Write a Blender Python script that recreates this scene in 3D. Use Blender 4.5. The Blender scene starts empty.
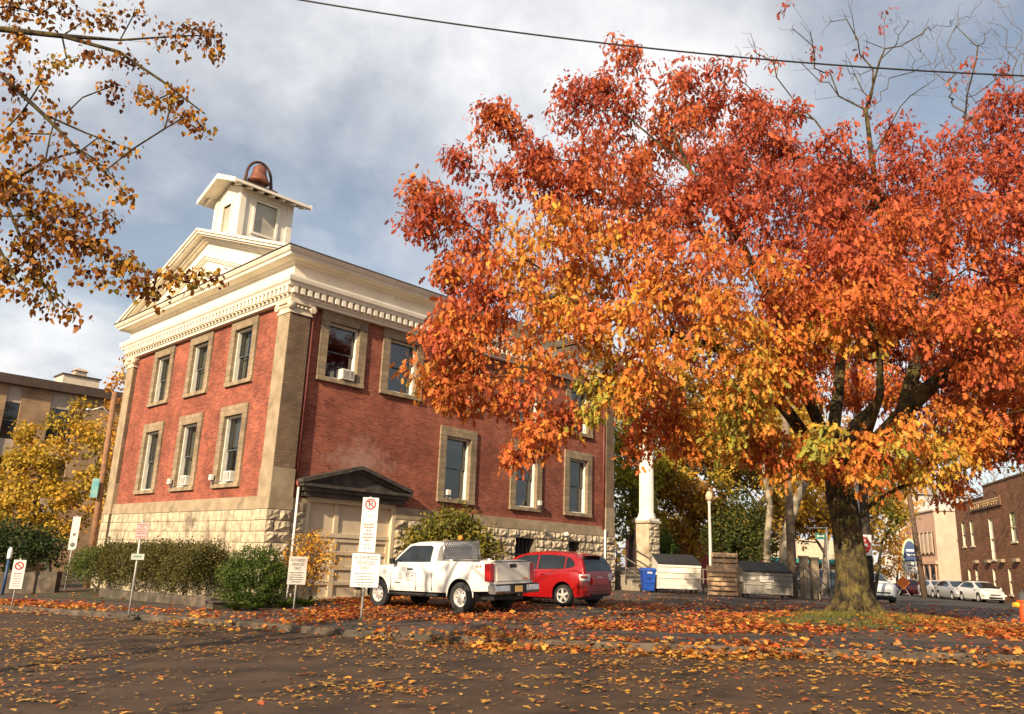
import bpy, math, random
import numpy as np
from mathutils import Vector, Matrix

# ---------------------------------------------------------------- camera, sky, sun, exposure
SC = bpy.context.scene
COL = SC.collection
EYE = np.array([0.0, 0.0, 1.68])
FOC, PITCH, ROLL = 799.97, 0.2529, 0.0393          # focal length in pixels of a 1024 px wide frame
cF = np.array([0, math.cos(PITCH), math.sin(PITCH)])
cU0 = np.array([0, -math.sin(PITCH), math.cos(PITCH)])
cR0 = np.array([1.0, 0, 0])
cR = math.cos(ROLL) * cR0 + math.sin(ROLL) * cU0
cU = -math.sin(ROLL) * cR0 + math.cos(ROLL) * cU0
cam_data = bpy.data.cameras.new('Camera')
cam = bpy.data.objects.new('Camera', cam_data)
COL.objects.link(cam)
cam.matrix_world = Matrix(((cR[0], cU[0], -cF[0], EYE[0]), (cR[1], cU[1], -cF[1], EYE[1]), (cR[2], cU[2], -cF[2], EYE[2]), (0, 0, 0, 1)))
cam_data.sensor_width = 36.0
cam_data.lens = FOC * 36.0 / 1024.0
cam_data.clip_start = 0.05
cam_data.clip_end = 3000.0
SC.camera = cam

SUN_EL = math.radians(25.5)
SUN_TRAVEL = math.radians(61.0)                    # direction the light travels, from +X towards +Y
SUN_DIR = Vector((math.cos(SUN_TRAVEL) * math.cos(SUN_EL), math.sin(SUN_TRAVEL) * math.cos(SUN_EL), -math.sin(SUN_EL)))
sun_data = bpy.data.lights.new('Sun', 'SUN')
sun_data.energy = 5.0
sun_data.angle = math.radians(0.5)
sun_data.color = (1.0, 0.80, 0.56)
sun = bpy.data.objects.new('Sun', sun_data)
COL.objects.link(sun)
sun.location = (-10, -30, 30)
sun.rotation_euler = SUN_DIR.to_track_quat('-Z', 'Y').to_euler()

world = bpy.data.worlds.new('World')
SC.world = world
world.use_nodes = True
wn, wl = world.node_tree.nodes, world.node_tree.links
wn.clear()


def wnode(t, **kw):
    n = wn.new(t)
    for k, v in kw.items():
        setattr(n, k, v)
    return n


w_out = wnode('ShaderNodeOutputWorld')
w_bg = wnode('ShaderNodeBackground')
w_bg.inputs['Strength'].default_value = 0.056
w_sky = wnode('ShaderNodeTexSky', sky_type='NISHITA')
w_sky.sun_disc = False
w_sky.sun_elevation = SUN_EL
w_sky.sun_rotation = math.atan2(-SUN_DIR.x, -SUN_DIR.y)
w_sky.air_density = 1.0
w_sky.dust_density = 1.2
w_tc = wnode('ShaderNodeTexCoord')
w_sep = wnode('ShaderNodeSeparateXYZ')
wl.new(w_tc.outputs['Generated'], w_sep.inputs[0])
w_h = wnode('ShaderNodeMath', operation='ADD')
w_h.inputs[1].default_value = 0.22
wl.new(w_sep.outputs['Z'], w_h.inputs[0])
w_hm = wnode('ShaderNodeMath', operation='MAXIMUM')
w_hm.inputs[1].default_value = 0.06
wl.new(w_h.outputs[0], w_hm.inputs[0])
w_dx = wnode('ShaderNodeMath', operation='DIVIDE')
w_dy = wnode('ShaderNodeMath', operation='DIVIDE')
wl.new(w_sep.outputs['X'], w_dx.inputs[0]); wl.new(w_hm.outputs[0], w_dx.inputs[1])
wl.new(w_sep.outputs['Y'], w_dy.inputs[0]); wl.new(w_hm.outputs[0], w_dy.inputs[1])
w_cmb = wnode('ShaderNodeCombineXYZ')
wl.new(w_dx.outputs[0], w_cmb.inputs['X']); wl.new(w_dy.outputs[0], w_cmb.inputs['Y'])


def cloud_noise(scale, loc, detail=8.0, rough=0.55, dist=0.0):
    mp = wnode('ShaderNodeMapping')
    mp.inputs['Location'].default_value = loc
    mp.inputs['Scale'].default_value = (1.0, 0.8, 1.0)
    wl.new(w_cmb.outputs[0], mp.inputs['Vector'])
    nz = wnode('ShaderNodeTexNoise')
    nz.inputs['Scale'].default_value = scale
    nz.inputs['Detail'].default_value = detail
    nz.inputs['Roughness'].default_value = rough
    nz.inputs['Distortion'].default_value = dist
    wl.new(mp.outputs[0], nz.inputs['Vector'])
    return nz


w_n1 = cloud_noise(0.95, (15.2, 2.2, 0.0), 9.0, 0.56, 0.25)
w_r1 = wnode('ShaderNodeValToRGB')
w_r1.color_ramp.elements[0].color = (0.20, 0.20, 0.20, 1)
w_r1.color_ramp.elements[0].position = 0.43
w_r1.color_ramp.elements[1].position = 0.60
wl.new(w_n1.outputs['Fac'], w_r1.inputs[0])
w_n2 = cloud_noise(1.5, (19.2, 3.2, 4.0), 7.0, 0.6, 0.2)   # thickness of the cloud: bright tops, greyer bellies
w_r2 = wnode('ShaderNodeValToRGB')
w_r2.color_ramp.elements[0].position = 0.30
w_r2.color_ramp.elements[0].color = (5.0, 5.35, 6.2, 1)
w_r2.color_ramp.elements[1].position = 0.54
w_r2.color_ramp.elements[1].color = (11.0, 11.0, 11.1, 1)
wl.new(w_n2.outputs['Fac'], w_r2.inputs[0])
w_mix = wnode('ShaderNodeMixRGB')
w_rh = wnode('ShaderNodeValToRGB')                     # haze towards the horizon
w_rh.color_ramp.elements[0].position = 0.02
w_rh.color_ramp.elements[0].color = (0.75, 0.75, 0.75, 1)
w_rh.color_ramp.elements[1].position = 0.17
w_rh.color_ramp.elements[1].color = (0, 0, 0, 1)
wl.new(w_sep.outputs['Z'], w_rh.inputs[0])
w_mx = wnode('ShaderNodeMath', operation='MAXIMUM')
wl.new(w_r1.outputs['Color'], w_mx.inputs[0]); wl.new(w_rh.outputs['Color'], w_mx.inputs[1])
wl.new(w_mx.outputs[0], w_mix.inputs['Fac'])
w_gain = wnode('ShaderNodeMixRGB', blend_type='MULTIPLY')
w_gain.inputs['Fac'].default_value = 1.0
w_gain.inputs['Color2'].default_value = (1.75, 1.6, 1.45, 1)
wl.new(w_sky.outputs['Color'], w_gain.inputs['Color1'])
wl.new(w_gain.outputs[0], w_mix.inputs['Color1'])
wl.new(w_r2.outputs['Color'], w_mix.inputs['Color2'])
wl.new(w_mix.outputs[0], w_bg.inputs['Color'])
wl.new(w_bg.outputs[0], w_out.inputs['Surface'])

SC.view_settings.view_transform = 'Standard'
SC.view_settings.look = 'None'
SC.view_settings.gamma = 1.0
SC.view_settings.use_curve_mapping = False
SC.view_settings.exposure = 0.73
SC.render.engine = 'CYCLES'
SC.cycles.max_bounces = 6
SC.cycles.diffuse_bounces = 3
SC.cycles.glossy_bounces = 3
SC.cycles.transmission_bounces = 3
SC.cycles.transparent_max_bounces = 8
SC.cycles.use_denoising = True

RNG = np.random.default_rng(11)
random.seed(11)
PI = math.pi


# ---------------------------------------------------------------- measuring helpers
def at(px, py, Y):
    """world point seen at pixel (px, py) at forward distance Y"""
    v = cF * FOC + cR * (px - 512.0) + cU * (357.0 - py)
    return EYE + v * (Y / v[1])


def G(x, y):
    s = 0.04 * x + 0.021 * y
    s = max(s, -0.5)
    g = s if s < 0.45 else 0.45 + 0.3 * (1 - math.exp(-(s - 0.45) / 0.3))
    d2 = ((x - 8.0) / 2.7) ** 2 + ((y - 18.6) / 2.2) ** 2
    if x > 0 and y > 1:                                   # the side street drops away beyond the corner
        t = min(1.0, max(0.0, (math.hypot(x, y) - 30) / 30)); t = t * t * (3 - 2 * t)
        w = min(1.0, max(0.0, (x / y - 0.27) / 0.15))
        g -= 0.5 * t * w
    return g + 0.27 * math.exp(-d2)


KX = [-60, -35, -14.6, -9.26, -7.26, -3.31, 0.2, 5.31, 8.24, 14.0, 60]
KY = [50, 36.5, 24.5, 21.3, 20.2, 17.35, 15.5, 13.9, 13.3, 12.6, 8]


def kerb_y(x):
    return float(np.interp(x, KX, KY))


# smooth the kerb a little
_xs = np.linspace(-60, 60, 481)
_ys = np.interp(_xs, KX, KY)
for _ in range(30):
    _ys[1:-1] = 0.25 * _ys[:-2] + 0.5 * _ys[1:-1] + 0.25 * _ys[2:]


def kerb_y(x):
    if x < -60:
        return float(_ys[0] + (x + 60) * -0.55)
    if x > 60:
        return float(_ys[-1] + (x - 60) * -0.1)
    return float(np.interp(x, _xs, _ys))


def road_z(x, y):
    return G(x, y) - 0.12


def surf_z(x, y):
    return road_z(x, y) if y < kerb_y(x) else G(x, y)


# ---------------------------------------------------------------- materials
MATS = {}


def nmat(name, c1, c2=None, scale=6.0, rough=0.7, bump=0.0, bscale=None, metal=0.0, spec=0.4, detail=6.0, lo=0.35, hi=0.65, c3=None, s3=1.0, lo3=.45, hi3=.65, coat=0.0, bdist=0.02):
    if name in MATS:
        return MATS[name]
    m = bpy.data.materials.new(name)
    m.use_nodes = True
    nt = m.node_tree
    b = nt.nodes['Principled BSDF']
    b.inputs['Roughness'].default_value = rough
    b.inputs['Metallic'].default_value = metal
    b.inputs['Specular IOR Level'].default_value = spec
    if coat:
        b.inputs['Coat Weight'].default_value = coat
        b.inputs['Coat Roughness'].default_value = 0.05
    if c2 is None:
        c2 = tuple(x * 0.82 for x in c1)
    tc = nt.nodes.new('ShaderNodeTexCoord')
    nz = nt.nodes.new('ShaderNodeTexNoise')
    nz.inputs['Scale'].default_value = scale
    nz.inputs['Detail'].default_value = detail
    nt.links.new(tc.outputs['Object'], nz.inputs['Vector'])
    rp = nt.nodes.new('ShaderNodeValToRGB')
    rp.color_ramp.elements[0].position = lo
    rp.color_ramp.elements[1].position = hi
    rp.color_ramp.elements[0].color = (*c2, 1)
    rp.color_ramp.elements[1].color = (*c1, 1)
    nt.links.new(nz.outputs['Fac'], rp.inputs[0])
    out = rp.outputs['Color']
    if c3 is not None:
        n3 = nt.nodes.new('ShaderNodeTexNoise')
        n3.inputs['Scale'].default_value = s3
        n3.inputs['Detail'].default_value = 7
        n3.inputs['Roughness'].default_value = 0.6
        nt.links.new(tc.outputs['Object'], n3.inputs['Vector'])
        r3 = nt.nodes.new('ShaderNodeValToRGB')
        r3.color_ramp.elements[0].position = lo3
        r3.color_ramp.elements[1].position = hi3
        nt.links.new(n3.outputs['Fac'], r3.inputs[0])
        mx = nt.nodes.new('ShaderNodeMixRGB')
        nt.links.new(r3.outputs['Color'], mx.inputs['Fac'])
        nt.links.new(out, mx.inputs['Color1'])
        mx.inputs['Color2'].default_value = (*c3, 1)
        out = mx.outputs[0]
    nt.links.new(out, b.inputs['Base Color'])
    if bump:
        nb = nt.nodes.new('ShaderNodeTexNoise')
        nb.inputs['Scale'].default_value = bscale or scale * 4
        nb.inputs['Detail'].default_value = 5
        nt.links.new(tc.outputs['Object'], nb.inputs['Vector'])
        bp = nt.nodes.new('ShaderNodeBump')
        bp.inputs['Strength'].default_value = bump
        bp.inputs['Distance'].default_value = bdist
        nt.links.new(nb.outputs['Fac'], bp.inputs['Height'])
        nt.links.new(bp.outputs[0], b.inputs['Normal'])
    MATS[name] = m
    return m


def bark_mat(name, c1, c2, sunlit_moss, stretch=(7.0, 7.0, 1.1)):
    m = bpy.data.materials.new(name)
    m.use_nodes = True
    nt = m.node_tree
    L = nt.links
    b = nt.nodes['Principled BSDF']
    b.inputs['Roughness'].default_value = 0.95
    b.inputs['Specular IOR Level'].default_value = 0.15
    tc = nt.nodes.new('ShaderNodeTexCoord')
    mp = nt.nodes.new('ShaderNodeMapping'); mp.inputs['Scale'].default_value = stretch
    L.new(tc.outputs['Object'], mp.inputs['Vector'])
    n1 = nt.nodes.new('ShaderNodeTexNoise'); n1.inputs['Scale'].default_value = 2.0; n1.inputs['Detail'].default_value = 8; n1.inputs['Roughness'].default_value = .7; n1.inputs['Distortion'].default_value = .6
    L.new(mp.outputs[0], n1.inputs['Vector'])
    r1 = nt.nodes.new('ShaderNodeValToRGB')
    r1.color_ramp.elements[0].position = .40; r1.color_ramp.elements[0].color = (*c2, 1)
    r1.color_ramp.elements[1].position = .60; r1.color_ramp.elements[1].color = (*c1, 1)
    L.new(n1.outputs['Fac'], r1.inputs[0])
    n2 = nt.nodes.new('ShaderNodeTexNoise'); n2.inputs['Scale'].default_value = 3.2; n2.inputs['Detail'].default_value = 9; n2.inputs['Roughness'].default_value = .75
    L.new(tc.outputs['Object'], n2.inputs['Vector'])
    r2 = nt.nodes.new('ShaderNodeValToRGB')
    r2.color_ramp.elements[0].position = .45; r2.color_ramp.elements[1].position = .60
    L.new(n2.outputs['Fac'], r2.inputs[0])
    mu = nt.nodes.new('ShaderNodeMath'); mu.operation = 'MULTIPLY'
    L.new(r2.outputs['Color'], mu.inputs[0]); L.new(n1.outputs['Fac'], mu.inputs[1])
    mx = nt.nodes.new('ShaderNodeMixRGB')
    L.new(mu.outputs[0], mx.inputs['Fac']); L.new(r1.outputs['Color'], mx.inputs['Color1'])
    mx.inputs['Color2'].default_value = (*sunlit_moss, 1)  # moss patches, their yellow also painting in sunlight mottled over the trunk
    L.new(mx.outputs[0], b.inputs['Base Color'])
    bp = nt.nodes.new('ShaderNodeBump'); bp.inputs['Strength'].default_value = 1.0; bp.inputs['Distance'].default_value = .06
    L.new(n1.outputs['Fac'], bp.inputs['Height']); L.new(bp.outputs[0], b.inputs['Normal'])
    return m


def brick_mat(name, c1, c2, mortar, bw=0.215, bh=0.075, msize=0.010, patch=None, stain=None, patch_at=None):
    """brick courses in metres on any vertical face square to the object's axes"""
    m = bpy.data.materials.new(name)
    m.use_nodes = True
    nt = m.node_tree
    L = nt.links
    b = nt.nodes['Principled BSDF']
    b.inputs['Roughness'].default_value = 0.85
    b.inputs['Specular IOR Level'].default_value = 0.25
    tc = nt.nodes.new('ShaderNodeTexCoord')
    sp = nt.nodes.new('ShaderNodeSeparateXYZ')
    L.new(tc.outputs['Object'], sp.inputs[0])
    ad = nt.nodes.new('ShaderNodeMath'); ad.operation = 'ADD'
    L.new(sp.outputs['X'], ad.inputs[0]); L.new(sp.outputs['Y'], ad.inputs[1])
    cb = nt.nodes.new('ShaderNodeCombineXYZ')
    L.new(ad.outputs[0], cb.inputs['X']); L.new(sp.outputs['Z'], cb.inputs['Y'])
    br = nt.nodes.new('ShaderNodeTexBrick')
    br.inputs['Scale'].default_value = 1.0
    br.inputs['Brick Width'].default_value = bw
    br.inputs['Row Height'].default_value = bh
    br.inputs['Mortar Size'].default_value = msize
    br.inputs['Mortar Smooth'].default_value = 0.2
    br.inputs['Bias'].default_value = 0.0
    br.inputs['Color1'].default_value = (*c1, 1)
    br.inputs['Color2'].default_value = (*c2, 1)
    br.inputs['Mortar'].default_value = (*mortar, 1)
    L.new(cb.outputs[0], br.inputs['Vector'])
    nz = nt.nodes.new('ShaderNodeTexNoise')
    nz.inputs['Scale'].default_value = 0.8
    nz.inputs['Detail'].default_value = 8
    nz.inputs['Roughness'].default_value = 0.65
    L.new(tc.outputs['Object'], nz.inputs['Vector'])
    rp = nt.nodes.new('ShaderNodeValToRGB')
    rp.color_ramp.elements[0].position = 0.35
    rp.color_ramp.elements[0].color = (0.66, 0.64, 0.64, 1)
    rp.color_ramp.elements[1].position = 0.68
    rp.color_ramp.elements[1].color = (1.18, 1.16, 1.14, 1)
    L.new(nz.outputs['Fac'], rp.inputs[0])
    mu = nt.nodes.new('ShaderNodeMixRGB'); mu.blend_type = 'MULTIPLY'
    mu.inputs['Fac'].default_value = 1.0
    L.new(br.outputs['Color'], mu.inputs['Color1']); L.new(rp.outputs['Color'], mu.inputs['Color2'])
    out = mu.outputs[0]
    if patch is not None:                                   # repaired, paler brickwork
        cx, cz, rx, rz = patch_at
        def dist(sock, c, r):
            s1 = nt.nodes.new('ShaderNodeMath'); s1.operation = 'SUBTRACT'; s1.inputs[1].default_value = c
            L.new(sock, s1.inputs[0])
            s2 = nt.nodes.new('ShaderNodeMath'); s2.operation = 'DIVIDE'; s2.inputs[1].default_value = r
            L.new(s1.outputs[0], s2.inputs[0])
            s3 = nt.nodes.new('ShaderNodeMath'); s3.operation = 'ABSOLUTE'
            L.new(s2.outputs[0], s3.inputs[0])
            return s3.outputs[0]
        sm = nt.nodes.new('ShaderNodeMath'); sm.operation = 'ADD'
        L.new(dist(sp.outputs['X'], cx, rx), sm.inputs[0]); L.new(dist(sp.outputs['Z'], cz, rz), sm.inputs[1])
        n2 = nt.nodes.new('ShaderNodeTexNoise'); n2.inputs['Scale'].default_value = 5.0; n2.inputs['Detail'].default_value = 6
        L.new(tc.outputs['Object'], n2.inputs['Vector'])
        s4 = nt.nodes.new('ShaderNodeMath'); s4.operation = 'MULTIPLY_ADD'
        s4.inputs[1].default_value = 1.6
        L.new(n2.outputs['Fac'], s4.inputs[0]); L.new(sm.outputs[0], s4.inputs[2])
        r2 = nt.nodes.new('ShaderNodeValToRGB')
        r2.color_ramp.elements[0].position = 0.5; r2.color_ramp.elements[0].color = (1, 1, 1, 1)
        r2.color_ramp.elements[1].position = 0.95; r2.color_ramp.elements[1].color = (0, 0, 0, 1)
        sc = nt.nodes.new('ShaderNodeMath'); sc.operation = 'MULTIPLY'; sc.inputs[1].default_value = 0.55
        L.new(s4.outputs[0], sc.inputs[0]); L.new(sc.outputs[0], r2.inputs[0])
        mp = nt.nodes.new('ShaderNodeMixRGB')
        L.new(r2.outputs['Color'], mp.inputs['Fac']); L.new(out, mp.inputs['Color1'])
        mm = nt.nodes.new('ShaderNodeMixRGB'); mm.blend_type = 'MIX'; mm.inputs['Fac'].default_value = 0.42
        L.new(out, mm.inputs['Color1']); mm.inputs['Color2'].default_value = (*patch, 1)
        L.new(mm.outputs[0], mp.inputs['Color2'])
        out = mp.outputs[0]
    if stain is not None:
        n4 = nt.nodes.new('ShaderNodeTexNoise'); n4.inputs['Scale'].default_value = 1.3; n4.inputs['Detail'].default_value = 9; n4.inputs['Roughness'].default_value = 0.7
        L.new(tc.outputs['Object'], n4.inputs['Vector'])
        r4 = nt.nodes.new('ShaderNodeValToRGB')
        r4.color_ramp.elements[0].position = 0.52; r4.color_ramp.elements[1].position = 0.75
        L.new(n4.outputs['Fac'], r4.inputs[0])
        ms = nt.nodes.new('ShaderNodeMixRGB')
        L.new(r4.outputs['Color'], ms.inputs['Fac']); L.new(out, ms.inputs['Color1'])
        ms.inputs['Color2'].default_value = (*stain, 1)
        out = ms.outputs[0]
    L.new(out, b.inputs['Base Color'])
    bp = nt.nodes.new('ShaderNodeBump')
    bp.inputs['Strength'].default_value = 0.6
    bp.inputs['Distance'].default_value = 0.012
    inv = nt.nodes.new('ShaderNodeMath'); inv.operation = 'SUBTRACT'; inv.inputs[0].default_value = 1.0
    L.new(br.outputs['Fac'], inv.inputs[1]); L.new(inv.outputs[0], bp.inputs['Height'])
    L.new(bp.outputs[0], b.inputs['Normal'])
    return m


def leaf_mat(name, transl=0.35, rough=0.6):
    m = bpy.data.materials.new(name)
    m.use_nodes = True
    nt = m.node_tree
    nt.nodes.clear()
    o = nt.nodes.new('ShaderNodeOutputMaterial')
    at_ = nt.nodes.new('ShaderNodeAttribute'); at_.attribute_name = 'Col'
    d = nt.nodes.new('ShaderNodeBsdfPrincipled')
    d.inputs['Roughness'].default_value = rough
    d.inputs['Specular IOR Level'].default_value = 0.25
    t = nt.nodes.new('ShaderNodeBsdfTranslucent')
    mx = nt.nodes.new('ShaderNodeMixShader')
    mx.inputs[0].default_value = transl
    nt.links.new(at_.outputs['Color'], d.inputs['Base Color'])
    nt.links.new(at_.outputs['Color'], t.inputs['Color'])
    nt.links.new(d.outputs[0], mx.inputs[1]); nt.links.new(t.outputs[0], mx.inputs[2])
    nt.links.new(mx.outputs[0], o.inputs['Surface'])
    return m


def glass_mat(name, tint=(0.75, 0.8, 0.82), refl=0.22, rough=0.02):
    m = bpy.data.materials.new(name)
    m.use_nodes = True
    nt = m.node_tree
    nt.nodes.clear()
    o = nt.nodes.new('ShaderNodeOutputMaterial')
    t = nt.nodes.new('ShaderNodeBsdfTransparent'); t.inputs[0].default_value = (*tint, 1)
    g = nt.nodes.new('ShaderNodeBsdfGlossy'); g.inputs['Roughness'].default_value = rough
    f = nt.nodes.new('ShaderNodeFresnel'); f.inputs['IOR'].default_value = 1.5
    mm = nt.nodes.new('ShaderNodeMath'); mm.operation = 'MAXIMUM'; mm.inputs[1].default_value = refl
    nt.links.new(f.outputs[0], mm.inputs[0])
    mx = nt.nodes.new('ShaderNodeMixShader')
    nt.links.new(mm.outputs[0], mx.inputs[0])
    nt.links.new(t.outputs[0], mx.inputs[1]); nt.links.new(g.outputs[0], mx.inputs[2])
    nt.links.new(mx.outputs[0], o.inputs['Surface'])
    return m


# ---------------------------------------------------------------- mesh building helpers
class MB:
    def __init__(self):
        self.v, self.f, self.m = [], [], []

    def add(self, vs, fs, mi=0):
        n = len(self.v)
        self.v.extend([tuple(map(float, p)) for p in vs])
        self.f.extend([tuple(i + n for i in f) for f in fs])
        self.m.extend([mi] * len(fs))

    def quad(self, a, b, c, d, mi=0):
        self.add([a, b, c, d], [(0, 1, 2, 3)], mi)

    def poly(self, pts, mi=0):
        self.add(pts, [tuple(range(len(pts)))], mi)

    def box(self, x0, y0, z0, x1, y1, z1, mi=0, M=None):
        vs = [(x0, y0, z0), (x1, y0, z0), (x1, y1, z0), (x0, y1, z0), (x0, y0, z1), (x1, y0, z1), (x1, y1, z1), (x0, y1, z1)]
        if M is not None:
            vs = [M @ Vector(p) for p in vs]
        self.add(vs, [(3, 2, 1, 0), (4, 5, 6, 7), (0, 1, 5, 4), (1, 2, 6, 5), (2, 3, 7, 6), (3, 0, 4, 7)], mi)

    def frustum(self, z0, r0, z1, r1, mi=0):
        """two rectangles (x0,y0,x1,y1) joined"""
        vs = [(r0[0], r0[1], z0), (r0[2], r0[1], z0), (r0[2], r0[3], z0), (r0[0], r0[3], z0),
              (r1[0], r1[1], z1), (r1[2], r1[1], z1), (r1[2], r1[3], z1), (r1[0], r1[3], z1)]
        self.add(vs, [(3, 2, 1, 0), (4, 5, 6, 7), (0, 1, 5, 4), (1, 2, 6, 5), (2, 3, 7, 6), (3, 0, 4, 7)], mi)

    def bar(self, p, q, w, h, mi=0, up=(0, 0, 1)):
        p, q = Vector(p), Vector(q)
        d = (q - p).normalized()
        u = Vector(up)
        if abs(d.dot(u)) > 0.98:
            u = Vector((0, 1, 0))
        s = d.cross(u).normalized()
        u = s.cross(d).normalized()
        vs = []
        for c in (p, q):
            for a, b in ((-1, -1), (1, -1), (1, 1), (-1, 1)):
                vs.append(c + s * (a * w / 2) + u * (b * h / 2))
        self.add(vs, [(3, 2, 1, 0), (4, 5, 6, 7), (0, 1, 5, 4), (1, 2, 6, 5), (2, 3, 7, 6), (3, 0, 4, 7)], mi)

    def tube(self, pts, rad, n=8, mi=0, cap=True):
        pts = [np.asarray(p, float) for p in pts]
        if not hasattr(rad, '__len__'):
            rad = [rad] * len(pts)
        rings = []
        prev = None
        for i, p in enumerate(pts):
            if i == 0:
                d = pts[1] - p
            elif i == len(pts) - 1:
                d = p - pts[i - 1]
            else:
                d = pts[i + 1] - pts[i - 1]
            d = d / (np.linalg.norm(d) + 1e-9)
            if prev is None:
                a = np.array([1.0, 0, 0]) if abs(d[0]) < 0.8 else np.array([0, 1.0, 0])
            else:
                a = prev
            a = a - d * (a @ d)
            a /= np.linalg.norm(a) + 1e-9
            prev = a
            b = np.cross(d, a)
            rings.append([p + rad[i] * (math.cos(2 * PI * k / n) * a + math.sin(2 * PI * k / n) * b) for k in range(n)])
        vs = [q for r in rings for q in r]
        fs = []
        for i in range(len(rings) - 1):
            for k in range(n):
                k2 = (k + 1) % n
                fs.append((i * n + k, i * n + k2, (i + 1) * n + k2, (i + 1) * n + k))
        if cap:
            fs.append(tuple(range(n - 1, -1, -1)))
            fs.append(tuple(range((len(rings) - 1) * n, len(rings) * n)))
        self.add(vs, fs, mi)

    def lathe(self, prof, c=(0, 0, 0), n=16, mi=0, axis='z', cap=True):
        vs, fs = [], []
        for r, z in prof:
            for k in range(n):
                a = 2 * PI * k / n
                x, y = r * math.cos(a), r * math.sin(a)
                p = {'z': (x, y, z), 'y': (x, z, y), 'x': (z, x, y)}[axis]
                vs.append((p[0] + c[0], p[1] + c[1], p[2] + c[2]))
        for i in range(len(prof) - 1):
            for k in range(n):
                k2 = (k + 1) % n
                fs.append((i * n + k, i * n + k2, (i + 1) * n + k2, (i + 1) * n + k))
        if cap:
            fs.append(tuple(range(n - 1, -1, -1)))
            fs.append(tuple(range((len(prof) - 1) * n, len(prof) * n)))
        self.add(vs, fs, mi)

    def prism(self, poly, fn, d0, d1, mi=0):
        """poly: 2D outline; fn(u, v, d) -> 3D"""
        n = len(poly)
        vs = [fn(u, v, d0) for u, v in poly] + [fn(u, v, d1) for u, v in poly]
        fs = [tuple(range(n - 1, -1, -1)), tuple(range(n, 2 * n))]
        for i in range(n):
            j = (i + 1) % n
            fs.append((i, j, j + n, i + n))
        self.add(vs, fs, mi)

    def grid(self, P, mi=0, closed=False):
        """P: list of rows of points"""
        R_, C_ = len(P), len(P[0])
        vs = [p for r in P for p in r]
        fs = []
        for i in range(R_ - 1):
            for j in range(C_ - 1 if not closed else C_):
                j2 = (j + 1) % C_
                fs.append((i * C_ + j, i * C_ + j2, (i + 1) * C_ + j2, (i + 1) * C_ + j))
        self.add(vs, fs, mi)

    def build(self, name, mats, parent=None, smooth=False, bevel=0.0, loc=None, auto=None):
        me = bpy.data.meshes.new(name)
        me.from_pydata(self.v, [], self.f)
        if not isinstance(mats, (list, tuple)):
            mats = [mats]
        for mt in mats:
            me.materials.append(mt)
        if len(mats) > 1:
            me.polygons.foreach_set('material_index', self.m)
        if smooth:
            me.polygons.foreach_set('use_smooth', [True] * len(me.polygons))
        if auto:
            me.polygons.foreach_set('use_smooth', [True] * len(me.polygons))
            me.set_sharp_from_angle(angle=math.radians(auto))
        me.update()
        o = bpy.data.objects.new(name, me)
        COL.objects.link(o)
        if parent is not None:
            o.parent = parent
        if loc is not None:
            o.location = loc
        if bevel:
            bv = o.modifiers.new('Bevel', 'BEVEL')
            bv.width = bevel
            bv.segments = 2
            bv.limit_method = 'ANGLE'
        return o


def tag(o, label=None, cat=None, group=None, kind=None):
    if label:
        o['label'] = label
    if cat:
        o['category'] = cat
    if group:
        o['group'] = group
    if kind:
        o['kind'] = kind
    return o


def thing(name, label, cat, loc=(0, 0, 0), rz=0.0, group=None, M=None):
    o = bpy.data.objects.new(name, None)
    o.empty_display_size = 0.3
    COL.objects.link(o)
    if M is not None:
        o.matrix_world = M
    else:
        o.location = loc
        o.rotation_euler = (0, 0, rz)
    return tag(o, label, cat, group)


def kids(o):
    return [c for c in bpy.data.objects if c.parent == o]


def copy_tree(o, parent=None, top=True):
    c = o.copy()
    COL.objects.link(c)
    if parent is not None:
        c.parent = parent
    for k in kids(o):
        copy_tree(k, c, False)
    return c


def lettering(body, size, mat, parent, loc, rot=(PI / 2, 0, 0), name='lettering', align='CENTER', extrude=0.002, width=None):
    cu = bpy.data.curves.new(name, 'FONT')
    cu.body = body
    cu.size = size
    cu.align_x = align
    cu.align_y = 'CENTER'
    cu.extrude = extrude
    tmp = bpy.data.objects.new(name + '_tmp', cu)
    COL.objects.link(tmp)
    dg = bpy.context.evaluated_depsgraph_get()
    me = bpy.data.meshes.new_from_object(tmp.evaluated_get(dg))
    bpy.data.objects.remove(tmp)
    bpy.data.curves.remove(cu)
    if width:
        xs = [v.co.x for v in me.vertices]
        k = width / max(1e-6, max(xs) - min(xs))
        for v in me.vertices:
            v.co.x *= k
    me.materials.clear()
    me.materials.append(mat)
    o = bpy.data.objects.new(name, me)
    COL.objects.link(o)
    o.parent = parent
    o.location = loc
    o.rotation_euler = rot
    return o


# ---------------------------------------------------------------- leaves
def _tpl(half):
    pts = [(x, y) for x, y in half] + [(x, -y) for x, y in reversed(half) if y > 1e-6]
    return np.array([(x, y, 0.18 * abs(y) - 0.12 * x * x) for x, y in pts])


T_OAK = _tpl([(0, 0), (0.20, 0.22), (0.33, 0.08), (0.46, 0.34), (0.60, 0.10), (0.74, 0.25), (1.0, 0)])
T_HEART = _tpl([(0, 0), (0.05, 0.25), (0.22, 0.40), (0.5, 0.36), (0.78, 0.17), (1.0, 0)])
T_SIMPLE = _tpl([(0, 0), (0.35, 0.26), (0.7, 0.2), (1.0, 0)])
T_STAR = _tpl([(0, 0), (0.12, 0.30), (0.30, 0.16), (0.48, 0.46), (0.6, 0.15), (0.82, 0.2), (1.0, 0)])
T_BLADE = np.array([(0, -0.04, 0), (0.6, -0.03, 0.02), (1.0, 0, 0.1), (0.6, 0.03, 0.02), (0, 0.04, 0)])


def unit(a):
    return a / (np.linalg.norm(a, axis=-1, keepdims=True) + 1e-9)


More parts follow.
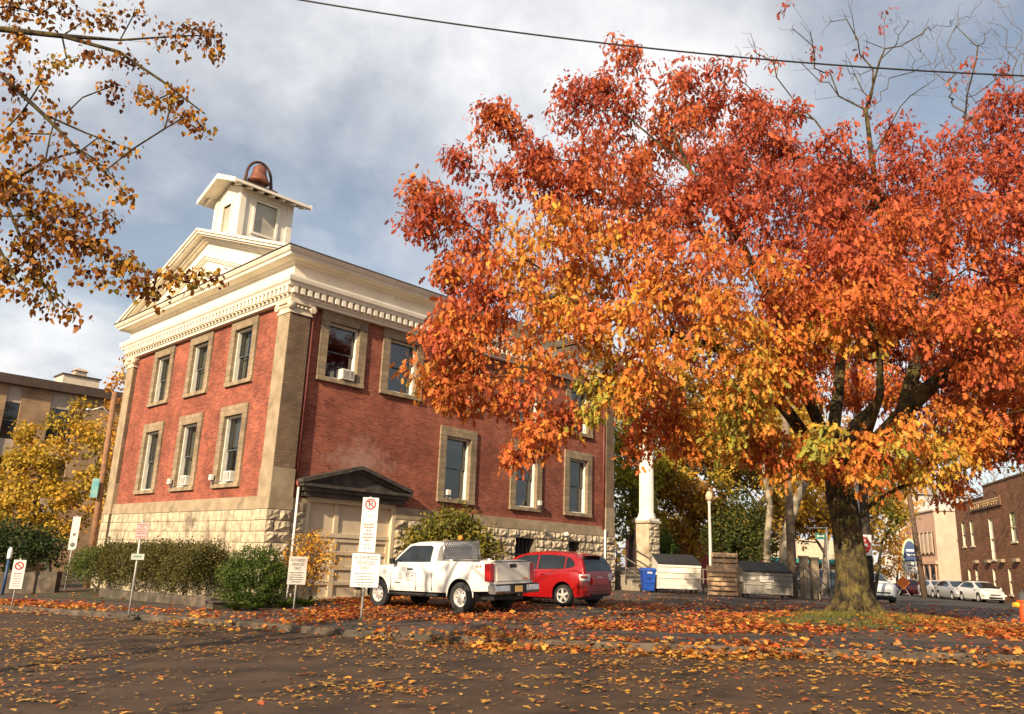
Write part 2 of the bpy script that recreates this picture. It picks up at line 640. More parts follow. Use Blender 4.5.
def leaves(name, pos, axis, nrm, size, col, tpl, mat, parent=None, origin=(0, 0, 0)):
    pos = np.asarray(pos) - np.asarray(origin)
    N, k = len(pos), len(tpl)
    ax = unit(np.asarray(axis))
    bt = unit(np.cross(nrm, ax))
    nn = np.cross(ax, bt)
    size = np.asarray(size).reshape(N, 1, 1)
    V = pos[:, None, :] + size * (tpl[None, :, 0:1] * ax[:, None, :] + tpl[None, :, 1:2] * bt[:, None, :] + tpl[None, :, 2:3] * nn[:, None, :])
    me = bpy.data.meshes.new(name)
    me.vertices.add(N * k)
    me.vertices.foreach_set('co', V.astype(np.float32).ravel())
    me.loops.add(N * k)
    me.loops.foreach_set('vertex_index', np.arange(N * k, dtype=np.int32))
    me.polygons.add(N)
    me.polygons.foreach_set('loop_start', np.arange(0, N * k, k, dtype=np.int32))
    me.polygons.foreach_set('loop_total', np.full(N, k, dtype=np.int32))
    me.update(calc_edges=True)
    ca = me.color_attributes.new('Col', 'FLOAT_COLOR', 'POINT')
    c4 = np.ones((N, k, 4), np.float32)
    c4[:, :, :3] = np.asarray(col)[:, None, :]
    ca.data.foreach_set('color', c4.ravel())
    me.materials.append(mat)
    o = bpy.data.objects.new(name, me)
    COL.objects.link(o)
    if parent is not None:
        o.parent = parent
    return o


def rnd_unit(n):
    return unit(RNG.normal(size=(n, 3)))


def palette(cols, t):
    """piecewise-linear colour by t in 0..1"""
    cols = np.asarray(cols, float)
    t = np.clip(t, 0, 1) * (len(cols) - 1)
    i = np.minimum(t.astype(int), len(cols) - 2)
    f = (t - i)[:, None]
    return cols[i] * (1 - f) + cols[i + 1] * f


def clump_leaves(centers, per, radius, size, droop=0.5, flat=0.8):
    """leaf positions/axes/normals around clump centres"""
    centers = np.asarray(centers)
    n = len(centers)
    idx = np.repeat(np.arange(n), per)
    N = len(idx)
    off = rnd_unit(N) * (RNG.random((N, 1)) ** 0.5) * np.asarray(radius)[idx][:, None] if hasattr(radius, '__len__') else rnd_unit(N) * (RNG.random((N, 1)) ** 0.5) * radius
    off[:, 2] *= flat
    pos = centers[idx] + off
    ax = rnd_unit(N) + unit(off) * 0.6 + np.array([0, 0, -droop * 1.6])
    nr = rnd_unit(N) + np.array([0, 0, 0.5]) + unit(off) * 0.7
    sz = size * RNG.uniform(0.65, 1.3, N)
    return idx, pos, ax, nr, sz


def branch_net(nodes, parents, targets, alpha=0.35, maxseg=0.9):
    """join target points to a seed skeleton, each to the cheapest node; returns nodes, parents and the node of every target"""
    P = [np.asarray(p, float) for p in nodes]
    par = list(parents)
    plen = []
    for i, p in enumerate(P):
        plen.append(0 if par[i] < 0 else plen[par[i]] + np.linalg.norm(p - P[par[i]]))
    targets = np.asarray(targets, float)
    root = P[-1] if len(P) < 4 else np.mean(P, axis=0)
    order = np.argsort(np.min(np.linalg.norm(targets[:, None] - np.array(P)[None], axis=2), axis=1))
    tnode = np.zeros(len(targets), int)
    start = 1 if len(P) > 1 else 0
    for t in order:
        q = targets[t]
        A = np.array(P)
        d = np.linalg.norm(A - q, axis=1)
        cost = d + alpha * np.array(plen)
        cost[:start] += 1e3
        j = int(np.argmin(cost))
        L = d[j]
        ns = max(1, int(L / maxseg))
        cur = j
        for k in range(1, ns + 1):
            f = k / ns
            p = P[j] * (1 - f) + q * f
            if k < ns:
                p = p + RNG.normal(size=3) * 0.05 * L + np.array([0, 0, 0.06 * L * math.sin(PI * f)])
            P.append(p)
            par.append(cur)
            plen.append(plen[cur] + L / ns)
            cur = len(P) - 1
        tnode[t] = cur
    return np.array(P), np.array(par), tnode


def branch_tubes(P, par, r_tip, r_root, expo=2.3, seed_r=None, mat=None, name='trunk', parent=None, origin=(0, 0, 0), sides=7, rmin_draw=0.0, rmax=None):
    n = len(P)
    ch = [[] for _ in range(n)]
    for i in range(n):
        if par[i] >= 0:
            ch[par[i]].append(i)
    acc = np.zeros(n)
    for i in range(n - 1, -1, -1):
        if not ch[i]:
            acc[i] = 1.0
        else:
            acc[i] = max(acc[i], 1e-9)
        if par[i] >= 0:
            acc[par[i]] += acc[i]
    r = r_tip * acc ** (1.0 / expo)
    k = r_root / r[0]
    # blend so tips stay thin
    r = r_tip + (r - r_tip) * (r_root - r_tip) / max(1e-6, (r[0] - r_tip))
    if rmax is not None:
        r = np.minimum(r, rmax)
    if seed_r is not None:
        for i, s in enumerate(seed_r):
            if s:
                r[i] = s
    mb = MB()
    o3 = np.asarray(origin)
    visited = np.zeros(n, bool)
    stack = [0]
    while stack:
        s = stack.pop()
        chain = [s]
        if par[s] >= 0:
            chain = [par[s], s]
        c = s
        while ch[c]:
            nx = max(ch[c], key=lambda q: acc[q])
            for q in ch[c]:
                if q != nx:
                    stack.append(q)
            chain.append(nx)
            c = nx
        rr = [r[i] for i in chain]
        if par[s] >= 0:
            rr[0] = min(r[par[s]], r[s] * 1.15)
        if max(rr) < rmin_draw or len(chain) < 2:
            continue
        sd = sides if max(rr) > 0.05 else 4
        mb.tube([P[i] - o3 for i in chain], rr, sd, cap=False)
    return mb.build(name, mat, parent, smooth=True)

# ================================================================ GROUND
def ground_mat():
    m = bpy.data.materials.new('lot_ground')
    m.use_nodes = True
    return m


M_LOT = nmat('lot_asphalt', (0.075, 0.060, 0.050), (0.040, 0.033, 0.028), scale=1.6, rough=0.85, bump=0.5, bscale=60, c3=(0.085, 0.050, 0.030), s3=0.7, lo3=.42, hi3=.62)
M_ROAD = nmat('road_asphalt', (0.074, 0.043, 0.025), (0.036, 0.022, 0.013), scale=1.3, rough=0.78, bump=0.6, bscale=150, detail=12.0, spec=0.3, c3=(0.092, 0.058, 0.036), s3=1.1, lo3=.5, hi3=.8, lo=.38, hi=.62)
M_WALK = nmat('walk_asphalt', (0.045, 0.038, 0.033), (0.028, 0.024, 0.021), scale=1.8, rough=0.8, bump=0.4, bscale=70)
M_KERB = nmat('kerb_concrete', (0.13, 0.10, 0.072), (0.05, 0.038, 0.027), scale=3.0, rough=0.9, bump=0.6, bscale=30, c3=(0.05, 0.045, 0.03), s3=1.3, lo3=.5, hi3=.65)
M_SIDE = nmat('side_street_asphalt', (0.055, 0.047, 0.042), (0.035, 0.030, 0.027), scale=1.2, rough=0.8, bump=0.3, bscale=60)
M_SOIL = nmat('planting_soil', (0.075, 0.055, 0.030), (0.030, 0.022, 0.014), scale=5.0, rough=0.95, bump=0.8, bscale=25, c3=(0.06, 0.075, 0.02), s3=2.0)
M_LINE = nmat('old_white_line', (0.42, 0.38, 0.32), (0.12, 0.1, 0.085), scale=7.0, rough=0.8, lo=.4, hi=.55)
M_CRACK = nmat('tar_seam', (0.012, 0.011, 0.010), (0.008, 0.008, 0.008), scale=5.0, rough=0.5)


def sheet(name, xs, vs, zf, mat, yf=None):
    """grid sheet; x columns, v rows measured from the kerb line"""
    mb = MB()
    rows = []
    for v in vs:
        rows.append([(x, kerb_y(x) + v, zf(x, kerb_y(x) + v)) for x in xs])
    mb.grid(rows)
    o = mb.build(name, mat, smooth=True)
    return tag(o, kind='structure')


gx = list(np.concatenate([[-900, -500, -300, -180, -110, -80], np.arange(-60, 60.1, 0.75), [80, 110, 180, 300, 500, 900]]))
sheet('ground', gx, list(np.concatenate([np.arange(0, 12, 0.4), np.arange(12, 60, 1.5), [70, 90, 130, 200, 350, 700, 1500]])), lambda x, y: G(x, y), M_LOT)
sheet('road', gx, list(np.concatenate([np.arange(-26, 0.05, 0.75), [0.1]])), lambda x, y: road_z(x, y), M_ROAD)
sheet('far_pavement', gx, [-600, -200, -80, -50, -40, -33, -29, -26.001], lambda x, y: road_z(x, y) + 0.1, M_WALK)
# footpath strip between the kerb and the planting strip on the right
wx = [x for x in np.arange(1.0, 30, 0.5)]
sheet('footpath', wx, [0.32, 0.7, 1.1, 1.5, 1.85], lambda x, y: G(x, y) + 0.004, M_WALK)
# kerb
mb = MB()
rows = []
for x in np.arange(-45, 40, 0.5):
    y = kerb_y(x)
    z1 = G(x, y) + 0.012
    z0 = road_z(x, y) - 0.05
    rows.append([(x, y - 0.02, z0), (x, y - 0.012, z1 - 0.02), (x, y + 0.01, z1), (x, y + 0.17, z1), (x, y + 0.175, z1 - 0.05)])
mb.grid(rows)
tag(mb.build('kerb', M_KERB, smooth=False), kind='structure')


def flat_poly(name, pts, dz, mat, zf=G, step=0.7):
    """polygon draped on the ground"""
    import bmesh
    bm = bmesh.new()
    vs = [bm.verts.new((p[0], p[1], 0)) for p in pts]
    bm.faces.new(vs)
    xs = [p[0] for p in pts]; ys = [p[1] for p in pts]
    for ax, lo, hi in ((0, min(xs), max(xs)), (1, min(ys), max(ys))):
        for c in np.arange(lo + step, hi, step):
            g = bm.verts[:] + bm.edges[:] + bm.faces[:]
            co = (c, 0, 0) if ax == 0 else (0, c, 0)
            no = (1, 0, 0) if ax == 0 else (0, 1, 0)
            bmesh.ops.bisect_plane(bm, geom=g, plane_co=co, plane_no=no)
    for v in bm.verts:
        v.co.z = zf(v.co.x, v.co.y) + dz
    me = bpy.data.meshes.new(name)
    bm.to_mesh(me); bm.free()
    me.polygons.foreach_set('use_smooth', [True] * len(me.polygons))
    me.materials.append(mat)
    o = bpy.data.objects.new(name, me)
    COL.objects.link(o)
    return tag(o, kind='structure')


flat_poly('side_street', [(10.6, 15.2), (12.6, 21.5), (16.2, 30), (21, 42), (28, 60), (37, 86), (47, 86), (44, 70), (36, 52), (27, 33), (21, 22), (17.5, 14.2)], 0.006, M_SIDE)
# planting mound round the oak
mnd = [(8.0 + 3.4 * math.cos(a), 18.25 + 1.75 * math.sin(a)) for a in np.linspace(0, 2 * PI, 28, endpoint=False)]
flat_poly('planting_mound', mnd, 0.008, M_SOIL, step=0.4)
# soil bed in front of the courthouse (hedge bed)
bed = [(-17.2, 29.6), (-8.1, 23.75), (-6.0, 24.3), (-4.9, 26.2), (-6.9, 25.6), (-16.3, 34.5)]
flat_poly('hedge_bed', bed, 0.010, M_SOIL)
# parking-bay lines, worn
for k, (x, y) in enumerate([(0.4, 21.2), (-2.9, 20.8)]):
    d = np.array([-0.711, 0.703]); n = np.array([0.703, 0.711])
    p = np.array([x, y])
    flat_poly('bay_line', [tuple(p), tuple(p + n * 0.1), tuple(p + n * 0.1 + d * 4.6), tuple(p + d * 4.6)], 0.005, M_LINE)
p = np.array([-5.6, 21.4]); q = np.array([-1.6, 20.4])
flat_poly('bay_line', [tuple(p), tuple(q), tuple(q + np.array([.03, .12])), tuple(p + np.array([.03, .12]))], 0.005, M_LINE)
# tar seams and cracks in the road, with a small pothole
rs = random.Random(4)
def seam(p, q, w=0.03, wob=0.06):
    mb = MB()
    n = 26
    L, R_ = [], []
    dx, dy = q[0] - p[0], q[1] - p[1]
    ln = math.hypot(dx, dy)
    nx, ny = -dy / ln, dx / ln
    o = 0
    for i in range(n + 1):
        f = i / n
        o = o * 0.8 + rs.uniform(-wob, wob)
        x, y = p[0] + dx * f + nx * o, p[1] + dy * f + ny * o
        ww = w * rs.uniform(0.4, 1.2)
        z = 0.005
        L.append((x + nx * ww, y + ny * ww, road_z(x + nx * ww, y + ny * ww) + z))
        R_.append((x - nx * ww, y - ny * ww, road_z(x - nx * ww, y - ny * ww) + z))
    mb.grid([L, R_])
    return tag(mb.build('tar_seam', M_CRACK), kind='structure')


def rp(px, py):
    """road point under a pixel"""
    v = cF * FOC + cR * (px - 512.0) + cU * (357.0 - py)
    for Y in np.arange(4, 120, 0.02):
        P = EYE + v * (Y / v[1])
        if P[2] <= surf_z(P[0], P[1]):
            return P
    return P


for a_, b_ in (((-5, 688), (105, 678)), ((125, 668), (-5, 673)), ((110, 678), (124, 668)), ((170, 707), (290, 695)), ((300, 690), (420, 676))):
    seam(rp(*a_), rp(*b_))
c0 = rp(112, 672)
mb = MB()
pts = []
for k in range(14):
    a = 2 * PI * k / 14
    rr = rs.uniform(0.18, 0.34)
    x, y = c0[0] + rr * math.cos(a) * 1.3, c0[1] + rr * math.sin(a) * 0.9
    pts.append((x, y, road_z(x, y) + 0.004))
mb.poly(pts)
tag(mb.build('pothole', M_CRACK), kind='structure')

# ================================================================ COURTHOUSE
TH = 0.7914
OX, OY = -7.3729, 25.3
A2 = np.array([math.cos(TH), math.sin(TH)])
B2 = np.array([-math.sin(TH), math.cos(TH)])
S_LEN, T_LEN = 17.65, 13.82


def bw(s, t, z=0.0):
    """courthouse coordinates to the world"""
    p = np.array([OX, OY]) + s * A2 + t * B2
    return np.array([p[0], p[1], z])


M_BRICK = brick_mat('red_brick', (0.375, 0.096, 0.052), (0.215, 0.046, 0.029), (0.27, 0.15, 0.105), stain=(0.115, 0.036, 0.026), patch=(0.46, 0.33, 0.27), patch_at=(3.4, 4.9, 2.2, 1.3))
M_TANBRICK = brick_mat('tan_pilaster_brick', (0.25, 0.175, 0.11), (0.18, 0.125, 0.08), (0.14, 0.10, 0.065), bw=0.24, bh=0.085, stain=(0.075, 0.06, 0.045))
M_STONE = nmat('dressed_stone', (0.36, 0.285, 0.185), (0.25, 0.19, 0.12), scale=2.2, rough=0.9, bump=0.35, bscale=28, c3=(0.10, 0.08, 0.055), s3=0.9, lo3=.58, hi3=.78)
M_SURR = brick_mat('window_stone', (0.34, 0.265, 0.17), (0.25, 0.19, 0.12), (0.19, 0.145, 0.095), bw=.42, bh=.21, msize=.008, stain=(.11, .085, .06))
M_ROCK = nmat('rockfaced_stone', (0.54, 0.455, 0.32), (0.38, 0.31, 0.21), scale=4.0, rough=0.92, bump=0.5, bscale=18, c3=(0.13, 0.10, 0.07), s3=0.8, lo3=.50, hi3=.70)
M_CREAM = nmat('cream_paint', (0.80, 0.735, 0.60), (0.70, 0.63, 0.50), scale=1.4, rough=0.6, bump=0.08, c3=(0.5, 0.41, 0.3), s3=1.8, lo3=.6, hi3=.8)
M_CREAM2 = nmat('cream_paint_weathered', (0.70, 0.61, 0.46), (0.55, 0.46, 0.33), scale=1.2, rough=0.65, bump=0.1)
M_ROOF = nmat('dark_roofing', (0.07, 0.06, 0.055), (0.045, 0.04, 0.036), scale=4.0, rough=0.85, bump=0.3)
M_BEIGE = nmat('beige_door_paint', (0.60, 0.495, 0.345), (0.52, 0.42, 0.29), scale=1.3, rough=0.55, bump=0.05, c3=(0.26, 0.20, 0.13), s3=1.1, lo3=.6, hi3=.8)
M_DARKTRIM = nmat('old_dark_trim', (0.075, 0.062, 0.05), (0.035, 0.03, 0.026), scale=3.0, rough=0.75, bump=0.3, c3=(0.16, 0.14, 0.11), s3=4.0, lo3=.6, hi3=.72)
M_SASH = nmat('sash_grey', (0.10, 0.105, 0.11), (0.06, 0.062, 0.066), scale=5.0, rough=0.5)
M_JAMB = nmat('jamb_white', (0.72, 0.68, 0.58), (0.60, 0.56, 0.47), scale=3.0, rough=0.6)
M_GLASS = glass_mat('window_glass', (0.42, 0.46, 0.48), 0.13, 0.03)
M_CURTAIN = nmat('pale_curtain', (0.50, 0.46, 0.36), (0.38, 0.34, 0.26), scale=8.0, rough=0.9)
M_BLIND = nmat('grey_blind', (0.36, 0.34, 0.30), (0.28, 0.26, 0.23), scale=8.0, rough=0.9)
M_DARK = nmat('dark_void', (0.012, 0.011, 0.010), (0.008, 0.008, 0.008), scale=3.0, rough=0.9)
M_PIPE_R = nmat('red_downpipe', (0.20, 0.05, 0.035), (0.13, 0.035, 0.025), scale=4.0, rough=0.5)
M_PIPE_W = nmat('white_downpipe', (0.78, 0.74, 0.68), (0.6, 0.56, 0.5), scale=4.0, rough=0.5)
M_FOUND = nmat('rock_joint', (0.22, 0.18, 0.125), (0.14, 0.11, 0.08), scale=4.0, rough=0.95)

CH = thing('courthouse', 'two storey red brick courthouse with a cream pediment, square cupola and rock faced stone base', 'building', (OX, OY, 0), TH)

Z_BELT, Z_BRICK, Z_CAP, Z_ENT = 3.06, 3.48, 9.46, 9.90
WALL = 0.17
LOW, UP = (3.83, 6.71), (7.44, 9.90)
LWIN = [(2.36 + i * 3.4246, 1.957) for i in range(3)]
RWIN = [(s, 1.917) for s in (1.278, 3.918, 6.913, 10.809, 14.212)]
RLOW = [6.913, 10.809, 14.212]
GAR = (1.38, 5.00)


def wall_holes(mb, u0, u1, z0, z1, holes, fn, step=0):
    us = sorted({u0, u1, *[h[0] for h in holes], *[h[1] for h in holes]})
    zs = sorted({z0, z1, *[h[2] for h in holes], *[h[3] for h in holes]})
    us = [u for u in us if u0 <= u <= u1]; zs = [z for z in zs if z0 <= z <= z1]
    for i in range(len(us) - 1):
        for j in range(len(zs) - 1):
            cu, cz = (us[i] + us[i + 1]) / 2, (zs[j] + zs[j + 1]) / 2
            if any(h[0] < cu < h[1] and h[2] < cz < h[3] for h in holes):
                continue
            mb.quad(fn(us[i], 0, zs[j]), fn(us[i + 1], 0, zs[j]), fn(us[i + 1], 0, zs[j + 1]), fn(us[i], 0, zs[j + 1]))


fR = lambda u, y, z: (u, WALL + y, z)              # right-hand facade, u = s
fL = lambda u, y, z: (WALL + y, T_LEN - u, z)       # left-hand facade, u = T_LEN - t
IN = 0.06
holesR = [(s + IN, s + w - IN, UP[0] + IN, UP[1] - IN) for s, w in RWIN] + [(s + IN, s + 1.917 - IN, LOW[0] + IN, LOW[1] - IN) for s in RLOW] + [(GAR[0], GAR[1], 3.0, 3.60)]
holesL = [(T_LEN - t - w + IN, T_LEN - t - IN, z[0] + IN, z[1] - IN) for t, w in LWIN for z in (LOW, UP)]
mb = MB()
wall_holes(mb, WALL, S_LEN - .02, 3.2, 10.6, holesR, fR)
wall_holes(mb, .02, T_LEN - WALL, 3.2, 10.6, holesL, fL)
mb.quad((S_LEN - .1, WALL, 0.2), (S_LEN - .1, T_LEN - .1, 0.2), (S_LEN - .1, T_LEN - .1, 10.6), (S_LEN - .1, WALL, 10.6))
mb.quad((WALL, T_LEN - .1, 0), (S_LEN - .1, T_LEN - .1, 0), (S_LEN - .1, T_LEN - .1, 10.6), (WALL, T_LEN - .1, 10.6))
mb.build('wall', M_BRICK, CH)

# floors inside so that one storey cannot be seen from the other
mb = MB()
mb.box(0.4, 0.6, 7.02, S_LEN - .3, T_LEN - .3, 7.12)
mb.box(0.4, 5.5, 0.5, S_LEN - .3, 5.6, 10.2)
mb.box(4.6, 0.6, 3.2, 4.7, T_LEN - .3, 10.2)
mb.build('inner_partition', nmat('interior_plaster', (0.16, 0.14, 0.11), (0.12, 0.1, 0.08), scale=2), CH)

# --- rock-faced base
rr_ = random.Random(9)
def rock_wall(mb, mj, u0, u1, z0, z1, holes, fn, bulge=0.055, ch=0.345):
    nz = max(1, round((z1 - z0) / ch))
    hz = (z1 - z0) / nz
    for j in range(nz):
        u = u0
        za, zb = z0 + j * hz, z0 + (j + 1) * hz
        first = True
        while u < u1 - 0.02:
            w = rr_.uniform(0.38, 0.72)
            if first and j % 2:
                w *= 0.5
            first = False
            ue = min(u + w, u1)
            if u1 - ue < 0.25:
                ue = u1
            segs = [(u, ue)]
            for h in holes:
                if h[2] < (za + zb) / 2 < h[3]:
                    ns = []
                    for a, b in segs:
                        if b <= h[0] or a >= h[1]:
                            ns.append((a, b))
                        else:
                            if a < h[0] - .05: ns.append((a, h[0]))
                            if b > h[1] + .05: ns.append((h[1], b))
                    segs = ns
            for a, b in segs:
                g = 0.012
                nu = max(3, int((b - a) / 0.10)); nv = 4
                rows = []
                tilt = rr_.uniform(-.015, .015)
                for v in range(nv + 1):
                    row = []
                    for k in range(nu + 1):
                        uu = a + g + (b - a - 2 * g) * k / nu
                        zz = za + g + (zb - za - 2 * g) * v / nv
                        edge = k in (0, nu) or v in (0, nv)
                        d = 0.0 if edge else -(bulge * rr_.choice((.2, .6, .9, 1.1, 1.6)) * rr_.uniform(.6, 1.2)) + tilt
                        if not edge:
                            uu += rr_.uniform(-.025, .025); zz += rr_.uniform(-.02, .02)
                        row.append(fn(uu, d, zz))
                    rows.append(row)
                mb.grid(rows)
            u = ue
    wall_holes(mj, u0, u1, z0, z1, holes, lambda a, y, z: fn(a, 0.012, z))


BH = [(11.15, 12.35, 1.55, 2.80), (14.50, 15.30, 1.9, 2.80), (GAR[0], GAR[1], -1, 4)]
mj = MB()
BASES = []
def rock_part(*a, **k):
    m_ = MB()
    rock_wall(m_, mj, *a, **k)
    BASES.append(m_.build('stone_base', M_ROCK, CH))


rock_part(.80, GAR[0], 0.0, Z_BELT, [], lambda u, y, z: (u, 0.06 + y, z))
rock_part(GAR[1], 17.0, 0.0, Z_BELT, BH[:2], lambda u, y, z: (u, 0.06 + y, z))
rock_part(-.05, .80, 0.0, Z_BELT, [], lambda u, y, z: (u, -0.04 + y, z), bulge=0.05)
rock_part(17.0, S_LEN + .05, 0.0, Z_BELT, [], lambda u, y, z: (u, -0.04 + y, z))
rock_part(-.04, .78, -0.4, Z_BELT, [], lambda u, y, z: (-0.04 + y, T_LEN + .03 - u, z), bulge=0.018)
rock_part(.78, T_LEN - .72, -0.4, Z_BELT, [], lambda u, y, z: (0.06 + y, T_LEN + .03 - u, z), bulge=0.020)
rock_part(T_LEN - .72, T_LEN + .07, -0.4, Z_BELT, [], lambda u, y, z: (-0.04 + y, T_LEN + .03 - u, z), bulge=0.018)
mj.box(-.028, -.028, 0, .79, .74, 3.05); mj.box(-.028, T_LEN - .74, -.4, .6, T_LEN + .02, 3.05); mj.box(17.01, -.028, 0, S_LEN + .04, .7, 3.05)
# basement window reveals
for h in BH[:2]:
    mj.box(h[0] - .02, 0.05, h[2], h[0] + .02, 0.45, h[3]); mj.box(h[1] - .02, 0.05, h[2], h[1] + .02, 0.45, h[3])
    mj.box(h[0], 0.05, h[3] - .02, h[1], 0.45, h[3] + .02)
mb = MB()
mj.build('base_joint', M_FOUND, BASES[0])
# smooth splayed reveals beside the basement openings
for h in BH[:2]:
    bwn = MB()
    bwn.box(h[0] + .02, 0.40, h[2], h[1] - .02, 0.43, h[3])
    o = bwn.build('basement_window', M_DARK, CH)
    g = MB()
    n = 5
    for k in range(1, n):
        x = h[0] + (h[1] - h[0]) * k / n
        g.box(x - .012, 0.30, h[2], x + .012, 0.325, h[3])
    g.box(h[0], 0.30, h[2] + .5, h[1], 0.32, h[2] + .54)
    g.build('window_bar', nmat('iron_bar', (0.10, 0.09, 0.08), (0.05, 0.045, 0.04), scale=9, rough=.6), o)

# --- belt course
mb = MB()
def belt(z0, z1, off, mb):
    mb.box(.80, WALL - .1 - off, z0, 17.0, WALL + .1, z1)
    mb.box(WALL - .1 - off, .77, z0, WALL + .1, T_LEN - .77, z1)
mb.box(.80, .045, Z_BELT, GAR[0], .30, Z_BRICK - .16)
mb.box(GAR[1], .045, Z_BELT, 17.0, .30, Z_BRICK - .16)
mb.box(.80, .085, Z_BRICK - .16, GAR[0], .30, Z_BRICK)
mb.box(GAR[1], .085, Z_BRICK - .16, 17.0, .30, Z_BRICK)
mb.box(.045, .77, Z_BELT, .30, T_LEN - .75, Z_BRICK - .16)
mb.box(.085, .77, Z_BRICK - .16, .30, T_LEN - .75, Z_BRICK)
mb.build('belt_course', M_STONE, CH, bevel=0.012)

# --- corner pilasters: dressed stone shaft, tan brick on the long side
def pilaster(x0, y0, x1, y1, brick_first):
    mb = MB()
    mb.box(x0, y0, Z_BELT + .002, x1, y1, Z_CAP)
    p = mb.build('pilaster', [M_TANBRICK], CH, bevel=0.008)
    b = MB()
    b.box(x0 - .045, y0 - .045, Z_BELT + .002, x1 + .045, y1 + .045, 3.42)
    b.box(x0 - .025, y0 - .025, 3.42, x1 + .025, y1 + .025, 4.35)
    b.build('pilaster_base', M_STONE, p, bevel=0.01)
    c = MB()
    c.box(x0 - .02, y0 - .02, Z_CAP, x1 + .02, y1 + .02, Z_ENT + .02)
    c.box(x0 - .10, y0 - .10, Z_ENT - .11, x1 + .10, y1 + .10, Z_ENT + .06)
    c.box(x0 - .045, y0 - .045, Z_CAP + .00, x1 + .045, y1 + .045, Z_CAP + .055)
    # volutes at the corners and a carved band between
    for vx in (x0 - .03, x1 + .03):
        c.lathe([(.0, -.06), (.115, -.06), (.13, 0), (.115, .06), (.0, .06)], (vx, y0 - .05, Z_ENT - .2), 12, axis='y', cap=False)
        c.lathe([(.05, -.09), (.04, -.10)], (vx, y0 - .05, Z_ENT - .2), 10, axis='y')
    for vy in (y0 - .03, y1 + .03):
        c.lathe([(.0, -.06), (.115, -.06), (.13, 0), (.115, .06), (.0, .06)], (x0 - .05, vy, Z_ENT - .2), 12, axis='x', cap=False)
        c.lathe([(.05, -.09), (.04, -.10)], (x0 - .05, vy, Z_ENT - .2), 10, axis='x')
    for k in range(5):
        f = (k + .5) / 5
        c.lathe([(.0, -.045), (.055, -.03), (.06, .02), (.0, .05)], (x0 + (x1 - x0) * f, y0 - .035, Z_ENT - .2), 8, cap=False)
        c.lathe([(.0, -.045), (.055, -.03), (.06, .02), (.0, .05)], (x0 - .035, y0 + (y1 - y0) * f, Z_ENT - .2), 8, cap=False)
    c.build('capital', M_CREAM2, p, bevel=0.008)
    return p


pilaster(0, 0, .777, .75, True)
pilaster(0, T_LEN - .75, .6, T_LEN, True)
pilaster(17.05, 0, S_LEN, .75, True)
# pale stone face on the gable side of the pilasters (proud of the brick core)
for t0, t1 in ((.004, .746), (T_LEN - .746, T_LEN - .004)):
    mb = MB()
    mb.box(-.012, t0, 4.352, .12, t1, Z_CAP - .002)
    mb.build('pilaster_facing', M_STONE, CH, bevel=0.006)

# --- windows
def window_mesh(w, h, shade, dark_frame):
    """window seen from outside: u right, y inward, z up, origin at the bottom left of the stone surround"""
    sw, top, sill = .325, .36, .15
    d0, d1 = -.075, .30
    mb = MB()
    mb.box(0, d0, sill, sw, d1, h - top)
    mb.box(w - sw, d0, sill, w, d1, h - top)
    mb.box(0, d0, h - top, w, d1, h)
    mb.box(0, d0 - .03, 0, w, d1, sill)
    fr = mb.build('window', M_SURR, None, bevel=0.008)
    x0, x1, z0, z1 = sw + .002, w - sw - .002, sill + .002, h - top - .002
    j = MB()
    j.box(x0, .06, z0, x0 + .055, .32, z1); j.box(x1 - .055, .06, z0, x1, .32, z1)
    j.box(x0 + .055, .06, z1 - .06, x1 - .055, .32, z1); j.box(x0 + .055, .02, z0, x1 - .055, .32, z0 + .045)
    j.build('jamb', M_JAMB, fr, bevel=0.004)
    a0, a1, b0, b1 = x0 + .057, x1 - .057, z0 + .047, z1 - .062
    mid = (b0 + b1) / 2
    s = MB()
    fw = .042
    for (zb, zt, yy) in ((mid - .02, b1, .17), (b0, mid + .02, .215)):
        s.box(a0, yy, zb, a0 + fw, yy + .04, zt); s.box(a1 - fw, yy, zb, a1, yy + .04, zt)
        s.box(a0 + fw, yy, zt - fw, a1 - fw, yy + .04, zt); s.box(a0 + fw, yy, zb, a1 - fw, yy + .04, zb + fw)
    s.build('sash', M_SASH if dark_frame else M_JAMB, fr)
    g = MB()
    g.quad((a0 + fw, .19, mid), (a1 - fw, .19, mid), (a1 - fw, .19, b1 - fw), (a0 + fw, .19, b1 - fw))
    g.quad((a0 + fw, .235, b0 + fw), (a1 - fw, .235, b0 + fw), (a1 - fw, .235, mid - .02), (a0 + fw, .235, mid - .02))
    g.build('pane', M_GLASS, fr)
    if shade:
        c = MB()
        kind, fr_ = shade
        if kind == 'curtain':
            for side, wd in ((0, fr_), (1, fr_ * .7)):
                n = 10
                xa, xb = (a0, a0 + wd) if side == 0 else (a1 - wd, a1)
                rows = [[(xa + (xb - xa) * k / n, .36 + .025 * (k % 2), z) for k in range(n + 1)] for z in (b0, b1)]
                c.grid(rows)
            c.build('curtain', M_CURTAIN, fr)
        else:
            z = b1
            while z > b1 - (b1 - b0) * fr_:
                c.quad((a0, .33, z), (a1, .33, z), (a1, .345, z - .042), (a0, .345, z - .042))
                z -= .045
            c.build('blind', M_BLIND, fr)
    return fr


def place(fr, loc, rz, first):
    o = fr if first else copy_tree(fr)
    o.parent = CH
    o.location = loc
    o.rotation_euler = (0, 0, rz)
    return o


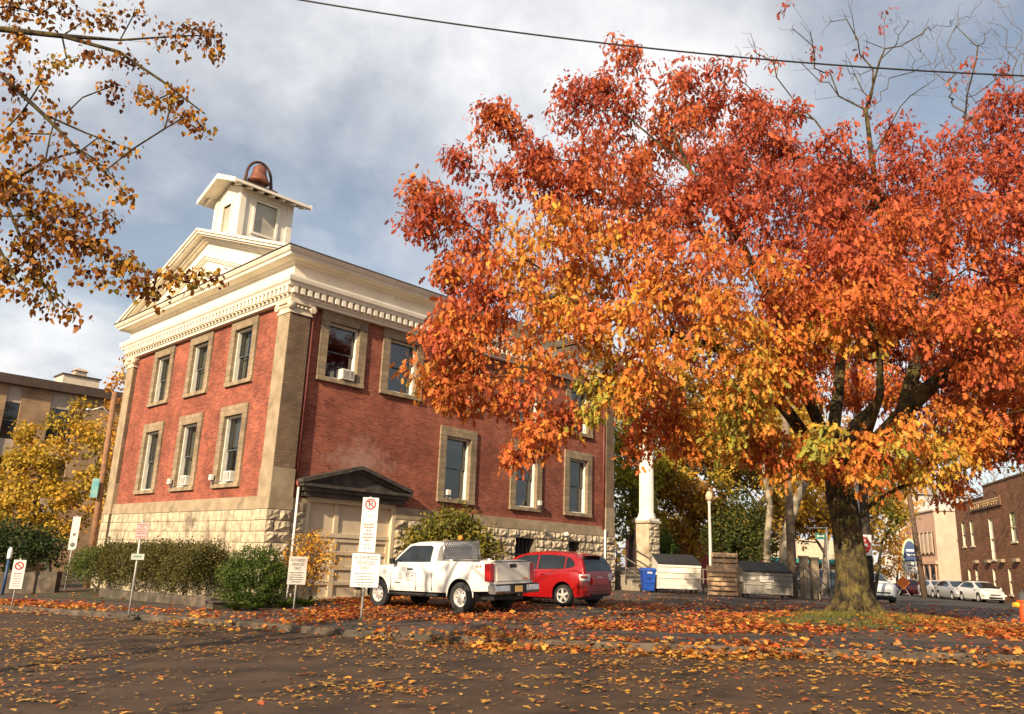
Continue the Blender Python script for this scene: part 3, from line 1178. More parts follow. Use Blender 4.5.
hl, hu = LOW[1] - LOW[0], UP[1] - UP[0]
shL = [('curtain', .36), ('blind', .55), ('curtain', .3)]
for i, (t, w) in enumerate(LWIN):
    place(window_mesh(w, hl, [('blind', .42), ('curtain', .25), ('blind', .95)][i], True), (WALL, t + w, LOW[0]), -PI / 2, True)
    place(window_mesh(w, hu, [('curtain', .25), ('curtain', .32), ('curtain', .3)][i], True), (WALL, t + w, UP[0]), -PI / 2, True)
for i, (s, w) in enumerate(RWIN):
    place(window_mesh(w, hu, [('blind', .28), None, ('blind', .3), None, ('curtain', .2)][i], True), (s, WALL, UP[0]), 0, True)
for i, s in enumerate(RLOW):
    place(window_mesh(1.917, hl, [None, ('blind', .3), ('curtain', .3)][i], True), (s, WALL, LOW[0]), 0, True)

# --- entablature: profile run round the four sides
prof = [(-.15, Z_ENT), (.05, Z_ENT), (.05, 9.98), (.10, 10.01), (.10, 10.08), (.12, 10.08), (.12, 10.30), (.27, 10.32), (.29, 10.40), (.35, 10.46), (.375, 10.57), (.375, 10.635),
        (.07, 10.67), (.07, 11.15), (.13, 11.19), (.16, 11.235), (.50, 11.245), (.52, 11.33), (.57, 11.36), (.63, 11.45), (.64, 11.50), (-.3, 11.56)]
mb = MB()
rows = []
for d, z in prof:
    rows.append([(-d, -d, z), (S_LEN + d, -d, z), (S_LEN + d, T_LEN + d, z), (-d, T_LEN + d, z)])
mb.grid(rows, closed=True)
n = int((S_LEN + .3) / .27)
for k in range(n):
    x = -.1 + (S_LEN + .2) * k / n
    mb.box(x, -.255, 10.09, x + .145, -.11, 10.315)
n = int((T_LEN + .3) / .27)
for k in range(n):
    y = -.1 + (T_LEN + .2) * k / n
    mb.box(-.255, y, 10.09, -.11, y + .145, 10.315)
mb.build('entablature', M_CREAM, CH)

# --- pediment over the gable facade
TM = T_LEN / 2
Z_AP, Z_EV = 14.16, 11.50
SLOPE = (Z_AP - Z_EV) / (TM + .64)


def chevron(mb, d0, d1, x0, x1):
    """raking band between d0 and d1 below the roof line"""
    za0, za1 = Z_AP - d0, Z_AP - d1
    zb = Z_EV + .045
    h0, h1 = (za0 - zb) / SLOPE, (za1 - zb) / SLOPE
    for sgn in (-1, 1):
        poly = [(TM, za1), (TM, za0), (TM + sgn * h0, zb), (TM + sgn * h1, zb)]
        mb.prism(poly, lambda u, v, d: (d, u, v), x0, x1)


mb = MB()
for d0, d1, x0, x1 in ((0.0, .10, -.66, .5), (.10, .20, -.60, .5), (.20, .26, -.52, .5), (.26, .36, -.30, .5), (.36, .42, -.20, .5),
                       (.98, 1.06, -.20, .5), (1.06, 1.14, -.15, .5), (1.14, 1.2, -.10, .5), (1.56, 1.62, -.10, .5), (1.62, 1.68, -.07, .5)):
    chevron(mb, d0, d1, x0, x1)
mb.build('raking_cornice', M_CREAM, CH)
mb = MB()
chevron(mb, .42, .98, -.06, .4)
chevron(mb, 1.2, 1.56, -.03, .4)
h = (Z_AP - 1.68 - Z_EV - .045) / SLOPE
mb.prism([(TM - h, Z_EV + .045), (TM + h, Z_EV + .045), (TM, Z_AP - 1.68)], lambda u, v, d: (d, u, v), .02, .3)
mb.build('tympanum', M_CREAM, CH)

# --- roof
mb = MB()
for sgn in (-1, 1):
    p0 = (-.5, TM + sgn * (TM + .62), Z_EV + .03); p1 = (S_LEN + .5, TM + sgn * (TM + .62), Z_EV + .03)
    q0 = (-.5, TM, Z_AP - .03); q1 = (S_LEN + .5, TM, Z_AP - .03)
    mb.quad(p0, p1, q1, q0)
mb.prism([(-.6, Z_EV), (T_LEN + .6, Z_EV), (TM, Z_AP - .05)], lambda u, v, d: (d, u, v), S_LEN - .3, S_LEN + .3)
mb.box(S_LEN * .55, TM + 2.2, 12.2, S_LEN * .55 + .9, TM + 3.1, 15.0)
mb.build('roof', M_ROOF, CH)
mb = MB()                                    # dark gutter lip along the eaves
mb.box(-.66, -.665, 11.50, S_LEN + .66, -.60, 11.535)
mb.box(-.672, -.66, 11.50, -.60, T_LEN + .66, 11.535)
mb.build('gutter', nmat('gutter_brown', (0.10, 0.075, 0.055), (0.06, 0.045, 0.035), scale=3, rough=.5), CH)

# --- cupola
cx0, cx1, cy0, cy1 = .44, 2.82, TM - 1.16, TM + 1.16
cz0, cz1, cz2 = 12.9, 16.02, 16.58
mb = MB()
W_ = .10
# corner posts
for (x, y) in ((cx0, cy0), (cx1 - .26, cy0), (cx0, cy1 - .26), (cx1 - .26, cy1 - .26)):
    mb.box(x, y, cz0, x + .26, y + .26, cz1)
# front/back faces (x): window in the middle
for xf, sg in ((cx0, 1), (cx1, -1)):
    xa, xb = sorted((xf + sg * .05, xf + sg * .15))
    mb.box(xa, cy0 + .26, cz0, xb, TM - .34, cz1); mb.box(xa, TM + .34, cz0, xb, cy1 - .26, cz1)
    mb.box(xa, TM - .34, cz0, xb, TM + .34, 14.35); mb.box(xa, TM - .34, 15.55, xb, TM + .34, cz1)
    xa, xb = sorted((xf + sg * .01, xf + sg * .12))
    mb.box(xa, TM - .44, 14.27, xb, TM - .34, 15.63); mb.box(xa, TM + .34, 14.27, xb, TM + .44, 15.63)
    mb.box(xa, TM - .34, 15.55, xb, TM + .34, 15.63); mb.box(xa, TM - .34, 14.27, xb, TM + .34, 14.35)
xm = (cx0 + cx1) / 2
for yf, sg in ((cy0, 1), (cy1, -1)):
    ya, yb = sorted((yf + sg * .06, yf + sg * .16))
    mb.box(cx0 + .26, ya, cz0, xm - .48, yb, cz1); mb.box(xm + .48, ya, cz0, cx1 - .26, yb, cz1)
    mb.box(xm - .48, ya, cz0, xm + .48, yb, 14.3); mb.box(xm - .48, ya, 15.62, xm + .48, yb, cz1)
    ya, yb = sorted((yf + sg * .01, yf + sg * .12))
    mb.box(xm - .58, ya, 14.2, xm - .48, yb, 15.72); mb.box(xm + .48, ya, 14.2, xm + .58, yb, 15.72)
    mb.box(xm - .48, ya, 15.62, xm + .48, yb, 15.72); mb.box(xm - .48, ya, 14.2, xm + .48, yb, 14.3)
    mb.box(cx0 + .26, ya, 15.74, cx1 - .26, yb, cz1)
# gable ends
for xf in (cx0 + .04, cx1 - .16):
    mb.prism([(cy0, cz1), (cy1, cz1), (TM, cz2 - .12)], lambda u, v, d: (d, u, v), xf, xf + .12)
CU = mb.build('cupola', M_CREAM, CH, bevel=0.006)
M_CUP = nmat('cupola_pane_sky_tone', (.46, .42, .33), (.33, .30, .24), scale=1.2, rough=.25, spec=.5)  # opaque panes; the pale colour stands in for sky seen through glass
for q in (((cx0 + .11, TM - .34, 14.35), (cx0 + .11, TM + .34, 14.35), (cx0 + .11, TM + .34, 15.55), (cx0 + .11, TM - .34, 15.55)),
          ((cx1 - .11, TM - .34, 14.35), (cx1 - .11, TM + .34, 14.35), (cx1 - .11, TM + .34, 15.55), (cx1 - .11, TM - .34, 15.55)),
          ((xm - .48, cy0 + .12, 14.3), (xm + .48, cy0 + .12, 14.3), (xm + .48, cy0 + .12, 15.62), (xm - .48, cy0 + .12, 15.62)),
          ((xm - .48, cy1 - .12, 14.3), (xm + .48, cy1 - .12, 14.3), (xm + .48, cy1 - .12, 15.62), (xm - .48, cy1 - .12, 15.62))):
    g = MB(); g.quad(*q); g.build('cupola_pane', M_CUP, CU)
mb = MB()
ov = .52
sl = (cz2 - cz1) / 1.16
for sgn in (-1, 1):
    ye = TM + sgn * (1.16 + ov); ze = cz1 + .03 - sl * ov * .55
    poly = [(ye, ze), (TM, cz2 + .03), (TM, cz2 + .15), (ye, ze + .11)]
    mb.prism(poly, lambda u, v, d: (d, u, v), cx0 - ov, cx1 + ov)
    for k in range(7):
        x = cx0 - ov + .25 + (cx1 - cx0 + 2 * ov - .5) * k / 6
        yi = TM + sgn * 1.13
        mb.bar((x, yi, ze + .12), (x, ye - sgn * .06, ze - .04), .08, .10)
    # barge boards
    for x in (cx0 - ov - .05, cx1 + ov + .002):
        poly = [(ye, ze - .06), (TM, cz2 - .04), (TM, cz2 + .17), (ye, ze + .135)]
        mb.prism(poly, lambda u, v, d: (d, u, v), x, x + .048)
mb.build('cupola_roof', M_CREAM, CU)

# --- garage door with its hooded pediment
gz = 3.50
mb = MB()
mb.box(GAR[0], .23, 0, GAR[1], .28, gz)                         # slab
fr_w = .16
for x0, x1 in ((GAR[0], GAR[0] + .14), (GAR[1] - .14, GAR[1])):
    mb.box(x0, .06, 0, x1, .23, gz + .05)
mb.box(GAR[0] + .14, .06, gz - .1, GAR[1] - .14, .23, gz + .05)
mb.box(GAR[0] + .14, .15, 2.30, GAR[1] - .14, .23, 2.44)          # rail between transom and door
xl, xr = GAR[0] + .14, GAR[1] - .14
third = (xr - xl) / 3
mb.box(xl + third - .09, .17, 2.44, xl + third + .09, .23, gz - .1)
# lower: raised stiles and rails leave six rows of sunk panels
for k in range(4):
    x = xl + third * k
    mb.box(max(xl, x - .10), .175, 0, min(xr, x + .10), .23, 2.30)
for z in (.30, .78, 1.26, 1.74, 2.16):
    for k in range(3):
        mb.box(xl + third * k + .10, .182, z, xl + third * (k + 1) - .10, .23, z + .13)
mb.build('garage_door', M_BEIGE, CH, bevel=0.008)
mb = MB()
pz = 3.55
mb.box(1.15, -.12, pz, 5.22, .16, pz + .16)
mb.box(1.05, -.22, pz + .16, 5.30, .16, pz + .30)
mb.box(0.97, -.32, pz + .30, 5.38, .16, pz + .40)
pe, pa, pm = pz + .40, pz + 1.06, 3.17
mb.prism([(1.1, pe), (5.25, pe), (pm, pa - .1)], lambda u, v, d: (u, d, v), -.10, .16)
for xa in (0.92, 5.43):
    mb.prism([(xa, pe), (pm, pa - .02), (pm, pa + .10), (xa, pe + .13)], lambda u, v, d: (u, d, v), -.34, .16)
    mb.prism([(xa + (.35 if xa < 3 else -.35), pe), (pm, pa - .13), (pm, pa - .02), (xa + (.05 if xa < 3 else -.05), pe)], lambda u, v, d: (u, d, v), -.20, .16)
mb.build('door_hood', M_DARKTRIM, CH)

# --- downpipes
mb = MB()
mb.tube([(.90, .06, 9.9), (.90, .06, 4.05)], .045, 8)
mb.tube([(.90, .06, 4.05), (.91, -.02, 3.92), (.93, -.08, 3.8)], .05, 8)
mb.build('downpipe', M_PIPE_R, CH, smooth=True)
mb = MB()
mb.tube([(17.0 - .08, .06, 9.9), (17.0 - .08, .06, 3.3)], .045, 8)
mb.build('downpipe', M_PIPE_R, CH, smooth=True)
mb = MB()
mb.tube([(.93, -.08, 3.82), (.93, -.09, 0.2)], .04, 8)
mb.build('downpipe', M_PIPE_W, CH, smooth=True)
mb = MB()
mb.tube([(17.0 - .08, -.06, 3.35), (17.0 - .08, -.06, 0.3)], .05, 8)
mb.build('downpipe', M_PIPE_W, CH, smooth=True)

# --- portico at the far end: column on a pedestal, steps and rails
M_CONC = nmat('step_concrete', (0.30, 0.26, 0.20), (0.20, 0.17, 0.13), scale=2.5, rough=.9, bump=.3)
PTZ = 4.0
for cs, ct in ((20.96, .48), (20.96, 4.76), (20.96, 9.04), (20.96, 13.32)):
    m1, mjj = MB(), MB()
    q = .46
    rock_wall(m1, mjj, cs - q, cs + q, 0.2, PTZ - .12, [], lambda u, y, z: (u, ct - q + y, z), bulge=.045)
    rock_wall(m1, mjj, ct - q, ct + q, 0.2, PTZ - .12, [], lambda u, y, z: (cs + q - y, u, z), bulge=.045)
    pd = MB()
    pd.box(cs - q + .03, ct - q + .03, 0, cs + q - .03, ct + q - .03, PTZ - .12)
    pd.box(cs - q - .07, ct - q - .07, PTZ - .12, cs + q + .07, ct + q + .07, PTZ)
    po = pd.build('pedestal', M_ROCK, CH, bevel=.01)
    m1.build('rock_facing', M_ROCK, po)
    c = MB()
    c.box(cs - .46, ct - .46, PTZ, cs + .46, ct + .46, PTZ + .12)
    c.lathe([(.45, PTZ + .12), (.46, PTZ + .2), (.41, PTZ + .26), (.42, PTZ + .32), (.38, PTZ + .38)], (cs, ct, 0), 24)
    H = 9.35
    n = 48
    rows = []
    for z, r in ((PTZ + .36, .365), (PTZ + 1.8, .36), (PTZ + 3.5, .345), (H, .325)):
        rows.append([(cs + r * (1 - .05 * (k % 2)) * math.cos(2 * PI * k / n), ct + r * (1 - .05 * (k % 2)) * math.sin(2 * PI * k / n), z) for k in range(n)])
    c.grid(rows, closed=True)
    c.lathe([(.34, H), (.40, H + .05), (.36, H + .1), (.46, H + .3), (.5, H + .36)], (cs, ct, 0), 20)
    c.box(cs - .52, ct - .52, H + .36, cs + .52, ct + .52, Z_ENT + .02)
    c.build('column', M_PIPE_W if False else nmat('column_white', (0.80, 0.76, 0.68), (0.72, 0.67, 0.58), scale=2, rough=.6), CH)
mb = MB()
rows = []
mb.box(S_LEN - .2, -.0, Z_ENT, 21.6, T_LEN, 11.2)
mb.box(S_LEN, -.6, 11.2, 22.2, T_LEN + .6, 11.5)
mb.prism([(-.6, Z_EV), (T_LEN + .6, Z_EV), (TM, Z_AP)], lambda u, v, d: (d, u, v), S_LEN + .35, 22.2)
mb.build('portico_roof', M_CREAM, CH)
mb = MB()
mb.box(S_LEN + .02, .9, 0.2, 22.0, T_LEN, 1.74)
nst = 6
for k in range(nst):
    z = .66 + (1.735 - .66) * (k + 1) / nst
    y0 = -1.2 + 2.1 * k / nst
    mb.box(S_LEN + .75, y0, 0.2, 20.35, .895 if k == nst - 1 else y0 + 2.1 / nst - .002, z - .05)
    mb.box(S_LEN + .72, y0 - .035, z - .048, 20.38, .896 if k == nst - 1 else y0 + 2.1 / nst - .004, z)
mb.build('portico_steps', M_CONC, CH)
mb = MB(); mb.box(S_LEN + .002, 3.2, 1.75, S_LEN + .05, 5.2, 5.2); mb.build('portico_door', M_DARKTRIM, CH)
M_RAIL = nmat('iron_rail', (0.20, 0.17, 0.14), (0.11, 0.095, 0.08), scale=6, rough=.6)
for xs_ in (S_LEN + .65, 20.40):
    mb = MB()
    pts = [(xs_, -2.1, 1.55), (xs_, -1.4, 1.6), (xs_, .9, 2.65), (xs_, 1.9, 2.65)]
    mb.tube(pts, .028, 8)
    mb.tube([(x, y, z - .42) for x, y, z in pts], .022, 8)
    for y, z, zb in ((-2.1, 1.55, .5), (-1.35, 1.6, .5), (-.2, 2.14, 1.0), (.9, 2.65, 1.6), (1.9, 2.65, 1.7)):
        mb.tube([(xs_, y, zb), (xs_, y, z)], .026, 8)
    mb.build('stair_rail', M_RAIL, CH, smooth=True)

# ================================================================ TREES AND SHRUBS
M_LEAF = leaf_mat('leaf', 0.32)
M_LEAFG = leaf_mat('fallen_leaf', 0.15)
M_BARK = bark_mat('dark_oak_bark', (0.062, 0.047, 0.031), (0.012, 0.010, 0.008), (0.23, 0.18, 0.05))
M_BARK2 = nmat('grey_bark', (0.17, 0.14, 0.11), (0.09, 0.075, 0.06), scale=5.0, rough=0.95, bump=0.6, bscale=20)
M_BARKP = nmat('mottled_plane_bark', (0.33, 0.28, 0.19), (0.13, 0.105, 0.075), scale=2.4, rough=0.9, bump=0.4, lo=.45, hi=.55, bscale=15)
M_TWIG2 = nmat('grey_twig', (0.15, 0.12, 0.095), (0.09, 0.075, 0.06), scale=5.0, rough=0.9)
M_TWIG = nmat('pale_twig', (0.26, 0.21, 0.16), (0.16, 0.13, 0.10), scale=5.0, rough=0.9)


def blobs_to_points(blobs, k=10.0, expo=2.3, base=3):
    pts, own = [], []
    for i, (px, py, Y, r) in enumerate(blobs):
        c = at(px, py, Y)
        n = int(k * r ** expo) + base
        q = rnd_unit(n) * (RNG.random((n, 1)) ** (1 / 2.4)) * r
        q[:, 2] *= 0.85
        pts.append(c + q)
        own += [i] * n
    return np.vstack(pts), np.array(own)


# ---------------- the big red oak
OAK0 = at(855, 612, 19.0)
OAK0[2] = G(OAK0[0], OAK0[1]) - 0.08
OAK = thing('oak_tree', 'large spreading oak with red and orange leaves on a grassy mound by the street', 'tree', OAK0)
sk = [(OAK0, -1, .52), (OAK0 + np.array([-.02, 0, .18]), 0, .45), (OAK0 + np.array([-.05, 0, .45]), 1, .40), (at(852, 570, 19), 2, .36), (at(847, 530, 19), 3, .335), (at(841, 495, 19), 4, .34), (at(838, 478, 19), 5, .35)]
def limb(start, pts, r0, r1):
    prev = start
    ids = []
    for i, (px, py, Y) in enumerate(pts):
        r = r0 + (r1 - r0) * i / max(1, len(pts) - 1)
        sk.append((at(px, py, Y), prev, r))
        prev = len(sk) - 1
        ids.append(prev)
    return ids
l1 = limb(6, [(858, 462, 18.8), (882, 438, 18.5), (905, 412, 18.2), (928, 388, 17.9)], .25, .17)
limb(l1[-1], [(955, 366, 17.6), (995, 350, 17.3), (1040, 332, 17.0), (1085, 300, 16.8)], .13, .06)
l2 = limb(l1[2], [(914, 370, 18.4), (922, 330, 18.8), (936, 290, 19.2), (944, 240, 19.6), (950, 190, 20)], .15, .05)
limb(6, [(832, 440, 19.4), (838, 395, 20), (842, 340, 20.4), (836, 280, 20.8), (846, 215, 21), (850, 150, 21.2)], .17, .05)
limb(6, [(815, 450, 18.6), (790, 415, 18.0), (760, 378, 17.4), (722, 350, 16.9), (675, 335, 16.6), (620, 320, 16.4), (560, 300, 16.6)], .16, .04)
limb(6, [(850, 455, 18.2), (868, 430, 17.0), (880, 395, 15.8), (880, 350, 14.9), (860, 300, 14.4)], .13, .03)
limb(6, [(842, 455, 20), (855, 425, 21.5), (880, 400, 23), (920, 370, 24.2)], .20, .06)
limb(6, [(822, 455, 20), (795, 420, 21.4), (755, 380, 22.4), (700, 330, 22.8), (650, 270, 23)], .14, .04)
limb(6, [(826, 440, 18.2), (800, 380, 17.2), (775, 310, 16.9), (740, 240, 17.2), (690, 170, 18), (620, 110, 18.4)], .14, .03)
limb(l2[1], [(905, 280, 18.4), (880, 210, 19), (872, 160, 19.4), (866, 110, 19.6), (880, 60, 19.6)], .11, .03)

OB = [  # px, py, distance, radius: where the crown bulges
    (440, 205, 17.5, .75), (470, 232, 17.5, .9), (425, 190, 17.5, .5), (418, 225, 17.3, .4), (505, 128, 18, .7), (518, 165, 18, .8), (496, 108, 18, .35), (455, 165, 17.8, .45), (548, 175, 18, 1.0),
    (590, 120, 18.5, 1.0), (600, 78, 18.5, .6), (622, 58, 18.5, .5), (660, 115, 18.5, 1.2), (700, 95, 19, 1.0), (572, 95, 18.4, .4), (680, 78, 18.8, .5),
    (760, 140, 19, 1.1), (748, 108, 20, .7), (820, 165, 19, 1.2), (880, 175, 19, 1.1), (940, 160, 19, 1.1), (990, 135, 19, 1.0), (1020, 105, 19, .9), (790, 115, 19.5, .4), (900, 130, 19.5, .5),
    (480, 300, 16.5, 1.15), (452, 345, 16, .9), (440, 385, 15.8, .65), (480, 385, 15.8, .75), (520, 398, 15.8, .65), (535, 440, 15.6, .36), (518, 456, 15.6, .2), (460, 320, 16, .7), (445, 270, 16.6, .35),
    (540, 250, 16.5, 1.4), (560, 330, 16, 1.25), (600, 180, 17.5, 1.4), (620, 260, 16, 1.5), (640, 350, 15.5, 1.15), (600, 400, 16, .75), (575, 425, 16.5, .4), (660, 415, 17, .75), (640, 438, 17.5, .45), (690, 435, 18, .6),
    (700, 200, 17, 1.5), (720, 290, 15.5, 1.4), (740, 370, 15.5, .95), (735, 415, 16, .7), (712, 448, 17, .42), (780, 220, 16.5, 1.5), (820, 280, 15.5, 1.3), (790, 385, 16, .65), (765, 440, 17, .4),
    (860, 240, 16.5, 1.5), (890, 318, 15.5, .75), (940, 230, 17, 1.4), (990, 200, 18, 1.4), (1020, 260, 18, 1.4), (960, 305, 17, .8), (1012, 395, 18, 1.1), (965, 425, 17, .85), (932, 455, 17, .65), (980, 450, 18, .5), (905, 470, 18, .5), (862, 472, 16.8, .35), (800, 455, 16.8, .4), (825, 440, 16, .3), (950, 480, 18.5, .45),
    (1060, 300, 18, 1.8), (1070, 180, 19, 1.8), (1120, 250, 20, 1.8), (1060, 400, 19, 1.2), (1150, 350, 20, 1.3),
    (560, 300, 21, 1.4), (640, 200, 22, 1.8), (720, 165, 22.5, 1.7), (820, 210, 23, 1.8), (900, 230, 24, 1.8), (700, 320, 22, 1.7), (960, 300, 23, 1.7), (640, 380, 21, 1.0), (1040, 330, 24, 1.8), (880, 390, 23, 1.1), (960, 400, 24, 1.3), (760, 380, 22, .9), (800, 300, 24, 1.5), (930, 440, 23, .9),
    (800, 370, 23, 1.1), (840, 330, 24.5, 1.5), (885, 340, 24.5, 1.6), (840, 395, 24, .9), (920, 385, 24.5, 1.2), (985, 375, 22, 1.3), (1005, 410, 20, 1.1), (965, 350, 20.5, 1.1), (1022, 350, 20, 1.3), (790, 330, 21, 1.1), (800, 325, 16.5, .8), (848, 335, 15.2, .5), (872, 290, 15.2, .85), (935, 320, 16.2, .75), (1000, 318, 16.4, .9), (985, 360, 16.6, .7), (1020, 430, 19, .8), (855, 300, 14.4, .7), (1000, 445, 20, .6), (790, 462, 17, .45), (820, 466, 18, .4), (872, 448, 17.0, .42), (903, 436, 16.6, .5), (758, 452, 17.2, .45),  (770, 345, 16, .8),
]
OSP = [(760, 60, 20, .5), (820, 50, 19.6, .28), (885, 20, 19.4, .28), (785, 5, 20, .25), (830, 75, 19.6, .3), (870, 100, 19.6, .4), (960, 70, 20, .5), (1000, 75, 20, .5), (735, 75, 20, .35), (555, 205, 17, .5), (860, 58, 19.6, .2)]
pts, own = blobs_to_points(OB, 13.5, 2.25, 4)
spp, spo = blobs_to_points(OSP, 9, 2, 2)
# bare twig ends above the crown
bare = []
for px, py in ((735, 55), (752, 38), (770, 66), (790, 30), (812, 40), (830, 20), (842, 60), (850, 8), (862, 40), (880, 75), (896, 44), (912, 66), (930, 30), (945, 58), (955, 20), (975, 45), (990, 25), (1005, 55), (905, 20), (720, 70), (800, 62), (818, 85), (848, 90), (925, 92), (970, 88), (860, 75), (876, 96)):
    c_ = at(px, py, 19.6 + RNG.uniform(-.5, .5))
    bare.append(c_)
    bare += [c_ + q for q in rnd_unit(9) * RNG.uniform(.12, .5, (9, 1))]
nodes, par, tn = branch_net([s[0] for s in sk], [s[1] for s in sk], np.vstack([pts, spp, bare]), alpha=0.42, maxseg=.7)
seedr = [s[2] for s in sk] + [None] * (len(nodes) - len(sk))
branch_tubes(nodes, par, .0045, .15, 2.35, seedr, M_BARK, 'trunk', OAK, OAK0, 10)
# surface roots
mb = MB()
for a, L in ((-2.5, .9), (-1.2, .8), (-.3, 1.0), (.7, .8), (1.9, .8), (3.0, .9), (-1.8, .8)):
    d = np.array([math.cos(a), math.sin(a), 0])
    P = []
    for r, h in ((.2, .55), (.40, .22), (.58, .06), (L * .85, -.06)):
        q = OAK0 + d * r
        P.append(np.array([d[0] * r, d[1] * r, h + G(q[0], q[1]) - OAK0[2] - .0]))
    mb.tube(P, [.16, .12, .085, .035], 8, cap=False)
mb.build('root', M_BARK, OAK, smooth=True)
cl = np.vstack([pts, np.repeat(spp, 1, axis=0)])
nmain = len(pts)
per = RNG.integers(56, 84, len(cl))
per[nmain:] = 12
rad = RNG.uniform(.30, .56, len(cl))
rad[nmain:] = .22
idx, P, AX, NR, SZ = clump_leaves(cl, per, rad, .135, droop=.85, flat=.9)
SZ = SZ * np.clip(RNG.normal(1, .22, len(SZ)), .45, 1.5)
# leaf colour: crimson high and outside, orange and gold lower and inside, some still green low down by the trunk
zz = (cl[:, 2] - 3.5) / 11.0
inner = np.linalg.norm((cl - np.array([8.0, 19.0, 7.0])) / np.array([10.5, 6.5, 7.5]), axis=1)
tone = .50 - .40 * zz - .22 * (inner - .6) + RNG.normal(0, .10, len(cl))
tone -= .16 * np.exp(-(((cl[:, 0] - 11.5) / 3.0) ** 2 + ((cl[:, 2] - 9.5) / 3.0) ** 2))
boff = RNG.normal(0, .15, len(OB) + len(OSP))
tone += boff[np.concatenate([own, spo + len(OB)])]
def near(c, r):
    return np.exp(-(np.linalg.norm(cl - c, axis=1) / r) ** 2)


gold = np.maximum.reduce([near(at(770, 395, 16), 1.7), near(at(725, 430, 16.5), 1.1), near(at(830, 450, 16.5), 1.0)])
gold2 = np.maximum(near(at(555, 285, 16.2), 2.0), near(at(700, 300, 15.2), 1.5))
gold3 = np.maximum(near(at(930, 455, 17.2), 1.5), near(at(870, 465, 17), 1.2))
tone += .46 * gold + .24 * gold2 + .26 * gold3 - .06
tl = tone[idx] + RNG.normal(0, .12, len(idx))
C = palette([(.42, .080, .036), (.53, .112, .040), (.58, .150, .042), (.62, .18, .036), (.70, .29, .045), (.66, .39, .055), (.37, .36, .06)], tl)
C *= RNG.uniform(.62, 1.10, (len(C), 1))
leaves('crown', P, AX, NR, SZ, C, T_OAK, M_LEAF, OAK, OAK0)

# ---------------- generic smaller trees
def tree(name, label, base, height_r, blobs, cols, bark, leaf_size=.16, per=28, rad=(.3, .55), tpl=T_SIMPLE, k=8.0, group=None, trunk_pts=None, root_r=.2, tip=.008, tone_sd=.25, droop=.3, expo=2.2):
    base = np.asarray(base, float)
    T = thing(name, label, 'tree', base, 0, group)
    pts, own = blobs_to_points(blobs, k, expo, 3)
    c = pts.mean(axis=0)
    if trunk_pts is None:
        top = base + (c - base) * .55
        trunk_pts = [base, base + (top - base) * .33 + np.array([.05, 0, 0]), base + (top - base) * .66, top]
    nodes, par, tn = branch_net(trunk_pts, [-1] + list(range(len(trunk_pts) - 1)), pts, .4, .9)
    sr = [root_r * 1.25] + [root_r * (1 - .5 * i / len(trunk_pts)) for i in range(1, len(trunk_pts))] + [None] * (len(nodes) - len(trunk_pts))
    branch_tubes(nodes, par, tip, root_r, 2.3, sr, bark, 'trunk', T, base, 8)
    idx, P, AX, NR, SZ = clump_leaves(pts, np.full(len(pts), per), RNG.uniform(*rad, len(pts)), leaf_size, droop)
    t = RNG.normal(.5, tone_sd, len(pts))[idx] + RNG.normal(0, .12, len(idx))
    C = palette(cols, t) * RNG.uniform(.75, 1.2, (len(idx), 1))
    leaves('crown', P, AX, NR, SZ, C, tpl, M_LEAF, T, base)
    return T


YEL = [(.24, .19, .03), (.42, .28, .03), (.54, .35, .035), (.50, .24, .03)]
ORG = [(.50, .20, .02), (.60, .30, .03), (.62, .38, .05), (.45, .16, .02)]
GRN = [(.03, .045, .012), (.07, .085, .018), (.16, .15, .025), (.30, .23, .03)]
OLV = [(.14, .12, .02), (.32, .23, .03), (.48, .34, .035), (.48, .24, .025)]
BRN = [(.20, .08, .018), (.36, .16, .02), (.48, .28, .03), (.28, .17, .02)]


def gbase(px, Y):
    p = at(px, 560, Y)
    p[2] = G(p[0], p[1]) - .05
    return p


tree('maple_tree', 'low yellow leaved maple in front of the tan brick block on the left', gbase(52, 40), 6,
     [(30, 440, 40, .9), (15, 465, 39, 1.1), (50, 460, 39, 1.5), (85, 440, 39.5, 1.1), (25, 490, 38.5, 1.2), (60, 500, 38.5, 1.3), (5, 510, 38.5, 1.1), (35, 520, 38.5, .8), (70, 525, 38.5, .8), (90, 480, 39, 1.0), (-15, 490, 39, 1.3), (72, 425, 40, .45), (55, 420, 40, .35), (85, 405, 40, .3)],
     YEL, M_BARK2, .17, 50, (.4, .7), T_HEART, k=7.5, root_r=.17)
tree('ginkgo_tree', 'tall slim orange yellow tree rising behind the left corner of the courthouse', gbase(120, 46), 9,
     [(122, 378, 46, .5), (118, 400, 46, .8), (115, 425, 46, .9), (110, 450, 46, 1.0), (104, 480, 46, 1.1), (118, 470, 46.5, 1.0), (130, 440, 46.5, 1.0), (128, 360, 46, .25), (112, 385, 46, .3), (100, 510, 46, 1.0), (125, 520, 46.5, 1.2), (140, 480, 47, 1.4)],
     ORG, M_BARK2, .17, 26, (.35, .6), T_HEART, k=7, root_r=.16)
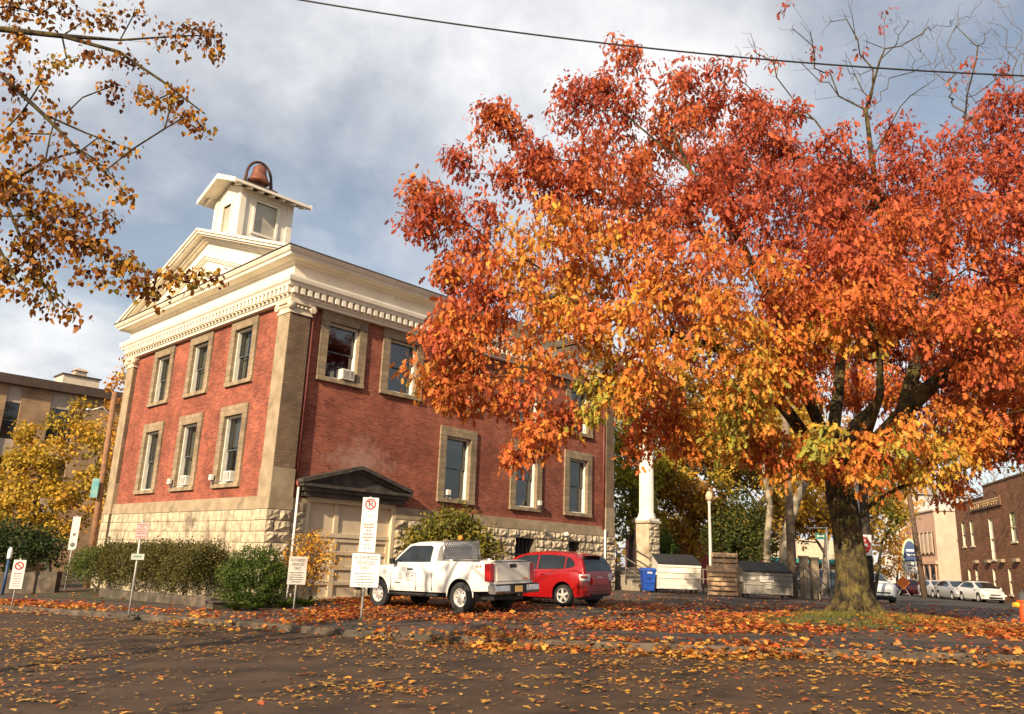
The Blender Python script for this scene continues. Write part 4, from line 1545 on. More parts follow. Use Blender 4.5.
# trees behind the rubbish containers
bt = 'trees behind the rubbish containers'
tree('maple_tree', 'yellow green maple seen just right of the courthouse corner behind the white column', gbase(628, 52), 9,
     [(625, 440, 52, 1.8), (632, 490, 51, 1.6), (615, 470, 52, 1.4), (640, 410, 53, 2.0), (660, 470, 53, 1.6), (625, 520, 51, 1.2), (650, 520, 51.5, 1.2)],
     [(.10, .11, .02), (.30, .27, .03), (.45, .38, .04), (.48, .33, .04)], M_BARK2, .24, 46, (.5, .9), T_STAR, k=10, group=bt, root_r=.2)
tree('oak_tree', 'dark brown and green leaved oak directly behind the white dumpster', gbase(690, 54), 9,
     [(690, 430, 54, 2.2), (670, 490, 53, 1.8), (700, 500, 53, 1.8), (720, 450, 55, 2.0), (680, 380, 55, 2.2), (730, 400, 56, 2.0), (660, 530, 52.5, 1.3), (690, 540, 52.5, 1.2), (725, 520, 53, 1.4)],
     BRN, M_BARK, .25, 44, (.5, .9), T_STAR, k=10, group=bt, root_r=.26)
tree('maple_tree', 'bare limbed olive leaved maple with forked dark trunk behind the wooden pallets', gbase(752, 50), 9,
     [(740, 430, 50, 1.5), (765, 450, 50, 1.3), (720, 480, 50, .9), (780, 480, 50.5, 1.2), (760, 400, 51, 1.8), (800, 440, 51, 1.4), (735, 520, 49.5, .8)],
     OLV, M_BARK, .22, 34, (.5, .9), T_STAR, k=8, group=bt, root_r=.3)
tree('maple_tree', 'golden brown maple behind the grey dumpster and wooden pole', gbase(822, 58), 9,
     [(810, 450, 58, 1.8), (830, 480, 58, 1.5), (800, 500, 58, 1.4), (850, 440, 59, 1.9), (835, 520, 58, 1.1), (880, 470, 60, 1.6), (800, 410, 59, 1.8)],
     [(.22, .15, .02), (.42, .25, .03), (.5, .3, .03), (.4, .18, .02)], M_BARK2, .25, 44, (.5, .9), T_STAR, k=10, group=bt, root_r=.22)
tree('plane_tree', 'leaning pale mottled trunk with few leaves behind the grey dumpster', gbase(783, 41), 9,
     [(806, 455, 41, .7), (830, 440, 42, .9), (790, 430, 41, .7), (815, 415, 42, 1.1)],
     OLV, M_BARKP, .2, 18, (.4, .7), T_STAR, k=5, group=bt, root_r=.27, trunk_pts=[gbase(780, 41), at(786, 535, 41), at(797, 500, 41), at(806, 480, 41), at(812, 462, 41)])
tree('plane_tree', 'upright pale mottled trunk with few leaves beside the dark evergreen shrub', gbase(767, 42), 9,
     [(750, 440, 42, .7), (770, 425, 42, 1.0), (735, 425, 42, .8), (790, 410, 42.5, .9)],
     OLV, M_BARKP, .2, 18, (.4, .7), T_STAR, k=5, group=bt, root_r=.20, trunk_pts=[gbase(766, 42), at(767, 545, 42), at(770, 505, 42), at(764, 470, 42), at(752, 440, 42)])
tree('maple_tree', 'green and amber street tree overhanging the do not enter sign', gbase(869, 44.5), 7,
     [(885, 500, 44, .9), (900, 480, 44, 1.2), (880, 470, 44, 1.0), (915, 470, 44.5, .8), (890, 530, 43.5, .6), (900, 515, 43.5, .5), (870, 490, 44, .8)],
     [(.06, .08, .015), (.14, .15, .02), (.35, .24, .03), (.45, .2, .02)], M_BARK, .17, 40, (.35, .6), T_STAR, k=8, root_r=.11)
tree('maple_tree', 'golden street tree beside the oval blue sign down the side street', gbase(893, 92), 7,
     [(885, 545, 92, 1.6), (905, 540, 92, 1.8), (895, 565, 90, 1.4), (915, 555, 91, 1.3), (905, 510, 94, 2.0), (880, 570, 90, 1.0), (922, 575, 90, .8)],
     ORG, M_BARK2, .3, 40, (.6, 1.0), T_SIMPLE, k=4, root_r=.15)
tree('maple_tree', 'orange tree between the parked sport utility car and the golden street tree', gbase(870, 84), 7,
     [(862, 545, 84, 1.5), (872, 520, 84, 1.6), (850, 520, 85, 1.8), (885, 505, 86, 1.6), (860, 570, 83, 1.0)],
     [(.35, .10, .015), (.5, .2, .02), (.58, .32, .03)], M_BARK2, .3, 36, (.6, 1.0), T_SIMPLE, k=4, root_r=.15)


tree('maple_tree', 'amber and green maple filling the gap behind the lamp post', gbase(706, 66), 9,
     [(660, 470, 66, 2.6), (700, 460, 66, 2.8), (740, 470, 66, 2.8), (690, 520, 65, 2.2), (725, 525, 65, 2.2), (780, 480, 67, 2.6), (760, 530, 66, 2.2), (650, 420, 67, 2.6), (710, 410, 68, 2.8), (770, 420, 68, 2.8)],
     [(.10, .08, .015), (.26, .17, .025), (.36, .22, .03), (.20, .10, .02)], M_BARK2, .34, 40, (.7, 1.1), T_STAR, k=5, group=bt, root_r=.3)
tree('maple_tree', 'broad dull gold maple in the distance beyond the stone gate posts', gbase(820, 74), 9,
     [(800, 520, 74, 2.2), (830, 510, 74, 2.4), (855, 520, 74, 2.2), (815, 460, 75, 3.0), (850, 460, 75, 3.0), (880, 510, 75, 2.2), (780, 510, 74, 2.0)],
     [(.16, .12, .02), (.36, .22, .03), (.45, .27, .03), (.30, .12, .02)], M_BARK2, .34, 40, (.7, 1.1), T_STAR, k=5, group=bt, root_r=.3)


# bare trees
def bare_tree(name, label, base, trunk_pts, blobs, mat, root_r, k=7, tip=.006):
    base = np.asarray(base, float)
    T = thing(name, label, 'tree', base)
    pts, _ = blobs_to_points(blobs, k, 2.2, 4)
    nodes, par, tn = branch_net(trunk_pts, [-1] + list(range(len(trunk_pts) - 1)), pts, .3, .3)
    sr = [root_r] + [root_r * (1 - .6 * i / len(trunk_pts)) for i in range(1, len(trunk_pts))] + [None] * (len(nodes) - len(trunk_pts))
    branch_tubes(nodes, par, tip, root_r, 2.2, sr, mat, 'trunk', T, base, 8)
    return T


b0 = gbase(1030, 27)
bare_tree('bare_tree', 'leafless grey tree whose twigs stand above the right side of the oak crown', b0, [b0, at(1030, 420, 27), at(1022, 260, 27), at(1008, 190, 27)],
          [(930, 30, 27, .9), (950, 60, 27, .8), (985, 20, 27, 1.0), (1010, 40, 27, .9), (1040, 60, 27, 1.2), (965, 100, 27, .7), (990, -10, 27, .8), (915, 70, 27, .6), (940, 85, 27, .5), (1015, 90, 27, .7), (955, 15, 27, .6)], M_TWIG2, .06, 36, .0038)
b1 = gbase(1000, 105)
bare_tree('bare_tree', 'pale bare tree rising behind the brown brick building roof', b1, [b1, at(1001, 520, 105), at(1000, 490, 105)],
          [(1000, 470, 105, 2.2), (985, 480, 105, 1.4), (1015, 475, 105, 1.6)], M_TWIG, .2, 16, .012)
b2 = gbase(940, 120)
bare_tree('bare_tree', 'pale bare tree rising behind the salmon coloured building', b2, [b2, at(938, 520, 120), at(936, 500, 120)],
          [(935, 490, 120, 2.0), (948, 498, 120, 1.5), (925, 500, 120, 1.4)], M_TWIG, .2, 16, .012)

# ---------------- linden whose boughs reach in at the top left
LB = np.array([-9.3, 9.6, 0.0]); LB[2] = road_z(LB[0], LB[1])
LIN = thing('linden_tree', 'overhanging boughs of golden brown heart shaped leaves at the upper left', 'tree', LB)
lsk = [(LB, -1, .26), (LB + np.array([.05, 0, 2.0]), 0, .21), (LB + np.array([.1, 0, 3.6]), 1, .19), (LB + np.array([.15, 0, 5.2]), 2, .16), (LB + np.array([.2, .1, 6.8]), 3, .12), (LB + np.array([.3, .1, 8.4]), 4, .07)]
def lb(start, pts, r0, r1):
    prev = start
    ids = []
    for i, (px, py, Y) in enumerate(pts):
        lsk.append((at(px, py, Y), prev, r0 + (r1 - r0) * i / max(1, len(pts) - 1)))
        prev = len(lsk) - 1
        ids.append(prev)
    return ids
la = lb(4, [(-70, 20, 9.3), (0, 29, 9.2), (62, 36, 9.1), (119, 52, 9.0), (162, 81, 9.0), (205, 114, 9.0)], .05, .008)
lb(la[2], [(120, 40, 9.2), (181, 36, 9.3), (222, 35, 9.3)], .016, .006)
lc = lb(3, [(-60, 20, 9.0), (0, 74, 8.8), (43, 114, 8.7), (76, 148, 8.6), (119, 185, 8.6)], .04, .008)
lb(lc[2], [(86, 133, 8.8), (138, 152, 8.8)], .012, .005)
ld = lb(2, [(-70, 160, 8.6), (0, 188, 8.4), (52, 229, 8.3), (119, 262, 8.2), (157, 276, 8.2), (218, 276, 8.2)], .04, .007)
lb(ld[1], [(30, 260, 8.4), (45, 285, 8.3), (70, 312, 8.3)], .016, .006)
lb(3, [(-60, -60, 9.2), (40, -30, 9.6), (110, -20, 9.8)], .03, .010)
lb(3, [(-100, 120, 8.2), (-40, 200, 7.8), (0, 250, 7.8), (20, 285, 7.8)], .03, .008)
LBL = [  # px, py, dist, spread, leaves
    (10, 5, 9.2, .35, 60), (45, 12, 9.2, .3, 45), (80, 15, 9.2, .22, 26), (110, 18, 9.3, .2, 22), (140, 12, 9.3, .16, 12), (20, 45, 9.2, .3, 42), (60, 55, 9.1, .22, 22), (95, 52, 9.1, .2, 22), (130, 60, 9, .2, 20), (118, 85, 9, .2, 18), (150, 92, 9, .22, 26), (170, 98, 9, .22, 30), (190, 118, 9, .2, 26), (198, 130, 9, .12, 12), (175, 40, 9.2, .2, 18), (205, 42, 9.3, .22, 34), (218, 52, 9.3, .12, 14), (190, 28, 9.3, .15, 10), (155, 38, 9.2, .16, 12),
    (10, 95, 8.8, .3, 34), (40, 80, 8.8, .2, 16), (60, 105, 8.7, .2, 16), (40, 130, 8.7, .2, 14), (70, 145, 8.6, .16, 10), (95, 165, 8.6, .16, 12), (118, 192, 8.6, .14, 16), (105, 175, 8.6, .14, 12), (100, 140, 8.8, .1, 6), (125, 150, 8.8, .1, 7), (60, 170, 8.6, .16, 12), (75, 178, 8.5, .16, 18), (10, 140, 8.7, .25, 26), (25, 165, 8.6, .2, 20),
    (10, 195, 8.4, .3, 50), (35, 205, 8.3, .25, 44), (60, 210, 8.3, .22, 34), (85, 215, 8.3, .18, 24), (108, 222, 8.2, .14, 16), (15, 230, 8.3, .3, 60), (45, 240, 8.3, .26, 54), (75, 242, 8.2, .24, 44), (100, 252, 8.2, .22, 36), (125, 262, 8.2, .2, 32), (145, 280, 8.2, .2, 28), (150, 295, 8.2, .13, 12), (170, 276, 8.2, .13, 14), (190, 278, 8.2, .12, 14), (208, 276, 8.2, .1, 12), (110, 280, 8.2, .14, 12), (10, 265, 8.3, .25, 44), (35, 275, 8.3, .22, 30), (20, 295, 8.3, .16, 14), (60, 305, 8.3, .14, 14), (75, 315, 8.3, .08, 8), (45, 300, 8.3, .12, 8), (5, 180, 8.4, .25, 40), (90, 272, 8.2, .14, 12), (118, 150, 8.8, .06, 4)]
tg = []
for px, py, Y, r, n in LBL:
    c = at(px, py, Y)
    for q in rnd_unit(max(3, n // 6)) * (RNG.random((max(3, n // 6), 1)) ** .5) * r:
        tg.append((c + q, n / max(3, n // 6)))
# the rest of the crown, outside the picture
for k in range(170):
    q = LB + np.array([RNG.normal(-1.6, 1.5), RNG.normal(-.5, 1.7), RNG.uniform(3.8, 9.6)])
    d = q - EYE
    if d @ cF > 0.5:
        u = 512 + FOC * (d @ cR) / (d @ cF)
        if u > -70:
            continue
    tg.append((q, 16))
lp = np.array([t[0] for t in tg])
nodes, par, tn = branch_net([s[0] for s in lsk], [s[1] for s in lsk], lp, .3, .35)
branch_tubes(nodes, par, .0028, .2, 2.3, [s[2] for s in lsk] + [None] * (len(nodes) - len(lsk)), M_BARK, 'trunk', LIN, LB, 8, rmax=.011)
per = np.array([max(1, int(round(t[1] * 3.3))) for t in tg])
idx, P, AX, NR, SZ = clump_leaves(lp, per, .17, .062, droop=1.0)
t = RNG.normal(.5, .22, len(lp))[idx] + RNG.normal(0, .16, len(idx))
C = palette([(.07, .023, .010), (.15, .050, .014), (.29, .105, .016), (.50, .235, .022), (.26, .19, .03)], t)
leaves('crown', P, AX, NR, SZ, C, T_HEART, M_LEAF, LIN, LB)


# ---------------- hedge, shrubs
def vnoise(x, y, f, seed):
    r = np.random.default_rng(seed)
    g = r.random((64, 64))
    u, v = (x * f) % 64, (y * f) % 64
    i, j = u.astype(int) % 64, v.astype(int) % 64
    a, b = u - np.floor(u), v - np.floor(v)
    a, b = a * a * (3 - 2 * a), b * b * (3 - 2 * b)
    i2, j2 = (i + 1) % 64, (j + 1) % 64
    return (g[i, j] * (1 - a) + g[i2, j] * a) * (1 - b) + (g[i, j2] * (1 - a) + g[i2, j2] * a) * b


def shrub(name, label, cat, base, pts_in, nleaf, size, cols, stem_mat, stems=6, droop=-.3, tpl=T_SIMPLE, tone_sd=.25, group=None, spread=.10):
    """pts_in: array of volume points"""
    base = np.asarray(base, float)
    T = thing(name, label, cat, base, 0, group)
    pts_in = np.asarray(pts_in)
    ii = RNG.integers(0, len(pts_in), nleaf)
    P = pts_in[ii] + RNG.normal(0, spread, (nleaf, 3))
    c = pts_in.mean(axis=0)
    AX = rnd_unit(nleaf) + unit(P - c) * .5 + np.array([0, 0, -droop])
    NR = rnd_unit(nleaf) + unit(P - c) * .8 + np.array([0, 0, .4])
    t = RNG.normal(.5, tone_sd, len(pts_in))[ii] + RNG.normal(0, .12, nleaf)
    leaves('foliage', P, AX, NR, size * RNG.uniform(.6, 1.3, nleaf), palette(cols, t), tpl, M_LEAF, T, base)
    st = pts_in[RNG.integers(0, len(pts_in), 60)]
    nodes, par, tn = branch_net([base, base + np.array([0, 0, .12])], [-1, 0], st, .3, .3)
    branch_tubes(nodes, par, .006, .05, 2.2, None, stem_mat, 'stem', T, base, 6)
    return T


def vol_ellipsoid(c, r, n, shell=.55):
    q = rnd_unit(n) * (shell + (1 - shell) * RNG.random((n, 1)))
    # lumpy outline
    k = 1 + .12 * np.sin(q[:, 0:1] * 7 + 1) * np.cos(q[:, 1:2] * 6 + 2) + .08 * np.sin(q[:, 2:3] * 9)
    return np.asarray(c) + q * np.asarray(r) * k


HED = [(.030, .030, .010), (.075, .070, .018), (.13, .11, .026), (.10, .105, .022)]
hg = 'clipped hedge bushes along the courthouse front'
hlab = ['far left bush of the hedge, rounded and bright green at its end', 'long brownish hedge bush behind the red lettered parking sign', 'brownish hedge bush next to the round green bush']
hcol = [[(.03, .05, .012), (.08, .11, .02), (.16, .17, .03)], HED, HED]
for k, (sa, ta, tb) in enumerate(((-.95, 9.3, 12.0), (-.95, 4.7, 9.2), (-.95, 1.35, 4.8))):
    m = 2600
    tt = RNG.uniform(ta, tb, m); ss = RNG.uniform(-.85, .85, m); hh = RNG.random(m) ** .42
    ztop = 1.60 + .08 * np.sin(tt * 2.3) + .06 * np.sin(tt * 5.1 + 1)
    side = np.sqrt(np.clip(1 - (np.abs(ss) / 1.0) ** 4, 0, 1))
    if k == 0:
        ztop = ztop * np.clip(1.15 - np.exp((tt - 12.4) * 1.1), .2, 1)
    w = np.array([bw(sa + s_, t_) for s_, t_ in zip(ss, tt)])
    gz = np.array([G(p[0], p[1]) for p in w])
    w[:, 2] = gz + .12 + (ztop * side) * hh
    gapn = vnoise(tt * 3.1 + 20, hh * 4 + ss * 2 + 20, 1.0, 31 + k)
    w = w[gapn > .27]
    shoot = RNG.random(len(w)) < .06
    w[shoot, 2] += RNG.uniform(.05, .28, shoot.sum())
    b = bw(sa, (ta + tb) / 2); b[2] = G(b[0], b[1])
    shrub('hedge_bush', hlab[k], 'hedge', b, w, 14500 if k else 8000, .075, hcol[k], M_BARK2, group=hg, spread=.07)
rb = at(253, 590, 23.6); rb[2] = G(rb[0], rb[1])
shrub('round_bush', 'round clipped bright green bush at the right end of the hedge', 'bush', rb, vol_ellipsoid(rb + np.array([0, 0, .78]), (.98, .95, .82), 1500, .6), 20000, .06, [(.02, .04, .008), (.05, .085, .014), (.09, .13, .02), (.15, .17, .03)], M_BARK2, spread=.05)
ob = at(312, 592, 24.6); ob[2] = G(ob[0], ob[1])
shrub('autumn_shrub', 'loose shrub with orange and yellow leaves beside the garage door', 'shrub', ob,
      np.vstack([vol_ellipsoid(at(312, 545, 24.6), (.62, .5, .38), 160, .3), vol_ellipsoid(at(300, 562, 24.5), (.6, .5, .4), 140, .2), vol_ellipsoid(at(326, 560, 24.7), (.5, .4, .35), 90, .2), vol_ellipsoid(at(312, 578, 24.6), (.5, .4, .35), 60, .2)]),
      1250, .10, ORG, M_BARK2, spread=.16)
gb = at(448, 585, 28.6); gb[2] = G(gb[0], gb[1])
shrub('rhododendron', 'big olive green bush growing against the stone base behind the white pickup', 'bush', gb,
      np.vstack([vol_ellipsoid(at(452, 528, 28.6), (1.05, .9, .75), 500, .4), vol_ellipsoid(at(430, 545, 28.3), (1.0, .9, .8), 500, .4), vol_ellipsoid(at(472, 548, 28.7), (1.0, .9, .8), 500, .4), vol_ellipsoid(at(448, 568, 28.4), (1.5, 1.0, .8), 500, .4)]),
      9000, .15, [(.05, .06, .012), (.12, .12, .02), (.22, .19, .03), (.34, .24, .03)], M_BARK2, spread=.12, droop=.2)
eb = gbase(738, 43)
shrub('evergreen_shrub', 'dark evergreen shrub between the wooden pallets and the grey dumpster', 'shrub', eb,
      np.vstack([vol_ellipsoid(at(742, 520, 43), (1.4, 1.2, 1.6), 300, .4), vol_ellipsoid(at(728, 545, 43), (1.3, 1.2, 1.4), 300, .4), vol_ellipsoid(at(750, 550, 43), (1.4, 1.2, 1.4), 300, .4)]), 7000, .17, [(.02, .032, .008), (.05, .065, .012), (.13, .13, .02)], M_BARK2, spread=.2)
eb = gbase(668, 46)
shrub('evergreen_shrub', 'green shrub beside the stone pedestal of the white column', 'shrub', eb, vol_ellipsoid(at(667, 555, 46), (.8, .8, 1.2), 300, .4), 2600, .16, [(.03, .06, .012), (.08, .13, .02), (.16, .2, .03)], M_BARK2, spread=.15)
eb = gbase(16, 34)
shrub('evergreen_shrub', 'dark evergreen shrub under the yellow maple by the low wall', 'shrub', eb, vol_ellipsoid(at(14, 548, 34), (2.2, 1.0, .9), 500, .4), 6500, .14, [(.015, .03, .008), (.03, .05, .012), (.07, .08, .02)], M_BARK2, spread=.2)
# fern clumps at the foot of the shrubs
fg = 'fern clumps at the edge of the hedge bed'
for i, (px, py, Y, lab) in enumerate([(236, 603, 22.6, 'fern clump below the round green bush'), (254, 605, 22.5, 'fern clump left of the small grey sign'), (284, 601, 23.3, 'fern clump touching the small grey sign post'), (306, 601, 24.0, 'fern clump right of the small grey sign')]):
    p = at(px, py, Y); p[2] = G(p[0], p[1])
    T = thing('fern', lab, 'fern', p, 0, fg)
    n = 90
    a = RNG.uniform(0, 2 * PI, n)
    ax = np.stack([np.cos(a), np.sin(a), RNG.uniform(.2, 1.2, n)], 1)
    leaves('frond', p + np.stack([np.cos(a) * .04, np.sin(a) * .04, np.full(n, .02)], 1), ax, rnd_unit(n) * .3 + np.array([0, 0, 1]), RNG.uniform(.2, .42, n), palette([(.03, .06, .01), (.08, .13, .02), (.14, .16, .03)], RNG.random(n)), T_SIMPLE * np.array([1, .45, 1]), M_LEAF, T, p)

# ---------------- grass and fallen leaves
n = 12000
gxv = RNG.normal(8.0, 1.55, n); gyv = RNG.normal(18.1, .85, n)
ok = (((gxv - 8.0) / 3.3) ** 2 + ((gyv - 18.25) / 1.7) ** 2 < 1) & (np.hypot(gxv - OAK0[0], gyv - OAK0[1]) > .55)
gxv, gyv = gxv[ok], gyv[ok]
# tufts
patch = np.sin(gxv * 3.1 + 1) * np.cos(gyv * 4.3) + .5 * np.sin(gxv * 7 + gyv * 5)
ok = patch > -.25
gxv, gyv = gxv[ok], gyv[ok]
gp = np.array([(x, y, G(x, y) + .005) for x, y in zip(gxv, gyv)])
n = len(gp)
gl = leaves('grass', gp, np.stack([RNG.normal(0, .5, n), RNG.normal(0, .5, n), np.ones(n)], 1), rnd_unit(n), RNG.uniform(.05, .13, n), palette([(.08, .085, .02), (.15, .15, .03), (.28, .24, .06)], RNG.random(n)), T_BLADE, M_LEAF)
tag(gl, 'short green and yellow grass on the mound round the oak', 'grass', kind='stuff')


n = 900000
x = RNG.uniform(-26, 26, n); y = RNG.uniform(4.2, 38, n)
keep = np.abs(x) < .72 * y + 1.2
x, y = x[keep], y[keep]
v = y - np.interp(x, _xs, _ys)
nz = .55 * vnoise(x + 40, y + 40, .55, 1) + .30 * vnoise(x + 40, y + 40, 1.7, 2) + .15 * vnoise(x + 40, y + 40, 4.5, 3)
dens = np.zeros(len(x))
road = v < 0
# thrown across the road, thicker towards the kerb
dens[road] = (95 + 50 * np.clip((x + 2) / 8, 0, 1))[road] * np.clip((nz[road] - .22) * 2.4, .10, 1.6)
pile = np.exp(-((v + .10) / .50) ** 2) * np.clip((x + 9) / 5, 0, 1) * np.clip(1.15 - np.abs(x - 2) / 22, .3, 1)
pl_ = 430 * pile * np.clip(nz * 2.2 - .3, .2, 1.4)
dens += pl_ * road
# lot
lot = ~road
drift = np.clip((x + 6.5) / 3, 0, 1) * np.exp(-np.clip(v - 8.5, 0, None) / 2.2) * np.clip((v - 1.8) / .5, 0, 1)
dens[lot] = (10 + 230 * drift * np.clip((nz - .28) * 3.0, .05, 1.5))[lot]
walk = lot & (v > .1) & (v < 1.9)
wl_ = np.clip((3.0 - x) / 3.5, 0, 1)
dens[walk] = (14 + 230 * wl_ * np.clip((nz - .3) * 3, .05, 1.4))[walk]
dens += np.where(lot, pl_, 0)
mound = ((x - 8) / 3.2) ** 2 + ((y - 18.25) / 1.7) ** 2
dens += np.where(mound < 1.25, 80 * np.clip((nz - .42) * 4, 0, 1.6), 0)
ring = np.exp(-((mound - 1.2) / .35) ** 2)
dens += 190 * ring * lot
dens *= np.where(lot & (y > 30), .5, 1)
patchy = np.clip((vnoise(x + 60, y + 60, .9, 21) * .6 + vnoise(x + 60, y + 60, 3.1, 22) * .4 - .30) * 3.2, .25, 1.6)
dens *= patchy
for tv in (-2.9, -4.5, -7.4, -9.0):                      # wheel tracks swept clear
    dens *= np.where(road, 1 - .62 * np.exp(-((v - tv) / .30) ** 2), 1)
inside = np.array([0.0])
# not inside the courthouse
ss = (x - OX) * A2[0] + (y - OY) * A2[1]; tt = (x - OX) * B2[0] + (y - OY) * B2[1]
dens[(ss > -.05) & (tt > -.05)] = 0
dens *= np.where(np.hypot(x - OAK0[0], y - OAK0[1]) < .55, 0, 1)
area_per = (52 * 33.8) / 900000
pk = RNG.random(len(x)) < dens * area_per * 1.0
x, y, v = x[pk], y[pk], v[pk]
gz = np.array([surf_z(a, b) for a, b in zip(x, y)])
N = len(x)
P = np.stack([x, y, gz + .012 + RNG.random(N) ** 2 * .05 * (1 + 2.2 * np.exp(-((v + .1) / .4) ** 2))], 1)
a = RNG.uniform(0, 2 * PI, N)
tl_ = np.where(v < -.9, .10, .55)
AX = np.stack([np.cos(a), np.sin(a), RNG.normal(0, .4, N) * tl_], 1)
NR = np.stack([RNG.normal(0, 1, N) * tl_, RNG.normal(0, 1, N) * tl_, np.ones(N)], 1)
redness = np.clip((v + 1.2) / 2.2, 0, 1) * .42 + .24
t = 1 - redness + RNG.normal(0, .26, N)
C = palette([(.22, .035, .016), (.42, .085, .028), (.56, .16, .035), (.62, .26, .045), (.64, .36, .06), (.36, .20, .06)], t) * RNG.uniform(.6, 1.1, (N, 1))
lf = leaves('fallen_leaves', P, AX, NR, np.clip(RNG.lognormal(math.log(.066), .36, N), .025, .13) * np.where(v < -.9, 1.0, 1.2), C, T_STAR, M_LEAFG)
tag(lf, 'fallen red, orange and yellow leaves strewn over road, kerb and parking lot', 'leaves', kind='stuff')
print('fallen', N)

# ================================================================ VEHICLES
def paint(name, c, rough=.32, coat=.7):
    return nmat(name, c, tuple(v * .93 for v in c), scale=2.0, rough=rough, coat=coat, spec=.5, c3=tuple(v * .84 for v in c), s3=1.4, lo3=.6, hi3=.9)


M_TYRE = nmat('tyre_rubber', (0.026, 0.025, 0.024), (0.018, 0.017, 0.017), scale=14, rough=.85, bump=.4)
M_RIM = nmat('silver_rim', (0.62, 0.60, 0.56), (0.48, 0.46, 0.43), scale=8, rough=.4, metal=.35)
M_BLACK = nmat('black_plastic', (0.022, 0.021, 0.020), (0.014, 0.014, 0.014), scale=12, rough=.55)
M_CARGLASS = nmat('car_glass', (0.018, 0.021, 0.022), (0.012, 0.014, 0.015), scale=3, rough=.05, spec=.7)
M_CHROME = nmat('bright_metal', (0.55, 0.53, 0.50), (0.42, 0.40, 0.38), scale=9, rough=.25, metal=.85)
M_TAIL = nmat('red_lens', (0.40, 0.012, 0.012), (0.30, 0.01, 0.01), scale=20, rough=.15, spec=.6)
M_CLEAR = nmat('clear_lens', (0.70, 0.68, 0.66), (0.55, 0.5, 0.5), scale=20, rough=.12, spec=.6)
M_AMBER = nmat('amber_lens', (0.75, 0.25, 0.02), (0.6, 0.2, 0.02), scale=20, rough=.2)
M_PLATE_O = nmat('plate_cream', (0.66, 0.42, 0.18), (0.55, 0.33, 0.13), scale=18, rough=.5)
M_PLATE = nmat('plate_white', (0.6, 0.6, 0.6), (0.4, 0.42, 0.45), scale=18, rough=.5)
M_INK = nmat('dark_ink', (0.03, 0.03, 0.032), (0.02, 0.02, 0.022), scale=10, rough=.7)
M_REDINK = nmat('red_ink', (0.50, 0.03, 0.03), (0.42, 0.03, 0.03), scale=10, rough=.7)
M_GREYINK = nmat('faded_ink', (0.22, 0.20, 0.18), (0.16, 0.15, 0.14), scale=10, rough=.8)


def ground_frame(x, y, heading):
    """matrix standing at (x,y) with local +X along heading, tilted with the ground"""
    e = .8
    gx_ = (G(x + e, y) - G(x - e, y)) / (2 * e)
    gy_ = (G(x, y + e) - G(x, y - e)) / (2 * e)
    n = Vector((-gx_, -gy_, 1)).normalized()
    f = Vector((math.cos(heading), math.sin(heading), 0))
    f = (f - n * f.dot(n)).normalized()
    l = n.cross(f)
    return Matrix(((f.x, l.x, n.x, x), (f.y, l.y, n.y, y), (f.z, l.z, n.z, G(x, y)), (0, 0, 0, 1)))


def interp(x, pts):
    return float(np.interp(x, [p[0] for p in pts], [p[1] for p in pts]))


def arch_z(x, zb, axles, ra, zc):
    z = zb
    for ax in axles:
        d = x - ax
        if abs(d) < ra:
            z = max(z, zc + math.sqrt(ra * ra - d * d))
    return z


def lower_body(mb, x0, x1, axles, ra, zc, sill, top, halfw, bed=None, crown=.05, nx=70):
    """loft along the length: section points from sill round the shoulder to the centre line"""
    xs = set(np.linspace(x0, x1, nx))
    for ax in axles:
        for k in np.linspace(-1, 1, 19):
            xs.add(ax + ra * math.sin(k * PI / 2) * .9999)
    if bed:
        xs |= {bed[0], bed[0] + .001, bed[1], bed[1] - .001}
    xs = sorted(xs)
    rows = []
    for x in xs:
        zb = arch_z(x, interp(x, sill), axles, ra, zc)
        zt = interp(x, top)
        w = interp(x, halfw)
        zb = min(zb, zt - .06)
        h = zt - zb
        hs = zt - interp(x, sill)
        zr = lambda z: (z - (zt - hs)) / hs                       # 0 sill .. 1 shoulder
        def yy(z):
            f = zr(z)
            return w * (1 - .05 * (1 - min(1, f / .35)) ** 2 - .055 * max(0, (f - .5) / .5) ** 2)
        half = [(yy(zb) - .05, zb + .0), (yy(zb), zb + .012)]
        for f in (.25, .5, .75, .9):
            z = zb + h * f
            half.append((yy(z), z))
        if bed and bed[0] <= x <= bed[1]:
            half += [(yy(zt) - .012, zt - .008), (yy(zt) - .03, zt), (yy(zt) - .09, zt), (yy(zt) - .10, zt - .02), (yy(zt) - .11, bed[2]), (0, bed[2])]
        else:
            half += [(yy(zt) - .012, zt - .02), (yy(zt) - .04, zt), (yy(zt) - .14, zt + crown * .35), (yy(zt) - .3, zt + crown * .65), (w * .35, zt + crown * .95), (0, zt + crown)]
        row = [(x, a, z) for a, z in half] + [(x, -a, z) for a, z in reversed(half[:-1])]
        rows.append(row)
    mb.grid(rows)
    for r in (rows[0], rows[-1]):
        c = (r[0][0], 0, sum(p[2] for p in r) / len(r))
        n = len(mb.v)
        mb.add(list(r) + [c], [(i, i + 1, len(r)) for i in range(len(r) - 1)] + [(len(r) - 1, 0, len(r))])


def side_y(z, zbelt, zroof, wb, wt):
    f = (z - zbelt) / (zroof - zbelt)
    return wb + (wt - wb) * (f ** 1.25)


